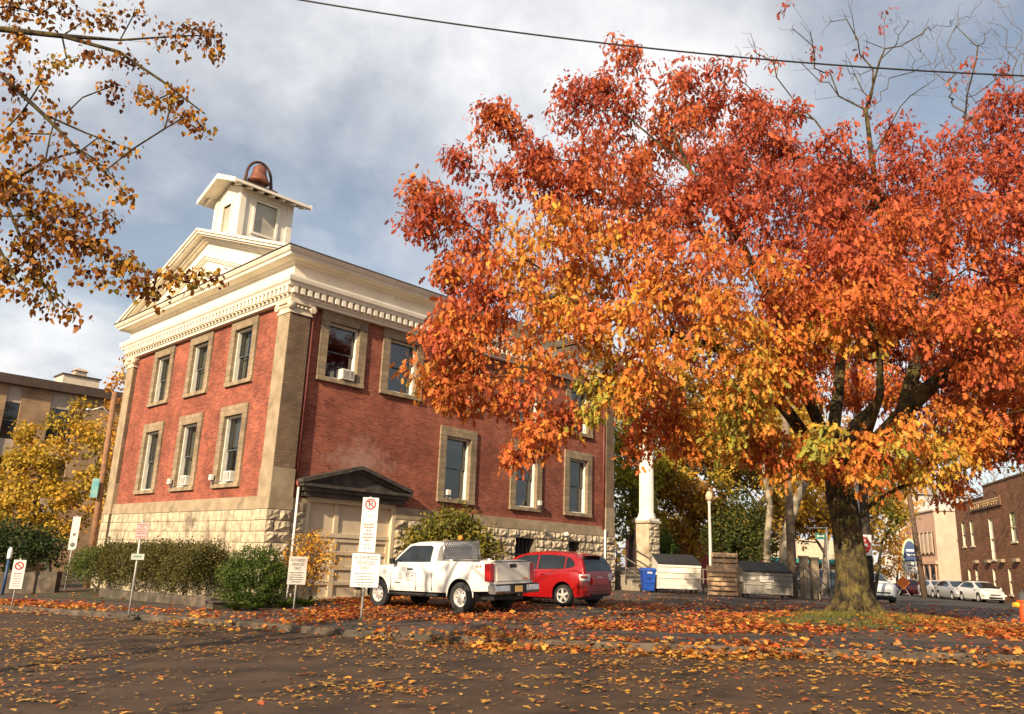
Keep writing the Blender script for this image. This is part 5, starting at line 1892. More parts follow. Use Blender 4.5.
def greenhouse(mb, top, zbelt, wb, wt, x0, x1, crown=.03, nx=40):
    """cabin from belt line to roof; top = roof line incl. windscreen and rear slope"""
    zroof = max(z for _, z in top)
    rows = []
    xs = sorted(set(np.linspace(x0, x1, nx)) | {p[0] for p in top})
    for x in xs:
        zt = max(interp(x, top), zbelt(x) + .005)
        zb = zbelt(x)
        half = []
        for f in (0, .3, .6, .85):
            z = zb - .02 + (zt - .05 - zb + .02) * f
            half.append((side_y(max(z, zb), zb, zroof, wb, wt), z))
        yt = side_y(max(zt - .04, zb), zb, zroof, wb, wt)
        half += [(yt - .015, zt - .03), (yt - .06, zt), (yt * .6, zt + crown * .7), (0, zt + crown)]
        rows.append([(x, a, z) for a, z in half] + [(x, -a, z) for a, z in reversed(half[:-1])])
    mb.grid(rows)
    for r in (rows[0], rows[-1]):
        mb.poly(r)


def side_glass(poly, zbelt, zroof, wb, wt, off, mat, parent, name='side_window'):
    """pane on both sides, following the cabin side"""
    out = []
    import bmesh
    for sg in (1, -1):
        bm = bmesh.new()
        vs = [bm.verts.new((x, 0, z)) for x, z in poly]
        bm.faces.new(vs)
        for z in np.arange(min(p[1] for p in poly) + .06, max(p[1] for p in poly), .06):
            g = bm.verts[:] + bm.edges[:] + bm.faces[:]
            bmesh.ops.bisect_plane(bm, geom=g, plane_co=(0, 0, z), plane_no=(0, 0, 1))
        for v in bm.verts:
            v.co.y = sg * (side_y(max(v.co.z, zbelt(v.co.x)), zbelt(v.co.x), zroof, wb, wt) + off)
        me = bpy.data.meshes.new(name)
        bm.to_mesh(me); bm.free()
        me.polygons.foreach_set('use_smooth', [True] * len(me.polygons))
        me.materials.append(mat)
        o = bpy.data.objects.new(name, me)
        COL.objects.link(o)
        o.parent = parent
        out.append(o)
    return out


def wheel_proto(parent, r, w, rim_r, style, x, y, steer=0):
    """one wheel: tyre with rim and hub"""
    sg = 1 if y > 0 else -1
    mb = MB()
    prof = [(rim_r, -w / 2 + .015), (r * .86, -w / 2), (r * .955, -w / 2 + .012), (r, -w / 2 + .045), (r, w / 2 - .045), (r * .955, w / 2 - .012), (r * .86, w / 2), (rim_r, w / 2 - .015)]
    mb.lathe(prof, (0, 0, 0), 32, axis='y', cap=False)
    wh = mb.build('wheel', M_TYRE, parent, auto=50)
    wh.location = (x, y, r)
    rm = MB()
    o = sg * (w / 2 - .03)
    rm.lathe([(rim_r * 1.01, o - sg * .0), (rim_r * 1.02, o + sg * .018), (rim_r * .93, o + sg * .012), (rim_r * .90, o - sg * .02)], (0, 0, 0), 32, axis='y', cap=False)
    if style == 'steel':
        rm.lathe([(rim_r * .9, o - sg * .02), (rim_r * .8, o - sg * .03), (rim_r * .45, o + sg * .005), (rim_r * .36, o + sg * .02), (.001, o + sg * .022)], (0, 0, 0), 32, axis='y', cap=False)
    else:
        n = 7 if style == 'spoke7' else 5
        for k in range(n):
            a = 2 * PI * k / n + .2
            ca, sa = math.cos(a), math.sin(a)
            rm.bar((ca * rim_r * .15, o, sa * rim_r * .15), (ca * rim_r * .95, o - sg * .01, sa * rim_r * .95), rim_r * (.34 if n == 5 else .24), .03, up=(0, 1, 0))
        rm.lathe([(rim_r * .30, o - .02), (rim_r * .30, o + sg * .015), (rim_r * .1, o + sg * .022), (.001, o + sg * .022)], (0, 0, 0), 20, axis='y', cap=False)
    rm.build('rim', M_RIM, wh, auto=40)
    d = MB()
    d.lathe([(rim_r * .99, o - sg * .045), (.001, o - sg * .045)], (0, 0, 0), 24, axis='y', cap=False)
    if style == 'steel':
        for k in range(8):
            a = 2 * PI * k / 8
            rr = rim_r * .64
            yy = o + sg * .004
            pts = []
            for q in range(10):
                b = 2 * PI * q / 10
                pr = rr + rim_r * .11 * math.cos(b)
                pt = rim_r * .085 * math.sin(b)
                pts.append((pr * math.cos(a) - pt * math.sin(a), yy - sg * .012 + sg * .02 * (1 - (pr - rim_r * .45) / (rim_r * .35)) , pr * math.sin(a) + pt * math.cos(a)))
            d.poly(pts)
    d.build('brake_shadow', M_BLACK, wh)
    return wh


def slab_on_side(pts, y, th, mat, name, parent, sg=1):
    mb = MB()
    mb.prism(pts, lambda u, v, d: (u, d, v), *sorted((sg * y, sg * (y + th))))
    return mb.build(name, mat, parent)


# ---------------- white pickup
HB = TH + PI / 2                                       # heading: nose towards the courthouse
rl = at(463, 610.3, 21.5)                               # rear left tyre on the ground
hx, hy = math.cos(HB), math.sin(HB)
lx, ly = -hy, hx
HT = HB + math.radians(3)
TRK = ground_frame(rl[0] + math.sin(HT) * .75 + math.cos(HT) * .2, rl[1] - math.cos(HT) * .75 + math.sin(HT) * .2, HT)
TRK = TRK @ Matrix.Diagonal((1, .94, 1, 1))
T = thing('pickup_truck', 'white extended cab pickup truck with amber roof beacon parked nose in by the garage door', 'pickup truck', M=TRK)
M_WHITE = paint('white_car_paint', (0.70, 0.68, 0.63), rough=.30)
AX = (-0.2, 3.06)
topl = [(-1.20, 1.27), (.72, 1.29), (.74, 1.20), (2.45, 1.19), (2.6, 1.17), (3.6, 1.11), (4.05, 1.02), (4.17, .90)]
hw = [(-1.20, .90), (-1.0, .925), (0, .93), (2.6, .93), (3.6, .925), (4.0, .86), (4.17, .74)]
sil = [(-1.20, .56), (-.5, .53), (.5, .47), (2.7, .47), (3.8, .47), (4.17, .52)]
mb = MB()
lower_body(mb, -1.20, 4.17, AX, .475, .40, sil, topl, hw, bed=(-1.12, .70, .82), crown=.06)
mb.build('body', M_WHITE, T, auto=32)
zb = lambda x: 1.19
roof = [(.75, 1.68), (.85, 1.745), (1.2, 1.785), (1.7, 1.775), (2.0, 1.72), (2.62, 1.19)]
mb = MB()
greenhouse(mb, roof, zb, .875, .68, .75, 2.62)
cab = mb.build('cab', M_WHITE, T, auto=32)
gp_ = side_glass([(.98, 1.26), (2.35, 1.245), (2.42, 1.27), (1.93, 1.66), (1.80, 1.69), (1.08, 1.69), (.98, 1.64)], zb, 1.785, .875, .68, .006, M_CARGLASS, T)
for sg in (1, -1):
    mb = MB()
    P_ = []
    for x in (1.50, 1.56):
        P_.append([(x, sg * (side_y(z, 1.19, 1.785, .875, .68) + .009), z) for z in np.linspace(1.255, 1.69, 7)])
    mb.grid(P_)
    mb.build('door_pillar', M_BLACK, T)
# windscreen
mb = MB()
rows = []
for f in np.linspace(0.08, .93, 6):
    x = 2.62 + (2.0 - 2.62) * f; z = 1.19 + (1.72 - 1.19) * f
    hwid = side_y(max(z - .02, 1.19), 1.19, 1.785, .875, .68) - .10
    rows.append([(x + .012, y, z + .035 + .025 * (1 - (y / hwid) ** 2)) for y in np.linspace(-hwid, hwid, 9)])
mb.grid(rows)
mb.build('windscreen', M_CARGLASS, T, smooth=True)
mb = MB()
mb.quad((.742, -.62, 1.28), (.742, .62, 1.28), (.742, .56, 1.66), (.742, -.56, 1.66))
mb.build('rear_window', M_CARGLASS, T)
# door seams, handles, mirrors, step bars, trims
mb = MB()
for sg in (1, -1):
    y = sg * .934
    for x in (2.52, 1.50, .86):
        mb.box(x - .006, min(y, y - sg * .02), .52, x + .006, max(y, y - sg * .02), .98)
mb.build('door_seam', M_BLACK, T)
for sg in (1, -1):
    mb = MB(); mb.box(1.62, sg * .925 - .02, 1.045, 1.84, sg * .925 + .02, 1.085); mb.build('door_handle', M_BLACK, T, bevel=.01)
    mb = MB(); mb.frustum(0, (-.09, -.06, .06, .06), .16, (-.07, -.07, .06, .08))
    o = mb.build('wing_mirror', M_BLACK, T, bevel=.025, loc=(2.36, sg * 1.03, 1.19))
    mb = MB(); mb.box(2.33, min(sg * .86, sg * 1.0), 1.20, 2.38, max(sg * .86, sg * 1.0), 1.24); mb.build('mirror_arm', M_BLACK, o if False else T)
    mb = MB(); mb.tube([(.62, sg * .90, .40), (2.75, sg * .90, .40)], .045, 10); mb.box(.9, min(sg * .7, sg * .9), .38, .96, max(sg * .7, sg * .9), .42); mb.box(2.4, min(sg * .7, sg * .9), .38, 2.46, max(sg * .7, sg * .9), .42)
    mb.build('step_bar', M_BLACK, T, auto=40)
    # wheel-arch lips
    for ax in AX:
        mb = MB()
        pa = [(ax + .475 * math.cos(a), sg * .93, .40 + .475 * math.sin(a)) for a in np.linspace(0, PI, 18)]
        mb.tube(pa, .018, 6)
        mb.build('arch_lip', M_WHITE, T, smooth=True)
        mb = MB()
        mb.prism([(ax + .46 * math.cos(a), .40 + .46 * math.sin(a)) for a in np.linspace(0, PI, 16)], lambda u, v, d: (u, d, v), sg * .40, sg * .41)
        rows = [[(ax + .47 * math.cos(a), yy_, .40 + .47 * math.sin(a)) for a in np.linspace(-.2, PI + .2, 18)] for yy_ in (sg * .40, sg * .90)]
        mb.grid(rows)
        mb.build('wheel_well', M_BLACK, T)
for ax in AX:
    for sg in (1, -1):
        wheel_proto(T, .385, .26, .225, 'steel', ax, sg * .80)
# chassis
mb = MB(); mb.box(-1.1, -.6, .34, 3.9, .6, .62); mb.tube([(0, -.7, .385), (0, .7, .385)], .07, 8); mb.tube([(-1.1, -.35, .40), (.2, -.35, .42)], .035, 8)
mb.build('chassis', M_BLACK, T)
# tailgate, bumper, lights, plate
mb = MB()
mb.box(-1.245, -.735, .72, -1.17, .735, 1.275)
mb.box(-1.258, -.66, .80, -1.240, .66, 1.16)
tgt = mb.build('tailgate', paint('tailgate_white', (0.72, 0.68, 0.60), .35), T, bevel=.012)
mb = MB(); mb.box(-1.268, -.13, 1.13, -1.24, .13, 1.225); mb.build('tailgate_handle', M_BLACK, tgt, bevel=.01)
mb = MB(); mb.box(-1.25, -.74, 1.276, -1.10, .74, 1.292); mb.build('gate_cap', M_BLACK, tgt)
lettering('COLO', .09, M_REDINK, tgt, (-1.262, .49, .855), (PI / 2, 0, -PI / 2), width=.2) if False else None
mb = MB(); mb.box(-1.262, -.62, .83, -1.258, -.40, .87); mb.build('badge', M_AMBER, tgt)
for sg in (1, -1):
    mb = MB()
    mb.box(-1.252, min(sg * .75, sg * .918), .80, -1.05, max(sg * .75, sg * .918), 1.24)
    mb.build('tail_light', M_TAIL, T, bevel=.015)
mb = MB()
mb.prism([(-1.44, .56), (-1.40, .50), (-1.2, .50), (-1.15, .56), (-1.15, .72), (-1.42, .72)], lambda u, v, d: (u, d, v), -.90, .90)
bm_ = mb.build('rear_bumper', M_CHROME, T, bevel=.015)
mb = MB(); mb.box(-1.43, -.88, .722, -1.16, .88, .735); mb.box(-1.452, -.32, .50, -1.43, .32, .71); mb.tube([(-1.5, 0, .46), (-1.2, 0, .46)], .04, 8); mb.build('bumper_pad', M_BLACK, bm_)
mb = MB(); mb.box(-1.462, -.15, .54, -1.454, .15, .69); mb.build('licence_plate', M_PLATE_O, T)
mb = MB(); mb.frustum(.62, (-1.46, -.62, -1.44, -.46), .70, (-1.46, -.62, -1.44, -.46)); mb.build('reflector', M_CLEAR, T)
# headlights, grille
for sg in (1, -1):
    mb = MB(); mb.prism([(3.85, .80), (4.19, .78), (4.12, .96), (3.80, .99)], lambda u, v, d: (u, d, v), *sorted((sg * .62, sg * .905))); mb.build('headlight', M_CLEAR, T, bevel=.02)
mb = MB(); mb.box(4.13, -.6, .66, 4.20, .6, .98); mb.build('grille', M_BLACK, T)
mb = MB(); mb.prism([(4.1, .42), (4.24, .46), (4.24, .64), (4.1, .66)], lambda u, v, d: (u, d, v), -.88, .88); mb.build('front_bumper', M_BLACK, T, bevel=.03)
# headache rack behind the cab and the beacon
mb = MB()
fr_ = [(.60, .78, 1.28), (.60, .70, 1.80), (.60, -.70, 1.80), (.60, -.78, 1.28)]
mb.tube(fr_, .03, 8)
mb.tube([(.60, .77, 1.32), (.60, -.77, 1.32)], .025, 8)
mb.tube([(.60, .78, 1.30), (.18, .80, 1.31)], .028, 8); mb.tube([(.60, -.78, 1.30), (.18, -.80, 1.31)], .028, 8)
rk = mb.build('headache_rack', M_CHROME, T, smooth=True)
mb = MB()
for k in range(-9, 10):
    for sl_ in (1, -1):
        a = Vector((.60, k * .085 - .24 * sl_, 1.32)); b = Vector((.60, k * .085 + .24 * sl_, 1.78))
        t0, t1 = 0.0, 1.0
        for _ in range(12):
            if abs((a + (b - a) * t0).y) > .72 - .0 * t0: t0 += .05
            if abs((a + (b - a) * t1).y) > .70: t1 -= .05
        if t1 - t0 > .15:
            mb.bar(a + (b - a) * t0, a + (b - a) * t1, .017, .017)
mb.build('rack_mesh', M_CHROME, rk)
mb = MB(); mb.lathe([(.085, 1.80), (.09, 1.83), (.075, 1.84)], (.66, 0, 0), 14); mb.box(.5, -.5, 1.80, .62, .5, 1.82)
bc = mb.build('beacon_base', M_BLACK, T)
mb = MB(); mb.lathe([(.07, 1.84), (.072, 1.90), (.055, 1.945), (.02, 1.96)], (.66, 0, 0), 16); mb.build('beacon_lamp', M_AMBER, bc, smooth=True)
# faint door decals and the side badge
dy = .9395
mb = MB()
for (x0, x1, z0, z1) in ((2.02, 2.20, .80, .815), (2.0, 2.24, .83, .842), (1.62, 1.86, .80, .812), (1.64, 1.86, .765, .775)):
    mb.box(x0, dy - .004, z0, x1, dy, z1)
mb.lathe([(.045, -.002), (.03, -.002), (.03, .002), (.045, .002)], (2.11, dy, .905), 16, axis='y', cap=False)
mb.box(1.72, dy - .004, .87, 1.86, dy, .875); mb.box(1.72, dy - .004, .95, 1.86, dy, .955); mb.box(1.855, dy - .004, .87, 1.86, dy, .955)
mb.build('door_decal', M_GREYINK, T)
mb = MB(); mb.prism([(1.66, .955), (1.62, .99), (1.58, .955)], lambda u, v, d: (u, d, v), dy - .004, dy); mb.box(1.57, dy - .004, .875, 1.67, dy, .90); mb.build('door_decal', M_REDINK, T)
mb = MB(); mb.box(2.10, dy - .004, .69, 2.34, dy, .715); mb.build('fender_badge', M_INK, T)
lettering('4X4', .11, M_REDINK, T, (-.83, .915, 1.165), (PI / 2, 0, PI), name='badge_lettering', width=.22)


# ---------------- hatchbacks and sedans from one builder
def car(name, label, cat, M, col, L=4.1, WB=2.5, rear=.74, W=.845, tyre=.30, tw=.19, rim=.2, style='spoke5', roof=None, belt=None, top=None, sil=None, side=None, rear_glass=None, screen=None, detail=True, group=None, plate=M_PLATE, lens=M_TAIL, hw=None):
    T = thing(name, label, cat, M=M, group=group)
    AX = (0.0, WB)
    x0, x1 = -rear, L - rear
    hw = hw or [(x0, W * .80), (x0 + .12, W * .93), (x0 + .5, W), (WB - .2, W), (x1 - .5, W * .97), (x1 - .15, W * .84), (x1, W * .66)]
    mb = MB()
    lower_body(mb, x0, x1, AX, tyre + .07, tyre + .01, sil, top, hw, crown=.05)
    mb.build('body', col, T, auto=35)
    zroof = max(z for _, z in roof)
    wb, wt = W * .945, W * .70
    mb = MB()
    greenhouse(mb, roof, belt, wb, wt, roof[0][0], roof[-1][0])
    mb.build('cabin', col, T, auto=35)
    for poly in side:
        side_glass(poly, belt, zroof, wb, wt, .006, M_CARGLASS, T)
    # windscreen and rear glass as strips lying on the cabin top
    for nm, (xa, xb, inset) in (('windscreen', screen), ('rear_window', rear_glass)):
        mb = MB()
        rows = []
        n = 9
        xs = np.linspace(xa, xb, n)
        for x in xs:
            zt = interp(x, roof)
            y1 = side_y(max(zt - .04, belt(x)), belt(x), zroof, wb, wt) - inset
            dz = (interp(x + .01, roof) - interp(x - .01, roof)) / .02
            nrm = Vector((-dz, 0, 1)).normalized() * .010
            rows.append([(x + nrm.x, y, zt + nrm.z + .03 * (.05 + 1 - abs(y / max(y1, .05)) ** 1.6) * 1.0) for y in np.linspace(-y1, y1, 9)])
        mb.grid(rows)
        mb.build(nm, M_CARGLASS, T, smooth=True)
    for ax in AX:
        for sg in (1, -1):
            wheel_proto(T, tyre, tw, rim, style, ax, sg * (W - tw / 2 - .01))
    mb = MB()
    for ax in AX:
        for sg in (1, -1):
            rows = [[(ax + (tyre + .065) * math.cos(a), yy_, tyre + .01 + (tyre + .065) * math.sin(a)) for a in np.linspace(-.2, PI + .2, 16)] for yy_ in (sg * .38, sg * (W - .03))]
            mb.grid(rows)
    mb.box(x0 + .3, -W * .8, .18, x1 - .3, W * .8, .40)
    mb.build('underbody', M_BLACK, T)
    for sg in (1, -1):
        mb = MB(); mb.frustum(0, (-.08, -.05, .06, .05), .13, (-.06, -.06, .05, .06))
        mb.build('wing_mirror', col, T, bevel=.02, loc=(screen[0] - .35 if screen[0] > screen[1] else screen[1] - .35, sg * (W + .06), belt(1.5) + .01))
    # lamps, plate, bumper line
    zl = interp(x0 + .1, top)
    for sg in (1, -1):
        mb = MB()
        mb.box(x0 - .012, min(sg * W * .60, sg * W * .93), zl - .22, x0 + .20, max(sg * W * .60, sg * W * .93), zl - .03)
        mb.build('tail_light', lens, T, bevel=.02)
        mb = MB()
        zf = interp(x1 - .2, top)
        mb.prism([(x1 - .55, zf - .02), (x1 - .06, zf - .15), (x1 - .08, zf - .27), (x1 - .42, zf - .16)], lambda u, v, d: (u, d, v), *sorted((sg * W * .55, sg * W * .93)))
        mb.build('headlight', M_CLEAR, T, bevel=.02)
    mb = MB(); mb.box(x0 - .022, -.16, zl - .24, x0 - .012, .16, zl - .10); mb.build('licence_plate', plate, T)
    mb = MB(); mb.box(x1 - .06, -W * .55, .28, x1 + .012, W * .55, .42); mb.box(x1 - .04, -W * .4, .52, x1 + .01, W * .4, .60); mb.build('grille', M_BLACK, T, bevel=.01)
    return T


# red hatchback: tall rear, one-box nose
rl = at(564.5, 603.8, 24.2)
HF = HB + math.radians(6)
FT = ground_frame(rl[0] + math.sin(HF) * .73, rl[1] - math.cos(HF) * .73, HF)
M_RED = paint('red_car_paint', (0.29, 0.006, 0.007), rough=.25, coat=.6)
belt_f = lambda x: interp(x, [(-.74, .90), (-.45, 1.03), (.6, .98), (2.3, .93), (3.0, .92)])
fit_roof = [(-.735, .90), (-.65, 1.18), (-.54, 1.36), (-.38, 1.435), (.2, 1.51), (.9, 1.53), (1.4, 1.49), (1.75, 1.41), (2.85, .93)]
FIT = car('hatchback_car', 'red hatchback parked beside the white pickup with clear tail lamps', 'car', FT, M_RED,
          roof=fit_roof, belt=belt_f,
          top=[(-.765, .86), (-.73, .90), (-.42, 1.02), (.5, 1.0), (2.3, .95), (2.85, .92), (3.2, .80), (3.36, .62)],
          sil=[(-.76, .30), (-.5, .25), (.4, .21), (2.2, .21), (3.2, .22), (3.36, .28)],
          side=[[(.98, 1.02), (1.98, .99), (2.26, 1.00), (1.78, 1.30), (1.50, 1.41), (.98, 1.44)], [(-.02, 1.05), (.93, 1.02), (.93, 1.44), (.35, 1.435), (-.02, 1.40)], [(-.40, 1.15), (-.30, 1.09), (-.07, 1.06), (-.07, 1.39), (-.20, 1.36), (-.34, 1.26)]],
          screen=(2.72, 1.86, .08), rear_glass=(-.715, -.49, .09), lens=M_CLEAR, W=.85)
mb = MB()
mb.box(-.79, -.42, .60, -.765, .42, .80)
hat = mb.build('hatch_recess', paint('red_paint_dark', (0.40, 0.012, 0.012), .3), FIT, bevel=.01)
for sg in (1, -1):
    mb = MB(); mb.box(-.775, min(sg * .66, sg * .80), .80, -.60, max(sg * .66, sg * .80), .86); mb.build('red_lens', M_TAIL, FIT, bevel=.01)
    mb = MB(); mb.box(.62, sg * .842 - .015, .865, .80, sg * .842 + .02, .90); mb.build('door_handle', M_RED, FIT, bevel=.01)
    mb = MB(); mb.box(1.62, sg * .846 - .015, .85, 1.80, sg * .846 + .02, .885); mb.build('door_handle', M_RED, FIT, bevel=.01)
for sg in (1, -1):
    for x in (.96, 2.02):
        mb = MB(); mb.box(x - .004, sg * .842 - .012, .32, x + .004, sg * .842 + .012, .96); mb.build('door_seam', M_BLACK, FIT)
mb = MB(); mb.box(-.800, -.6, .42, -.77, .6, .435); mb.build('bumper_seam', M_BLACK, FIT)
mb = MB(); mb.box(-.8, -.45, .30, -.74, .45, .36); mb.build('bumper_vent', M_BLACK, FIT)
mb = MB(); mb.box(-.66, -.45, 1.415, -.36, .45, 1.44); mb.build('roof_spoiler', M_RED, FIT, bevel=.012)

# distant cars on the side street
def far_car(px, py, Y, heading, name, label, col, kind):
    p = at(px, py, Y)
    M = ground_frame(p[0], p[1], heading)
    b = lambda x: .93
    if kind == 'sedan':
        return car(name, label, 'car', M, col, L=4.5, WB=2.65, rear=.95, W=.87, tyre=.32,
                   roof=[(-.55, .98), (.25, 1.38), (.7, 1.44), (1.3, 1.43), (1.65, 1.36), (2.75, .94)], belt=b,
                   top=[(-.96, .88), (-.85, 1.0), (-.3, .98), (2.7, .94), (3.3, .80), (3.54, .62)], sil=[(-.96, .32), (0, .22), (2.6, .22), (3.54, .26)],
                   side=[[(-.1, 1.0), (2.1, .98), (1.5, 1.34), (.5, 1.38), (.2, 1.30)]], screen=(2.62, 1.72, .08), rear_glass=(-.45, .2, .1))
    if kind == 'hatch':
        return car(name, label, 'car', M, col, L=4.46, WB=2.7, rear=.85, W=.87, tyre=.32,
                   roof=[(-.75, 1.05), (-.2, 1.34), (.5, 1.46), (1.1, 1.49), (1.6, 1.44), (2.95, .93)], belt=b,
                   top=[(-.86, .90), (-.78, 1.05), (-.3, 1.0), (2.7, .94), (3.3, .80), (3.61, .60)], sil=[(-.86, .32), (0, .2), (2.6, .2), (3.61, .26)],
                   side=[[(-.3, 1.05), (2.3, .98), (1.6, 1.36), (.9, 1.42), (.2, 1.38)]], screen=(2.8, 1.72, .08), rear_glass=(-.68, -.1, .1))
    return car(name, label, 'car', M, col, L=4.7, WB=2.7, rear=1.0, W=.92, tyre=.36, tw=.23, rim=.23,
               roof=[(-.98, 1.15), (-.75, 1.60), (-.4, 1.72), (.9, 1.75), (1.5, 1.68), (2.4, 1.12)], belt=lambda x: 1.10,
               top=[(-1.01, 1.0), (-.95, 1.12), (2.3, 1.12), (3.2, 1.05), (3.6, .95), (3.7, .75)], sil=[(-1.01, .4), (0, .3), (2.6, .3), (3.7, .36)],
               side=[[(-.6, 1.18), (2.0, 1.16), (1.4, 1.58), (.9, 1.64), (-.4, 1.62)]], screen=(2.3, 1.55, .08), rear_glass=(-.95, -.76, .12))


cg = 'cars parked along the side street'
M_SILV = paint('silver_paint', (0.50, 0.50, 0.50), .3)
M_GREYC = paint('grey_paint', (0.34, 0.34, 0.35), .3)
M_PEARL = paint('pearl_paint', (0.70, 0.68, 0.63), .3)
M_DRED = paint('dark_red_paint', (0.20, 0.02, 0.022), .25)
hs = math.radians(72)
for args in ((973, 594.0, 64, -math.radians(96), 'hatchback_car', 'pearl white hatchback parked nearest the brown brick building', M_PEARL, 'hatch'),
             (949, 592.3, 68, -math.radians(97), 'hatchback_car', 'grey hatchback parked between the pearl white and the silver cars', M_GREYC, 'hatch'),
             (931, 591.0, 72, -math.radians(97), 'sedan_car', 'silver sedan parked next to the dark red sedan', M_SILV, 'sedan'),
             (905, 590.0, 77, -math.radians(62), 'sedan_car', 'dark red sedan turning out of the side street', M_DRED, 'sedan')):
    o = far_car(*args)
    if 'red' not in args[5]:
        o['group'] = cg
far_car(861, 592, 50, -math.radians(95), 'utility_car', 'white sport utility car seen right of the oak trunk behind the dark utility pole', paint('suv_white', (.72, .72, .70), .3), 'suv')
far_car(812, 586, 60, math.radians(5), 'utility_car', 'dark blue van seen between the wooden pole and the oak trunk', paint('navy_paint', (.03, .05, .08), .3), 'suv')

# ================================================================ RUBBISH CONTAINERS, PALLETS
M_DWHITE = nmat('white_container_paint', (0.72, 0.68, 0.58), (0.60, 0.56, 0.47), scale=2.2, rough=.5, c3=(.30, .22, .14), s3=2.2, lo3=.62, hi3=.78)
M_DGREY = nmat('grey_container_paint', (0.27, 0.25, 0.215), (0.19, 0.175, 0.15), scale=2.4, rough=.5, c3=(.12, .09, .065), s3=2.0, lo3=.56, hi3=.74)
M_LID = nmat('black_lid', (0.028, 0.027, 0.026), (0.018, 0.018, 0.018), scale=8, rough=.5)


def dumpster(name, label, x, y, rz, w, d, hf, hb, mat, lid_tilt, parts):
    T = thing(name, label, 'dumpster', (x, y, G(x, y)), rz)
    z0 = .17
    mb = MB()
    # body: front wall leans out; origin at the front bottom centre, y goes back
    out = [(-w / 2, .10, z0), (w / 2, .10, z0), (w / 2, d, z0), (-w / 2, d, z0)]
    top_ = [(-w / 2, 0, hf), (w / 2, 0, hf), (w / 2, d, hb), (-w / 2, d, hb)]
    vs = out + top_
    mb.add(vs, [(3, 2, 1, 0), (0, 1, 5, 4), (1, 2, 6, 5), (2, 3, 7, 6), (3, 0, 4, 7)])
    def fy(z): return .10 * (1 - (z - z0) / (hf - z0))
    for z, hh in ((hf - .10, .10), (z0 + .02, .06), ((z0 + hf) / 2 - .06, .05), (hf * .72, .035)):
        mb.box(-w / 2 - .03, fy(z) - .04, z, w / 2 + .03, fy(z) + .08, z + hh)
    for x_ in (-w / 2 - .02, w / 2 - .03):
        mb.box(x_, .03, z0, x_ + .05, .13, hf - .1)
    # side pockets for the lifting forks
    for sg in (-1, 1):
        xa, xb = sorted((sg * w / 2, sg * (w / 2 + .10)))
        mb.box(xa, .25, hf * .62, xb, d - .2, hf * .62 + .22)
    b = mb.build('body', mat, T, bevel=.008)
    mb = MB()
    n = 18
    zl0, zl1 = hf + .01, hb + .02
    for half in (0, 1):
        xa, xb = (-w / 2 - .02, -.01) if half == 0 else (.01, w / 2 + .02)
        v = [(xa, -.06, zl0), (xb, -.06, zl0), (xb, d, zl1), (xa, d, zl1)]
        vv = v + [(a, c, e + .03) for a, c, e in v]
        mb.add(vv, [(3, 2, 1, 0), (4, 5, 6, 7), (0, 1, 5, 4), (1, 2, 6, 5), (2, 3, 7, 6), (3, 0, 4, 7)])
        k = 0
        m_ = n // 2
        for k in range(m_):
            xx = xa + (xb - xa) * (k + .5) / m_
            mb.bar((xx, -.05, zl0 + .045), (xx, d, zl1 + .045), .055, .035)
    mb.build('lid', M_LID, T)
    for sx in (-1, 1):
        for yy_ in (.25, d - .2):
            mb = MB()
            xx = sx * (w / 2 - .15)
            mb.lathe([(.0, -.025), (.075, -.025), (.085, 0), (.075, .025), (.0, .025)], (xx, yy_, .085), 14, axis='x', cap=False)
            mb.box(xx - .05, yy_ - .05, .10, xx + .05, yy_ + .05, z0)
            mb.build('caster', M_BLACK, T)
    if parts == 'grey':
        mb = MB(); mb.box(-.33, -.005, hf - .36, .22, .035, hf - .13); mb.box(-.10, .02, hf - .62, .12, .065, hf - .40)
        pl = mb.build('label_plate', nmat('worn_label', (.55, .52, .46), (.35, .33, .28), scale=9, rough=.6), T)
        mb = MB(); mb.box(-.68, -.005, hf - .30, -.5, .03, hf - .20); mb.build('label_plate', nmat('worn_label', (.5, .5, .5)), T)
    else:
        mb = MB(); mb.box(-.40, -.012, hf - .34, .28, .0, hf - .15); mb.build('label_plate', nmat('pale_label', (.74, .72, .66), (.68, .66, .6), scale=9, rough=.6), T)
    return T


p = at(680, 592.5, 36)
dumpster('dumpster', 'white dumpster with ribbed black lid next to the blue recycling bin', p[0], p[1], .04, 1.86, 1.3, 1.20, 1.60, M_DWHITE, 0, 'white')
p = at(769, 597.5, 33)
dumpster('dumpster', 'grey weathered dumpster with sloping black lid and paper labels', p[0], p[1], -.08, 1.86, 1.25, 1.02, 1.38, M_DGREY, 0, 'grey')

# blue wheeled bin
p = at(649.5, 592.5, 36.2)
BN = thing('recycling_bin', 'blue wheeled recycling bin with a pale sticker beside the white dumpster', 'bin', (p[0], p[1], G(p[0], p[1])), .1)
M_BLUE = nmat('blue_plastic', (0.015, 0.07, 0.38), (0.012, 0.055, 0.30), scale=5, rough=.45)
mb = MB(); mb.frustum(.06, (-.22, .03, .22, .50), .92, (-.29, -.04, .29, .56)); mb.box(-.31, -.06, .88, .31, .58, .93); mb.box(-.25, -.03, .40, .25, .0, .46)
mb.build('body', M_BLUE, BN, bevel=.03)
mb = MB(); mb.frustum(.935, (-.32, -.08, .32, .62), 1.03, (-.27, -.02, .27, .60)); mb.tube([(-.24, .66, .96), (.24, .66, .96)], .022, 8); mb.build('lid', M_BLUE, BN, bevel=.02)
for sg in (-1, 1):
    mb = MB(); mb.lathe([(.0, -.03), (.10, -.03), (.10, .03), (.0, .03)], (sg * .24, .48, .10), 16, axis='x', cap=False); mb.build('wheel', M_BLACK, BN)
mb = MB(); mb.box(-.10, -.046, .80, .12, -.030, .87); mb.build('sticker', M_PLATE, BN)
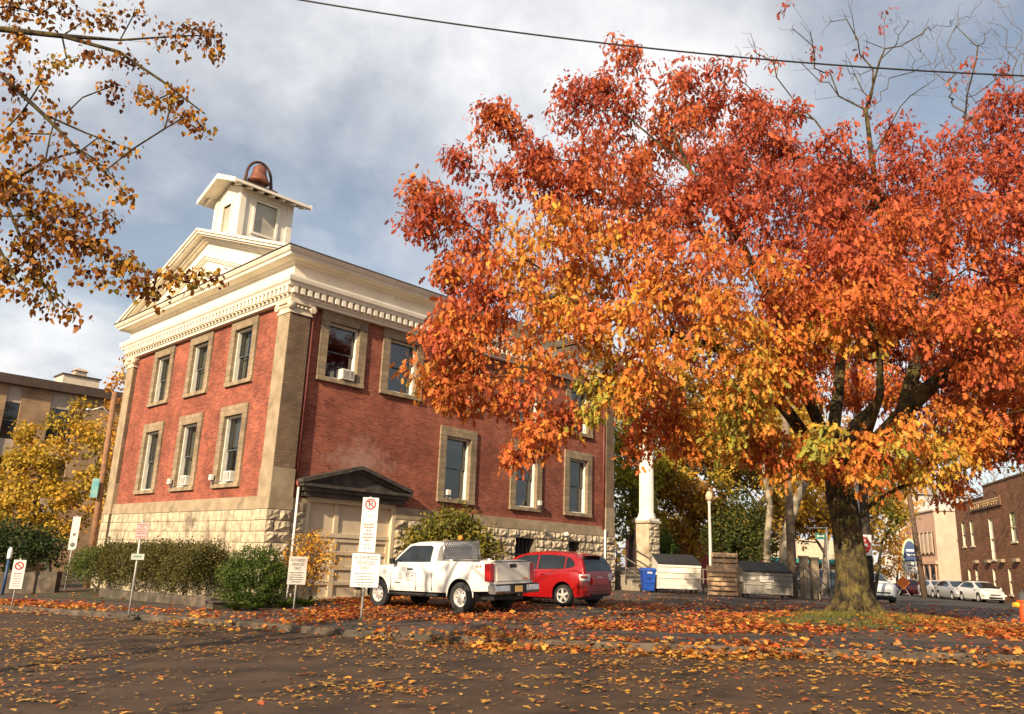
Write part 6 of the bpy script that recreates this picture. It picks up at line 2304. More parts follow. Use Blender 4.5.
mb = MB(); mb.box(-.09, -.016, .55, .09, -.008, .62); mb.build('emblem', nmat('dark_blue_print', (.006, .02, .12)), BN)

# wooden pallets leaning on each other
M_WOOD = nmat('pallet_wood', (0.66, 0.45, 0.26), (0.46, 0.29, 0.16), scale=5, rough=.85, bump=.3, bscale=30)
M_WOOD2 = nmat('older_pallet_wood', (0.52, 0.36, 0.22), (0.34, 0.22, 0.13), scale=5, rough=.85, bump=.3, bscale=30)
def pallet(label, x, y, rz, w, h, lean, mat, nb=7):
    T = thing('pallet', label, 'pallet', (x, y, G(x, y) + .02), rz, 'wooden pallets between the dumpsters')
    R_ = Matrix.Rotation(-lean, 4, 'X')
    T.matrix_world = Matrix.Translation((x, y, G(x, y) + .02)) @ Matrix.Rotation(rz, 4, 'Z') @ R_
    mb = MB()
    for k in range(nb):
        z = h * k / nb + .02 + rr_.uniform(-.008, .008)
        mb.box(-w / 2, -.02, z, w / 2, 0, z + h / nb * rr_.uniform(.62, .78))
    mb.build('deck_board', mat, T)
    for xx in (-w / 2 + .02, -.02, w / 2 - .06):
        mb = MB(); mb.box(xx, .002, 0, xx + .04, .10, h); mb.build('stringer', mat, T)
    mb = MB()
    for k in (0, nb // 2, nb - 1):
        z = h * k / nb + .02
        mb.box(-w / 2, .102, z, w / 2, .12, z + .09)
    mb.build('bottom_board', mat, T)
    return T


p = at(727, 596, 34.4)
pallet('tallest wooden pallet standing upright at the back of the pallet stack', p[0] + .12, p[1] + .55, -.1, 1.12, 1.80, .16, M_WOOD2, 8)
pallet('weathered pallet in the middle of the leaning pallet stack', p[0] - .12, p[1] + .30, -.12, 1.18, 1.25, .20, M_WOOD2, 7)
pallet('front wooden pallet with pale boards leaning on the other pallets', p[0] - .17, p[1] - .02, -.14, 1.22, 1.16, .24, M_WOOD, 6)

# ================================================================ SIGNS
M_STEEL = nmat('galvanised_post', (0.50, 0.48, 0.44), (0.38, 0.36, 0.33), scale=8, rough=.5, metal=.3)
M_SIGNW = nmat('white_sign_sheet', (0.80, 0.79, 0.75), (0.74, 0.73, 0.69), scale=5, rough=.45)
M_SIGNG = nmat('worn_sign_sheet', (0.50, 0.46, 0.40), (0.40, 0.37, 0.32), scale=6, rough=.6)
M_SIGNBACK = nmat('sign_border_dark', (0.10, 0.10, 0.10), (0.07, 0.07, 0.07), scale=6, rough=.6)


def text_bars(mb, cx, z, width, h, y, seed, words=5):
    """a line of print too small to read: uneven short dashes"""
    r = random.Random(seed)
    x = cx - width / 2
    while x < cx + width / 2 - .01:
        w = r.uniform(.025, .07)
        w = min(w, cx + width / 2 - x)
        mb.box(x, y, z - h / 2, x + w, y + .002, z + h / 2)
        x += w + .012


def face_cam(x, y):
    return math.atan2(y, x) - PI / 2                # turns local -Y towards the camera


# main double sign
p = at(360.5, 627.5, 17.6); p[2] = G(p[0], p[1])
SG = thing('parking_sign', 'tall post with a no parking panel over a white authorized vehicles only board', 'sign', p, face_cam(p[0], p[1]) + .05)
ztop = 2.72
mb = MB(); mb.tube([(0, 0, -.05), (0, 0, ztop)], .028, 10); mb.build('post', M_STEEL, SG, smooth=True)
mb = MB(); mb.box(-.16, -.14, 0, .16, .16, .035); mb.build('post_base', M_KERB, SG)
mb = MB(); mb.box(-.17, -.045, 1.55, .17, -.035, 2.70); up_ = mb.build('upper_panel', M_SIGNW, SG)
ringm = MB()
ringm.lathe([(.118, -.0475), (.088, -.0475)], (0, 0, 2.56), 32, axis='y', cap=False)
ringm.bar((-.072, -.0482, 2.632), (.072, -.0482, 2.488), .026, .001, up=(0, 1, 0))
ringm.build('prohibition_ring', M_REDINK, up_)
lettering('P', .19, M_INK, up_, (0, -.0475, 2.56), name='letter', extrude=.0003)
mb = MB()
mb.box(-.17, -.0465, 2.425, .17, -.0455, 2.432); mb.box(-.17, -.0465, 2.172, .17, -.0455, 2.178); mb.box(-.17, -.0465, 1.76, .17, -.0455, 1.764)
text_bars(mb, 0, 2.31, .17, .016, -.0475, 1)
mb.build('panel_rule', M_GREYINK, up_)
mb = MB()
for k, (z, w) in enumerate(((2.13, .24), (2.07, .22), (2.0, .10), (1.93, .20), (1.86, .22), (1.80, .12))):
    text_bars(mb, 0, z, w, .032, -.0475, 10 + k)
mb.build('small_print', nmat('faded_red_ink', (.55, .22, .16), (.45, .2, .15), scale=10), up_)
mb = MB()
for k, (z, w) in enumerate(((1.70, .16), (1.63, .2))):
    text_bars(mb, 0, z, w, .03, -.0475, 20 + k)
mb.build('small_print', nmat('faded_green_ink', (.3, .45, .4)), up_)
mb = MB(); mb.box(-.30, -.05, .83, .30, -.034, 1.53); lo_ = mb.build('lower_board', M_SIGNW, SG)
mb = MB()
for a in ((-.30, .83, -.292, 1.53), (.292, .83, .30, 1.53), (-.292, .83, .292, .838), (-.292, 1.522, .292, 1.53)):
    mb.box(a[0], -.0525, a[1], a[2], -.0505, a[3])
mb.build('board_border', M_GREYINK, lo_)
M_LET = nmat('sign_lettering', (.09, .085, .08), (.07, .065, .06), scale=9, rough=.7)
for k, (tx, z, w) in enumerate((('AUTHORIZED', 1.435, .50), ('VEHICLES', 1.325, .38), ('ONLY', 1.215, .22))):
    lettering(tx, .115, M_LET, lo_, (0, -.0515, z), extrude=.0006, width=w)
for k, (z, w) in enumerate(((1.11, .44), (1.05, .36), (.99, .44), (.93, .40), (.88, .26))):
    mb = MB()
    text_bars(mb, 0, z, w, .02, -.0515, 30 + k)
    mb.build('print_line', M_GREYINK, lo_)

# smaller grey one by the shrub
p = at(294, 605, 22.8); p[2] = G(p[0], p[1])
S2 = thing('parking_sign', 'small grey authorized vehicles only board on a short post by the autumn shrub', 'sign', p, face_cam(p[0], p[1]) - .1)
mb = MB(); mb.tube([(0, 0, -.05), (0, 0, 1.32)], .024, 8); mb.build('post', M_STEEL, S2, smooth=True)
mb = MB(); mb.box(-.245, -.045, .66, .245, -.030, 1.40); lo_ = mb.build('board', M_SIGNG, S2)
for k, (tx, z, w) in enumerate((('AUTHORIZED', 1.30, .38), ('VEHICLES', 1.19, .32), ('ONLY', 1.08, .18))):
    lettering(tx, .11, M_INK, lo_, (0, -.0475, z), extrude=.001, width=w)
for k, (z, w) in enumerate(((.97, .38), (.91, .30), (.85, .36), (.79, .36), (.73, .24))):
    mb = MB()
    text_bars(mb, 0, z, w, .022, -.0475, 40 + k)
    mb.build('print_line', M_INK, lo_)
# pole with the red-lettered panel and a small plate
p = at(130, 607, 21.0); p[2] = G(p[0], p[1])
S3 = thing('parking_sign', 'pole at the kerb with a red lettered parking panel and a small pale plate', 'sign', p, face_cam(p[0], p[1]) + .1)
mb = MB(); mb.tube([(0, 0, -.05), (0, 0, 2.36)], .026, 8); mb.build('post', M_STEEL, S3, smooth=True)
mb = MB(); mb.lathe([(.16, 0), (.15, .03)], (0, 0, 0), 10); mb.build('post_base', M_KERB, S3)
mb = MB(); mb.box(-.13, -.045, 1.88, .13, -.03, 2.27); pn = mb.build('panel', nmat('pink_sign_sheet', (.72, .55, .52), (.66, .5, .48), scale=5), S3)
mb = MB()
for k, (z, w) in enumerate(((2.22, .2), (2.17, .08), (2.11, .2), (2.055, .2), (2.0, .2), (1.92, .2))):
    text_bars(mb, 0, z, w, .026 if k else .03, -.0475, 50 + k)
mb.box(-.128, -.0465, 1.882, -.122, -.0455, 2.268); mb.box(.122, -.0465, 1.882, .128, -.0455, 2.268)
mb.build('small_print', nmat('faded_red_ink', (.5, .2, .16)), pn)
mb = MB(); mb.box(-.15, -.045, 1.35, .15, -.03, 1.50); pn = mb.build('plate', nmat('pale_green_plate', (.62, .66, .56), (.5, .55, .46), scale=9), S3)
mb = MB(); text_bars(mb, 0, 1.43, .2, .03, -.0475, 61); mb.build('small_print', nmat('green_ink', (.1, .25, .15)), pn)
# far left small sign
p = at(13, 600, 24.5); p[2] = G(p[0], p[1])
S4 = thing('parking_sign', 'low white no parking sign at the far left kerb', 'sign', p, face_cam(p[0], p[1]))
mb = MB(); mb.tube([(0, 0, -.05), (0, 0, 1.35)], .025, 8); mb.build('post', M_STEEL, S4, smooth=True)
mb = MB(); mb.box(-.16, -.045, .48, .16, -.03, 1.30); pn = mb.build('panel', M_SIGNW, S4)
mb = MB(); mb.lathe([(.115, -.0475), (.08, -.0475)], (0, 0, 1.13), 24, axis='y', cap=False); mb.bar((-.07, -.048, 1.2), (.07, -.048, 1.06), .028, .001, up=(0, 1, 0)); mb.box(-.1, -.0475, .9, .1, -.0455, .92); mb.build('prohibition_ring', M_REDINK, pn)
mb = MB()
for k, z in enumerate((.84, .77, .70, .63, .56)):
    text_bars(mb, 0, z, .2, .02, -.0475, 70 + k)
mb.build('small_print', nmat('faded_red_ink', (.6, .25, .2)), pn)
# white banner-like post sign by the hedge end
p = gbase(74, 34)
p = at(72, 548, 33); p[2] = G(p[0], p[1])
S5 = thing('post_sign', 'narrow white vertical sign with a round emblem left of the hedge', 'sign', p, face_cam(p[0], p[1]))
mb = MB(); mb.tube([(0, 0, -.1), (0, 0, 2.9)], .03, 8); mb.build('post', M_STEEL, S5, smooth=True)
mb = MB(); mb.box(-.14, -.05, 1.55, .14, -.035, 2.85); pn = mb.build('panel', M_SIGNW, S5)
mb = MB(); mb.lathe([(.09, -.0525), (.001, -.0525)], (0, 0, 1.75), 20, axis='y', cap=False); mb.build('emblem', M_GREYINK, pn)
mb = MB(); mb.box(-.05, -.0525, 2.1, .05, -.0515, 2.2); mb.build('emblem', M_GREYINK, pn)

# do not enter sign on the dark utility pole
p = at(870, 588, 33); p[2] = G(p[0], p[1])
DP = thing('utility_pole', 'dark wooden utility pole with a metal conduit right of the oak trunk', 'pole', p - np.array([0, 0, .1]), face_cam(p[0], p[1]))
M_POLE = nmat('dark_pole_wood', (0.085, 0.065, 0.05), (0.045, 0.035, 0.028), scale=6, rough=.9, bump=.5)
mb = MB(); mb.tube([(0, 0, 0), (0, 0, 9.6)], [.19, .14], 12); mb.build('pole', M_POLE, DP, smooth=True)
mb = MB(); mb.tube([(-.22, -.12, 0), (-.22, -.12, 5.2)], .045, 8); mb.build('conduit', M_STEEL, DP, smooth=True)
p2 = at(861, 545, 32.6)
DN = thing('do_not_enter_sign', 'red round do not enter sign on a white square beside the oak trunk', 'sign', (p2[0], p2[1], p2[2]), face_cam(p2[0], p2[1]))
mb = MB(); mb.box(-.40, -.02, -.40, .40, 0, .40); b_ = mb.build('backing', M_SIGNW, DN)
mb = MB(); mb.lathe([(.365, -.023), (.001, -.023)], (0, 0, 0), 36, axis='y', cap=False); rd = mb.build('red_disc', nmat('sign_red', (.52, .025, .03), (.45, .025, .03), scale=5, rough=.5), b_)
mb = MB(); mb.box(-.25, -.0275, -.055, .25, -.0255, .055); mb.build('white_bar', M_SIGNW, b_)
lettering('DO NOT', .13, M_SIGNW, b_, (0, -.0255, .17), name='lettering', extrude=.0006, width=.40)
lettering('ENTER', .13, M_SIGNW, b_, (0, -.0255, -.17), name='lettering', extrude=.0006, width=.34)
mb = MB(); mb.tube([(0, .05, -2.25), (0, .05, .35)], .03, 8); mb.build('post', M_STEEL, DN, smooth=True)
# street name sign
p = at(830, 590, 35); p[2] = G(p[0], p[1])
ST = thing('street_name_sign', 'green street name blade under a thin arm left of the oak trunk', 'sign', p, face_cam(p[0], p[1]))
mb = MB(); mb.tube([(0, 0, 0), (0, 0, 3.05)], .035, 8); mb.tube([(-.75, 0, 3.0), (.05, 0, 3.03)], .03, 8); mb.build('post', M_STEEL, ST, smooth=True)
mb = MB(); mb.box(-.46, -.02, 2.55, -.05, 0, 2.80); pn = mb.build('blade', nmat('street_green', (.01, .20, .11), (.01, .16, .09), scale=5, rough=.45), ST)
mb = MB(); text_bars(mb, -.25, 2.68, .28, .08, -.0225, 81); mb.build('small_print', M_SIGNW, pn)

# ================================================================ POLES, LAMPS, RAILS, HYDRANT
p = at(711, 577, 38); p[2] = G(p[0], p[1])
LP = thing('street_lamp', 'slim white lamp post with an acorn globe between the pallets and the white dumpster', 'lamp', p)
mb = MB(); mb.lathe([(.13, 0), (.13, .25), (.085, .35), (.075, 1.0), (.065, 4.05), (.09, 4.08), (.09, 4.14), (.05, 4.16)], (0, 0, 0), 14); mb.build('post', nmat('lamp_white', (.72, .68, .6), (.6, .56, .5), scale=4, rough=.5), LP, auto=40)
mb = MB(); mb.lathe([(.09, 4.16), (.16, 4.30), (.17, 4.42), (.12, 4.55), (.05, 4.62), (.01, 4.64)], (0, 0, 0), 16); mb.build('globe', nmat('globe_glass', (.62, .48, .30), (.55, .4, .25), scale=6, rough=.3), LP, smooth=True)
p = at(793, 585, 36.5); p[2] = G(p[0], p[1])
WP = thing('utility_pole', 'weathered brown wooden pole standing behind the grey dumpster', 'pole', p)
mb = MB(); mb.tube([(0, 0, -.1), (0, 0, 9.5)], [.21, .15], 12); mb.build('pole', nmat('weathered_pole_wood', (0.24, 0.18, 0.12), (0.14, 0.10, 0.07), scale=6, rough=.9, bump=.5), WP, smooth=True)
# leaning pole on the left with a lamp arm
p = at(93, 548, 35); p[2] = G(p[0], p[1])
tp = at(115, 392, 35)
UP_ = thing('utility_pole', 'brown wooden utility pole with a cobra head lamp left of the courthouse', 'pole', p)
v_ = tp - p
mb = MB(); mb.tube([(0, 0, -.1), v_ * .5, v_], [.14, .125, .11], 12); mb.build('pole', nmat('brown_pole_wood', (0.30, 0.16, 0.085), (0.19, 0.10, 0.055), scale=6, rough=.9, bump=.4), UP_, smooth=True)
lt = at(92, 410, 34.6) - p
mb = MB(); mb.tube([v_ * .86, v_ * .9 + (lt - v_ * .9) * .5 + np.array([0, 0, .15]), lt], .035, 8); mb.build('lamp_arm', M_STEEL, UP_, smooth=True)
mb = MB(); mb.lathe([(.02, -.06), (.12, -.05), (.13, .02), (.06, .07), (.01, .08)], (lt[0] - .15, lt[1], lt[2]), 12); mb.build('lamp_head', M_CHROME, UP_, smooth=True)
bp_ = at(97.5, 488, 34.6) - p
mb = MB(); mb.box(bp_[0] - .26, bp_[1] - .01, bp_[2] - .4, bp_[0] + .04, bp_[1] + .01, bp_[2] + .4); mb.build('banner', nmat('teal_banner', (.06, .25, .28), (.2, .34, .32), scale=2.5, rough=.7), UP_)
# blue flag-topped pole at the far left
p = at(5, 580, 30); p[2] = G(p[0], p[1])
q = at(9, 540, 30)
FP = thing('bollard_lamp', 'slim blue post with a white lamp head at the far left', 'lamp', p)
mb = MB(); mb.tube([(0, 0, -.05), (0, 0, 1.25)], .05, 10); mb.build('post', nmat('blue_post', (.03, .07, .16), (.02, .05, .12), scale=5, rough=.5), FP, smooth=True)
mb = MB(); mb.lathe([(.07, 1.25), (.08, 1.30), (.08, 1.55), (.03, 1.66)], (0, 0, 0), 12); mb.build('lamp_head', M_SIGNW, FP, smooth=True)
# railing and timber fence right of the dumpsters
p = at(812, 592, 36); p[2] = G(p[0], p[1])
HR = thing('handrail', 'dark iron handrail sloping down behind the grey dumpster', 'rail', p)
q0, q1 = at(803, 567, 36) - p, at(832, 590, 34.5) - p
mb = MB(); mb.tube([q0 + np.array([-.4, 0, .02]), q0, q1, q1 + np.array([.5, 0, 0])], .03, 8); mb.tube([q0, (q0[0], q0[1], -.3)], .03, 8); mb.tube([q1, (q1[0], q1[1], -.3)], .03, 8); mb.tube([(q0 + q1) / 2, ((q0 + q1)[0] / 2, (q0 + q1)[1] / 2, -.3)], .03, 8)
mb.build('rail', M_RAIL, HR, smooth=True)
p = at(809, 590, 37); p[2] = G(p[0], p[1])
for dx, lab in ((-.18, 'left pale square stone gate post beyond the grey dumpster'), (.28, 'right pale square stone gate post beyond the grey dumpster')):
    PT = thing('gate_post', lab, 'post', (p[0] + dx, p[1], p[2]), 0, 'stone gate posts')
    mb = MB(); mb.box(-.16, -.16, 0, .16, .16, 1.75 - .1 * dx); mb.box(-.19, -.19, 1.75 - .1 * dx, .19, .19, 1.86 - .1 * dx); mb.build('post', M_STONE, PT, bevel=.01)
# pipe railing along the back of the lot
p = at(735, 580, 39); p[2] = G(p[0], p[1])
RL = thing('pipe_railing', 'long grey pipe railing behind the dumpsters and pallets', 'rail', p)
mb = MB()
for z in (1.05, .6):
    mb.tube([(-4.0, 1.0, z), (4.0, 0, z)], .028, 8)
for k in range(7):
    f = k / 6
    mb.tube([(-4 + 8 * f, 1 - f, -.1), (-4 + 8 * f, 1 - f, 1.05)], .03, 8)
mb.build('rail', M_RAIL, RL, smooth=True)
# hydrant at the right edge
p = at(1025.5, 624, 21.5); p[2] = G(p[0], p[1])
HY = thing('fire_hydrant', 'orange red fire hydrant with yellow side cap at the right edge of the street', 'hydrant', p)
M_HYD = nmat('hydrant_orange', (.62, .09, .02), (.5, .07, .02), scale=6, rough=.45)
mb = MB(); mb.lathe([(.17, 0), (.17, .04), (.11, .05), (.11, .52), (.15, .53), (.15, .57), (.12, .58)], (0, 0, 0), 18); mb.build('barrel', M_HYD, HY, auto=40)
mb = MB(); mb.lathe([(.13, .58), (.125, .66), (.08, .74), (.03, .78), (.03, .83)], (0, 0, 0), 16); mb.build('bonnet', nmat('hydrant_dark', (.06, .06, .06)), HY, auto=40)
for ax_, o_ in (('x', -.18), ('x', .18), ('y', -.17)):
    mb = MB()
    mb.lathe([(.06, -.08), (.06, .0), (.075, .0), (.075, .05), (.03, .055)], (o_ if ax_ == 'x' else 0, o_ if ax_ == 'y' else 0, .45), 12, axis=ax_)
    mb.build('outlet_cap', nmat('hydrant_yellow', (.70, .42, .04)), HY, auto=40)

# low stone walls in front of the hedge
def low_wall(label, pts, h, th, name='retaining_wall'):
    T = thing(name, label, 'wall', (pts[0][0], pts[0][1], 0))
    mb = MB()
    o = np.array([pts[0][0], pts[0][1], 0])
    n = 24
    P = []
    for i in range(len(pts) - 1):
        a, b = np.array(pts[i]), np.array(pts[i + 1])
        d = (b - a) / np.linalg.norm(b - a)
        nn = np.array([-d[1], d[0]])
        L_ = np.linalg.norm(b - a)
        k = max(2, int(L_ / .7))
        for j in range(k):
            p0, p1 = a + (b - a) * j / k, a + (b - a) * (j + 1) / k - d * .008
            z0, z1 = G(*p0), G(*p1)
            hh = h + rr_.uniform(-.02, .02)
            vs = []
            for (q, z) in ((p0, z0), (p1, z1)):
                vs += [(*(q - o[:2]), z - .15), (*(q + nn * th - o[:2]), z - .15), (*(q + nn * th - o[:2]), z + hh), (*(q - o[:2]), z + hh)]
            mb.add(vs, [(0, 1, 2, 3), (7, 6, 5, 4), (0, 4, 5, 1), (1, 5, 6, 2), (2, 6, 7, 3), (3, 7, 4, 0)])
    mb.build('coping', M_KERB, T, bevel=.02)
    return T


low_wall('low mossy stone wall holding the hedge bed above the pavement', [tuple(bw(-2.15, 6.9)[:2]), tuple(bw(-1.85, -.7)[:2])], .26, .3)
low_wall('low stone wall at the far left under the dark shrub', [tuple(at(-40, 560, 31)[:2]), tuple(at(60, 560, 31)[:2])], .75, .35)
p = at(222, 600, 23.2)
ub = thing('utility_box', 'small grey concrete utility box at the end of the hedge bed wall', 'box', (p[0], p[1], G(p[0], p[1])), TH)
mb = MB(); mb.box(-.35, -.2, 0, .35, .2, .16); mb.box(-.38, -.23, .16, .38, .23, .20); mb.build('lid', M_KERB, ub, bevel=.01)

# ================================================================ SMALL THINGS ON THE COURTHOUSE
M_AC = nmat('ac_white', (.68, .65, .58), (.56, .53, .47), scale=6, rough=.5)
def ac_unit(label, facade, u, z):
    T = thing('air_conditioner', label, 'air conditioner', group='window air conditioners')
    if facade == 'R':
        w = bw(u, WALL); rz = TH
    else:
        w = bw(WALL, u); rz = TH - PI / 2
    T.location = (w[0], w[1], z); T.rotation_euler = (0, 0, rz)
    mb = MB(); mb.box(-.25, -.16, 0, .25, .30, .36); mb.build('case', M_AC, T, bevel=.012)
    mb = MB()
    for k in range(7):
        mb.box(-.20, -.166, .05 + k * .04, .06, -.161, .07 + k * .04)
    mb.box(.09, -.166, .05, .20, -.161, .31)
    mb.build('grille', nmat('ac_grille', (.25, .24, .22)), T)
    return T


ac_unit('window air conditioner in the lower middle window of the gable front', 'L', 2.36 + 3.4246 + .72, LOW[0] + .19)
ac_unit('window air conditioner in the lower right window of the gable front', 'L', 2.36 + .72, LOW[0] + .19)
ac_unit('window air conditioner in the upper window nearest the corner on the long side', 'R', 1.278 + 1.20, UP[0] + .19)
M_LAMPW = nmat('floodlight_white', (.75, .70, .58), (.66, .61, .5), scale=6, rough=.5)
def flood(label, w, rz):
    T = thing('floodlight', label, 'floodlight', (w[0], w[1], w[2]), rz, 'floodlights on the window sills')
    mb = MB(); mb.box(-.09, -.14, .10, .09, -.02, .30); mb.build('head', M_LAMPW, T, bevel=.02)
    mb = MB(); mb.tube([(0, .02, .0), (0, -.06, .12)], .025, 8); mb.box(-.06, -.06, -.02, .06, .06, .02); mb.tube([(.1, -.02, .06), (.35, .0, .03), (.5, .02, .05)], .018, 6); mb.build('bracket', M_RAIL, T)
    return T


q = bw(WALL - .12, 2.36 + 3.4246 + 1.75, LOW[0] + .17); flood('pale floodlight on the sill of the lower middle gable window', q, TH - PI / 2)
q = bw(WALL - .12, 2.36 + 1.75, LOW[0] + .17); flood('pale floodlight on the sill of the lower right gable window', q, TH - PI / 2)
q = bw(6.913 + .48, WALL - .06, LOW[0] + .17); flood('small pale floodlight on the sill above the olive green bush', q, TH)
q = bw(10.809 + 1.66, WALL - .12, LOW[0] + .17); flood('small pale floodlight on the sill of the middle long side window', q, TH)
for s_, z_, lab in ((12.85, 3.02, 'small wall lamp above the first basement opening'), (14.2, 2.95, 'small white wall lamp above the second basement opening')):
    w = bw(s_, .03, z_)
    T = thing('wall_lamp', lab, 'lamp', w, TH)
    mb = MB(); mb.lathe([(.02, .16), (.08, .13), (.12, .04), (.11, .0)], (0, -.10, 0), 12); mb.box(-.04, -.08, .02, .04, .04, .12); mb.build('shade', M_LAMPW if s_ > 13 else M_RAIL, T)

# the bronze bell on the cupola roof
bw_ = bw(1.66, TM, 16.72)
BL = thing('bell', 'rusty bronze bell in an arched iron yoke on top of the cupola', 'bell', bw_, TH)
M_RUST = nmat('rusty_bronze', (0.24, 0.085, 0.045), (0.11, 0.045, 0.03), scale=4, rough=.65, metal=.3, bump=.3)
M_IRON = nmat('rusty_iron', (0.09, 0.045, 0.032), (0.04, 0.025, 0.02), scale=6, rough=.75)
mb = MB(); mb.lathe([(.46, .30), (.455, .36), (.37, .50), (.30, .72), (.27, .95), (.20, 1.04), (.10, 1.07), (.06, 1.12), (.05, 1.2)], (0, 0, 0), 28); mb.build('bell_body', M_RUST, BL, smooth=True)
mb = MB()
n = 22
mb.tube([(.57 * math.cos(a), 0, .50 + .74 * max(0, math.sin(a)) - (.35 if math.sin(a) < -.01 else 0)) for a in np.linspace(-.0, PI, n)], .06, 8)
mb.tube([(.57, 0, .5), (.62, 0, .0)], [.07, .09], 8); mb.tube([(-.57, 0, .5), (-.62, 0, .0)], [.07, .09], 8)
mb.tube([(-.6, -.25, .06), (-.6, .25, .06)], .06, 6); mb.tube([(.6, -.25, .06), (.6, .25, .06)], .06, 6)
mb.box(-.75, -.35, -.10, .75, .35, .04)
mb.build('yoke', M_IRON, BL, smooth=False)

# ================================================================ BUILDINGS AROUND
M_TANB = brick_mat('tan_brick', (0.42, 0.27, 0.145), (0.33, 0.205, 0.11), (0.30, 0.21, 0.13), bw=.4, bh=.13, msize=.02)
M_FASC = nmat('brown_fascia', (0.085, 0.055, 0.038), (0.06, 0.04, 0.028), scale=3, rough=.6)
M_PANEL = nmat('concrete_panel', (0.46, 0.37, 0.29), (0.38, 0.30, 0.23), scale=3, rough=.8)
P0 = at(0, 373, 52)
TB = thing('office_block', 'tan brick office block with brown roof edge and narrow window bays at the far left', 'building', (P0[0], P0[1], 0), TH)
ht = P0[2]
zb_ = -.6
mb = MB()
bays = [(-3.4, -2.5), (.65, 1.55), (3.35, 5.0), (8.2, 9.4), (12.5, 13.7)]
u = -14.0
for a, b in bays + [(24, 24)]:
    mb.box(u, 0, zb_, a, .5, ht - .62)
    u = b
mb.box(-14, .5, zb_, 24, 12, ht - .62)
mb.box(-13.9, -.04, ht - 6.42, 23.9, .02, ht - 6.32)
mb.build('wall', M_TANB, TB)
mb = MB(); mb.box(-14.3, -.45, ht - .62, 24.3, 12.3, ht); mb.build('roof', M_FASC, TB)
for a, b in bays:
    wdt = b - a
    for k in range(3):
        zt = ht - .62 - 3.6 * k
        mb = MB()
        mb.box(a, .12, zt - 1.15, b, .3, zt); mb.box(a, .10, zt - .60, b, .14, zt - .56)
        if wdt > 1.3: mb.box(a + wdt * .62, .10, zt - 1.15, a + wdt * .62 + .04, .14, zt)
        f_ = mb.build('spandrel', M_PANEL, TB)
        mb = MB(); mb.box(a, .16, zt - 3.6, b, .24, zt - 1.15); w_ = mb.build('window', M_CARGLASS, TB)
        mb = MB(); mb.box(a, .13, zt - 2.4, b, .158, zt - 2.34); mb.box(a, .11, zt - 3.6, a + .05, .158, zt - 1.15); mb.build('frame', M_SASH, w_)
mb = MB(); mb.box(4.5, 2.5, ht, 7.0, 4.4, ht + 1.15); ph = mb.build('penthouse', nmat('pale_render', (.66, .56, .42), (.56, .47, .35), scale=3, rough=.8), TB)
mb = MB(); mb.box(4.4, 2.4, ht + 1.15, 7.1, 4.5, ht + 1.25); mb.build('penthouse_roof', M_FASC, ph)
mb = MB(); mb.box(5.4, 3.0, ht + 1.25, 6.2, 3.8, ht + 1.7); mb.frustum(ht + 1.7, (5.3, 2.9, 6.3, 3.9), ht + 1.9, (5.5, 3.1, 6.1, 3.7)); mb.build('vent', M_PANEL, ph)

# brown brick building at the far right
M_BRB = brick_mat('brown_brick', (0.33, 0.135, 0.065), (0.19, 0.08, 0.042), (0.2, 0.12, 0.075), bw=.5, bh=.22, msize=.04)
BD = 78
pB = at(962, 583, BD); tB = at(962, 506, BD)
dB = math.atan2(-.97, -.25)
BB = thing('brick_building', 'two storey brown brick building with stepped parapet and a bronze sign at the far right', 'building', (pB[0], pB[1], G(pB[0], pB[1]) - .3), dB)
h0 = tB[2] - (G(pB[0], pB[1]) - .3)
wins = [(1.6, 2.6), (4.2, 5.2), (14.8, 16.0), (18.2, 19.8), (24, 25.2)]
holes = []
for a, b in wins:
    holes.append((a, b, h0 - 3.9, h0 - 1.7))
for a, b in ((2.2, 3.0), (4.4, 5.2), (9.2, 9.9), (13.0, 13.7), (17.3, 18.5), (20, 21.2)):
    holes.append((a, b, .9, 2.9))
holes.append((9.5, 10.6, 3.6, h0 - 1.8))
mb = MB()
wall_holes(mb, 0, 30, 0, h0 + .9, [h for h in holes] + [(-1, 9.0, h0, h0 + 2)], lambda u, y, z: (u, y, z))
mb.box(0, .35, 0, 30, 14, h0 - .3)
mb.box(0, 0, 0, .02, 14, h0)
mb.box(22, -.9, 3.9, 29.9, -.02, h0 + 1.0)
mb.build('wall', M_BRB, BB)
mb = MB(); mb.box(-.05, -.06, h0, 9.0, .3, h0 + .14); mb.box(9.0, -.06, h0 + .9, 22, .3, h0 + 1.04)
mb.build('parapet', nmat('brown_coping', (.13, .07, .045), (.09, .05, .03), scale=3), BB)
for h_ in holes:
    mb = MB()
    a, b, c, d = h_
    mb.box(a, .16, c, b, .22, d)
    w_ = mb.build('window', M_CARGLASS if h_[3] != h0 - 1.8 else M_JAMB, BB)
    mb = MB(); mb.box(a, .02, c, a + .08, .16, d); mb.box(b - .08, .02, c, b, .16, d); mb.box(a + .08, .05, (c + d) / 2 - .04, b - .08, .155, (c + d) / 2 + .04); mb.box(a - .1, -.08, c - .14, b + .1, .2, c - .002)
    mb.build('frame', M_CREAM2, w_)
    if c > 3.5 and h_[3] != h0 - 1.8:
        mb = MB(); mb.box(a + .1, .10, (c + d) / 2 + .1, b - .1, .13, d - .05); mb.build('shade', nmat('green_shade', (.32, .36, .17), (.26, .3, .14), scale=4), w_)
sgm = MB()
sgm.box(5.2, -.14, h0 - .95, 13.4, -.03, h0 - .15)
sp_ = sgm.build('sign_board', nmat('bronze_sign', (.20, .10, .045), (.14, .07, .035), scale=4, rough=.5), BB)
mb = MB()
text_bars(mb, 9.3, h0 - .55, 7.2, .0, -.2, 91)
mb2 = MB()
r_ = random.Random(5)
x_ = 5.6
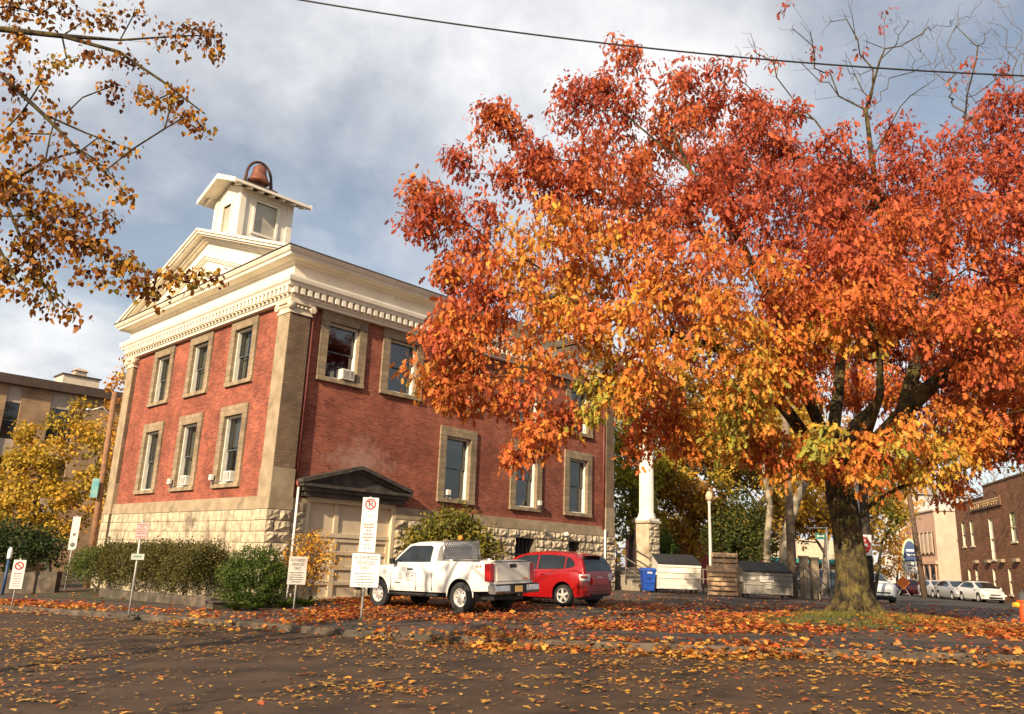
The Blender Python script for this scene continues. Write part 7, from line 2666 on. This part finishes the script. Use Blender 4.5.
while x_ < 13.0:
    w__ = r_.uniform(.32, .5)
    mb2.box(x_, -.19, h0 - .80, x_ + .10, -.142, h0 - .30); mb2.box(x_ + .10, -.19, h0 - .40, x_ + w__, -.142, h0 - .30)
    if r_.random() < .6: mb2.box(x_ + .10, -.19, h0 - .62, x_ + w__ - .08, -.142, h0 - .52)
    x_ += w__ + .16
mb2.build('sign_letter', nmat('gilt_letter', (.50, .33, .14), (.4, .26, .11), scale=4, rough=.5), sp_)
for k in range(4):
    mb = MB(); x_ = 6.2 + 2.1 * k
    mb.tube([(x_, -.02, h0 + .0), (x_, -.5, h0 + .25), (x_, -.7, h0 + .1)], .035, 6); mb.lathe([(.05, .1), (.16, 0)], (x_, -.7, h0 + .02), 10); mb.build('sign_lamp', M_BLACK, BB)
for k in range(6):
    x_ = 5 + 3.4 * k
    mb = MB(); mb.box(x_, -.30, 3.35, x_ + .9, -.005, 3.6); mb.build('sill_box', M_STONE, BB, bevel=.02)

# salmon building
M_SAL = nmat('salmon_render', (0.62, 0.40, 0.28), (0.54, 0.34, 0.235), scale=2, rough=.8)
M_SALP = nmat('pale_side_render', (0.52, 0.40, 0.30), (0.44, 0.33, 0.25), scale=1.5, rough=.8)
cS = at(940, 583, 84); tS = at(940, 511, 84); lS = at(914, 586, 92); rS = at(964, 583, 80)
gS = G(cS[0], cS[1]) - .3
SB = thing('shop_building', 'two storey salmon rendered shop building left of the brown brick building', 'building', (cS[0], cS[1], gS))
hS = tS[2] - gS
dl = (lS - cS)[:2]; Ll = np.linalg.norm(dl); dl = dl / Ll
dr = np.array([-dl[1], dl[0]])
if dr[0] < 0: dr = -dr
Lr = 12.0
mb = MB()
back = dl * Ll * 1.15
def sb(u, w, z): return (*(dl * u + dr * w), z)
mb.quad(sb(0, 0, 0), sb(Ll * 1.15, 0, 0), sb(Ll * 1.15, 0, hS), sb(0, 0, hS))
mb.quad(sb(Ll * 1.15, 0, 0), sb(Ll * 1.15, Lr, 0), sb(Ll * 1.15, Lr, hS), sb(Ll * 1.15, 0, hS))
mb.quad(sb(0, Lr, 0), sb(Ll * 1.15, Lr, 0), sb(Ll * 1.15, Lr, hS), sb(0, Lr, hS))
mb.quad(sb(0, 0, hS - .3), sb(Ll * 1.15, 0, hS - .3), sb(Ll * 1.15, Lr, hS - .3), sb(0, Lr, hS - .3))
mb.build('front_wall', M_SAL, SB)
mb = MB(); mb.quad(sb(0, 0, 0), sb(0, Lr, 0), sb(0, Lr, hS), sb(0, 0, hS)); mb.build('side_wall', M_SALP, SB)
def sbox(u0, u1, w0, w1, z0, z1, mb):
    vs = [sb(u, w, z) for z in (z0, z1) for u, w in ((u0, w0), (u1, w0), (u1, w1), (u0, w1))]
    mb.add(vs, [(3, 2, 1, 0), (4, 5, 6, 7), (0, 1, 5, 4), (1, 2, 6, 5), (2, 3, 7, 6), (3, 0, 4, 7)])
mb = MB(); sbox(Ll * .08, Ll * .85, -.12, -.01, hS * .50, hS * .76, mb); wS = mb.build('window', M_CARGLASS, SB)
mb = MB()
for k in range(6):
    f = .08 + .77 * k / 5
    sbox(Ll * f - .06, Ll * f + .06, -.2, -.125, hS * .5, hS * .76, mb)
for k in range(5):
    f = .08 + .77 * (k + .5) / 5
    sbox(Ll * f - .35, Ll * f + .35, -.17, -.125, hS * .52, hS * .74, mb)
mb.build('frame', M_SALP, wS)
mb = MB(); sbox(Ll * .05, Ll * .95, -.10, -.01, .2, hS * .36, mb); wS = mb.build('shop_window', M_CARGLASS, SB)
mb = MB()
for k in range(5):
    f = .05 + .9 * k / 4
    sbox(Ll * f - .12, Ll * f + .12, -.18, -.105, .0, hS * .38, mb)
sbox(0, Ll, -.25, -.02, hS * .385, hS * .42, mb)
mb.build('frame', M_SAL, wS)
mb = MB(); sbox(-.12, -.01, 6.0, 9.5, hS * .52, hS * .68, mb); wS = mb.build('window', M_BLIND, SB)
mb = MB(); sbox(-.18, -.125, 5.8, 9.7, hS * .68, hS * .71, mb); sbox(-.18, -.125, 5.8, 9.7, hS * .50, hS * .518, mb); mb.build('frame', M_SALP, wS)
mb = MB(); sbox(-.10, Ll * 1.2, -.15, -.0, hS, hS + .15, mb); sbox(-.15, -.0, 0.0, Lr, hS, hS + .12, mb); mb.build('parapet', M_SALP, SB)
# pale house far behind on the right
p = at(948, 515, 130)
FB = thing('distant_house', 'pale distant house glimpsed above the salmon building', 'building', (p[0], p[1], 0), .3)
mb = MB(); mb.box(-5, 0, 0, 5, 9, p[2] + 3.0); mb.build('wall', nmat('far_white', (.6, .58, .54)), FB)
mb = MB(); mb.prism([(-5.5, p[2] + 3.0), (5.5, p[2] + 3.0), (0, p[2] + 6.0)], lambda u, v, d: (u, d, v), -.4, 9.4); mb.build('roof', nmat('far_roof', (.40, .36, .34)), FB)
# leaning pole and oval sign on the side street
p0 = at(924, 588, 70); p0[2] = G(p0[0], p0[1]); p1 = at(910, 500, 70)
UP2 = thing('utility_pole', 'tall brown utility pole in front of the salmon building', 'pole', p0)
mb = MB(); mb.tube([(0, 0, -.1), p1 - p0, (p1 - p0) * 1.25], [.26, .2, .18], 10); mb.build('pole', nmat('street_pole_wood', (.16, .10, .065), (.1, .065, .045), scale=5, rough=.9), UP2, smooth=True)
p = at(913, 586, 84); p[2] = G(p[0], p[1]); c = at(912.5, 558, 84)
OV = thing('shop_sign', 'arched blue and green shop sign over a white panel on the side street', 'sign', p, face_cam(p[0], p[1]))
cz = c[2] - p[2]
mb = MB()
arch = [(-.75, cz - 1.3)] + [(.78 * -math.cos(a), cz + .2 + 1.75 * math.sin(a)) for a in np.linspace(0, PI, 18)] + [(.75, cz - 1.3)]
mb.prism(arch, lambda u, v, d: (u, d, v), -.10, .10); bd = mb.build('board', nmat('pale_green_edge', (.40, .52, .34), (.34, .46, .3), scale=3, rough=.5), OV)
mb = MB()
mb.prism([(.60 * -math.cos(a), cz + .25 + 1.45 * math.sin(a)) for a in np.linspace(0, PI, 16)] + [(.6, cz - .35), (-.6, cz - .35)], lambda u, v, d: (u, d, v), -.12, -.102); bl_ = mb.build('blue_face', nmat('sign_blue', (.02, .05, .17), (.015, .04, .13), scale=3, rough=.5), bd)
mb = MB(); text_bars(mb, 0, cz + .75, .7, .22, -.124, 101); text_bars(mb, 0, cz + .30, .8, .16, -.124, 102); mb.build('sign_lettering', M_SIGNW, bl_)
mb = MB(); mb.box(-.6, -.13, cz - 1.5, .6, -.102, cz - .42); wp_ = mb.build('white_panel', M_SIGNW, bd)
mb = MB(); text_bars(mb, 0, cz - .75, .7, .14, -.134, 103); text_bars(mb, 0, cz - 1.05, .6, .12, -.134, 104); mb.build('sign_lettering', M_GREYINK, wp_)
for sx in (-.55, .55):
    mb = MB(); mb.box(sx - .08, -.08, 0, sx + .08, .08, cz - 1.25); mb.build('post', M_SIGNW, OV)
p = at(903, 581, 74); p[2] = G(p[0], p[1])
OB_ = thing('roadwork_sign', 'orange diamond roadwork sign left of the arched blue sign', 'sign', p, face_cam(p[0], p[1]))
mb = MB(); mb.prism([(0, .55), (.58, 1.15), (0, 1.75), (-.58, 1.15)], lambda u, v, d: (u, d, v), -.03, .0); mb.build('panel', nmat('sign_orange', (.80, .20, .02), (.7, .17, .02), scale=4, rough=.5), OB_)
for sx in (-.5, .5):
    mb = MB(); mb.tube([(sx, .3, 0), (0, .03, .9)], .03, 6); mb.build('leg', M_STEEL, OB_)
p = at(690, 580, 60)
RW = thing('brick_shed', 'low red brick shed glimpsed behind the white dumpster', 'building', (p[0], p[1], G(p[0], p[1])), .1)
mb = MB(); mb.box(-3.5, 0, 0, 5.5, 5, 3.2); mb.build('wall', nmat('shed_red', (.36, .06, .04), (.28, .05, .035), scale=4), RW)
mb = MB(); mb.box(-3.8, -.3, 3.2, 5.8, 5.3, 3.45); mb.build('roof', M_ROOF, RW)
p = at(845, 560, 96)
RW = thing('shop_building', 'distant cream shop front seen left of the oak trunk', 'building', (p[0] - 2, p[1], G(p[0], p[1])), .1)
mb = MB(); mb.box(-9, 0, 0, 3, 8, 5.5); mb.build('wall', nmat('far_cream', (.6, .5, .36), (.5, .42, .3), scale=2), RW)
mb = MB(); mb.box(-8, -.06, .4, -5, -.002, 2.6); mb.box(-4, -.06, .4, -1, -.002, 2.6); mb.build('window', M_CARGLASS, RW)
mb = MB(); mb.box(-9, -1.0, 2.8, 3, 0.0, 3.3); mb.build('awning', nmat('teal_awning', (.05, .28, .26)), RW)

# overhead cables
M_CABLE = nmat('black_cable', (.02, .02, .02), (.014, .014, .014), scale=5, rough=.6)
def cable(label, a, b, sag, r, n=24):
    a, b = np.asarray(a), np.asarray(b)
    P = [a + (b - a) * f - np.array([0, 0, sag * 4 * f * (1 - f)]) for f in np.linspace(0, 1, n)]
    T = MB()
    o = (a + b) / 2
    T.tube([q - o for q in P], r, 6)
    c = T.build('cable', M_CABLE, None, smooth=True, loc=o)
    return tag(c, label, 'cable')


co = np.polyfit([296, 560, 640, 760, 1024], [-1, 38, 48, 58, 76], 2)
P = [at(x_, np.polyval(co, x_), 14) for x_ in np.linspace(40, 1300, 60)]
mb = MB(); o_ = P[30]
mb.tube([q - o_ for q in P], .017, 6)
tag(mb.build('cable', M_CABLE, None, smooth=True, loc=o_), 'single black overhead cable crossing the whole sky above the oak', 'cable')
for k, (ya, yb, lab) in enumerate(((453, 459, 'upper thin cable above the brown brick building'), (463, 466, 'lower thin cable above the brown brick building'))):
    a, b = at(880, ya - 2, 62), at(1060, yb + 2, 55)
    cable(lab, a, b, .15, .03, 12)

# far wooded skyline that reads as one mass
pts = []
for x in np.arange(-260, 330, 7):
    y = 190 + 40 * math.sin(x * .02)
    hgt = 9 + 4 * math.sin(x * .11) + 3 * math.sin(x * .37 + 1)
    m = 60
    q = rnd_unit(m) * np.array([6.5, 5, hgt * .6]) + np.array([x, y, 1.5 + hgt * .45])
    pts.append(q)
pts = np.vstack(pts)
n = len(pts)
t = vnoise(pts[:, 0] + 400, pts[:, 1], .05, 7) + RNG.normal(0, .15, n)
o = leaves('far_woods', pts, rnd_unit(n), rnd_unit(n), RNG.uniform(1.2, 2.6, n), palette([(.06, .07, .02), (.20, .13, .03), (.32, .19, .04), (.25, .10, .03)], t), T_SIMPLE * np.array([1, 1.6, 1]), M_LEAF)
tag(o, 'far off autumn trees along the horizon', 'woods', kind='stuff')
bpy.context.view_layer.update()
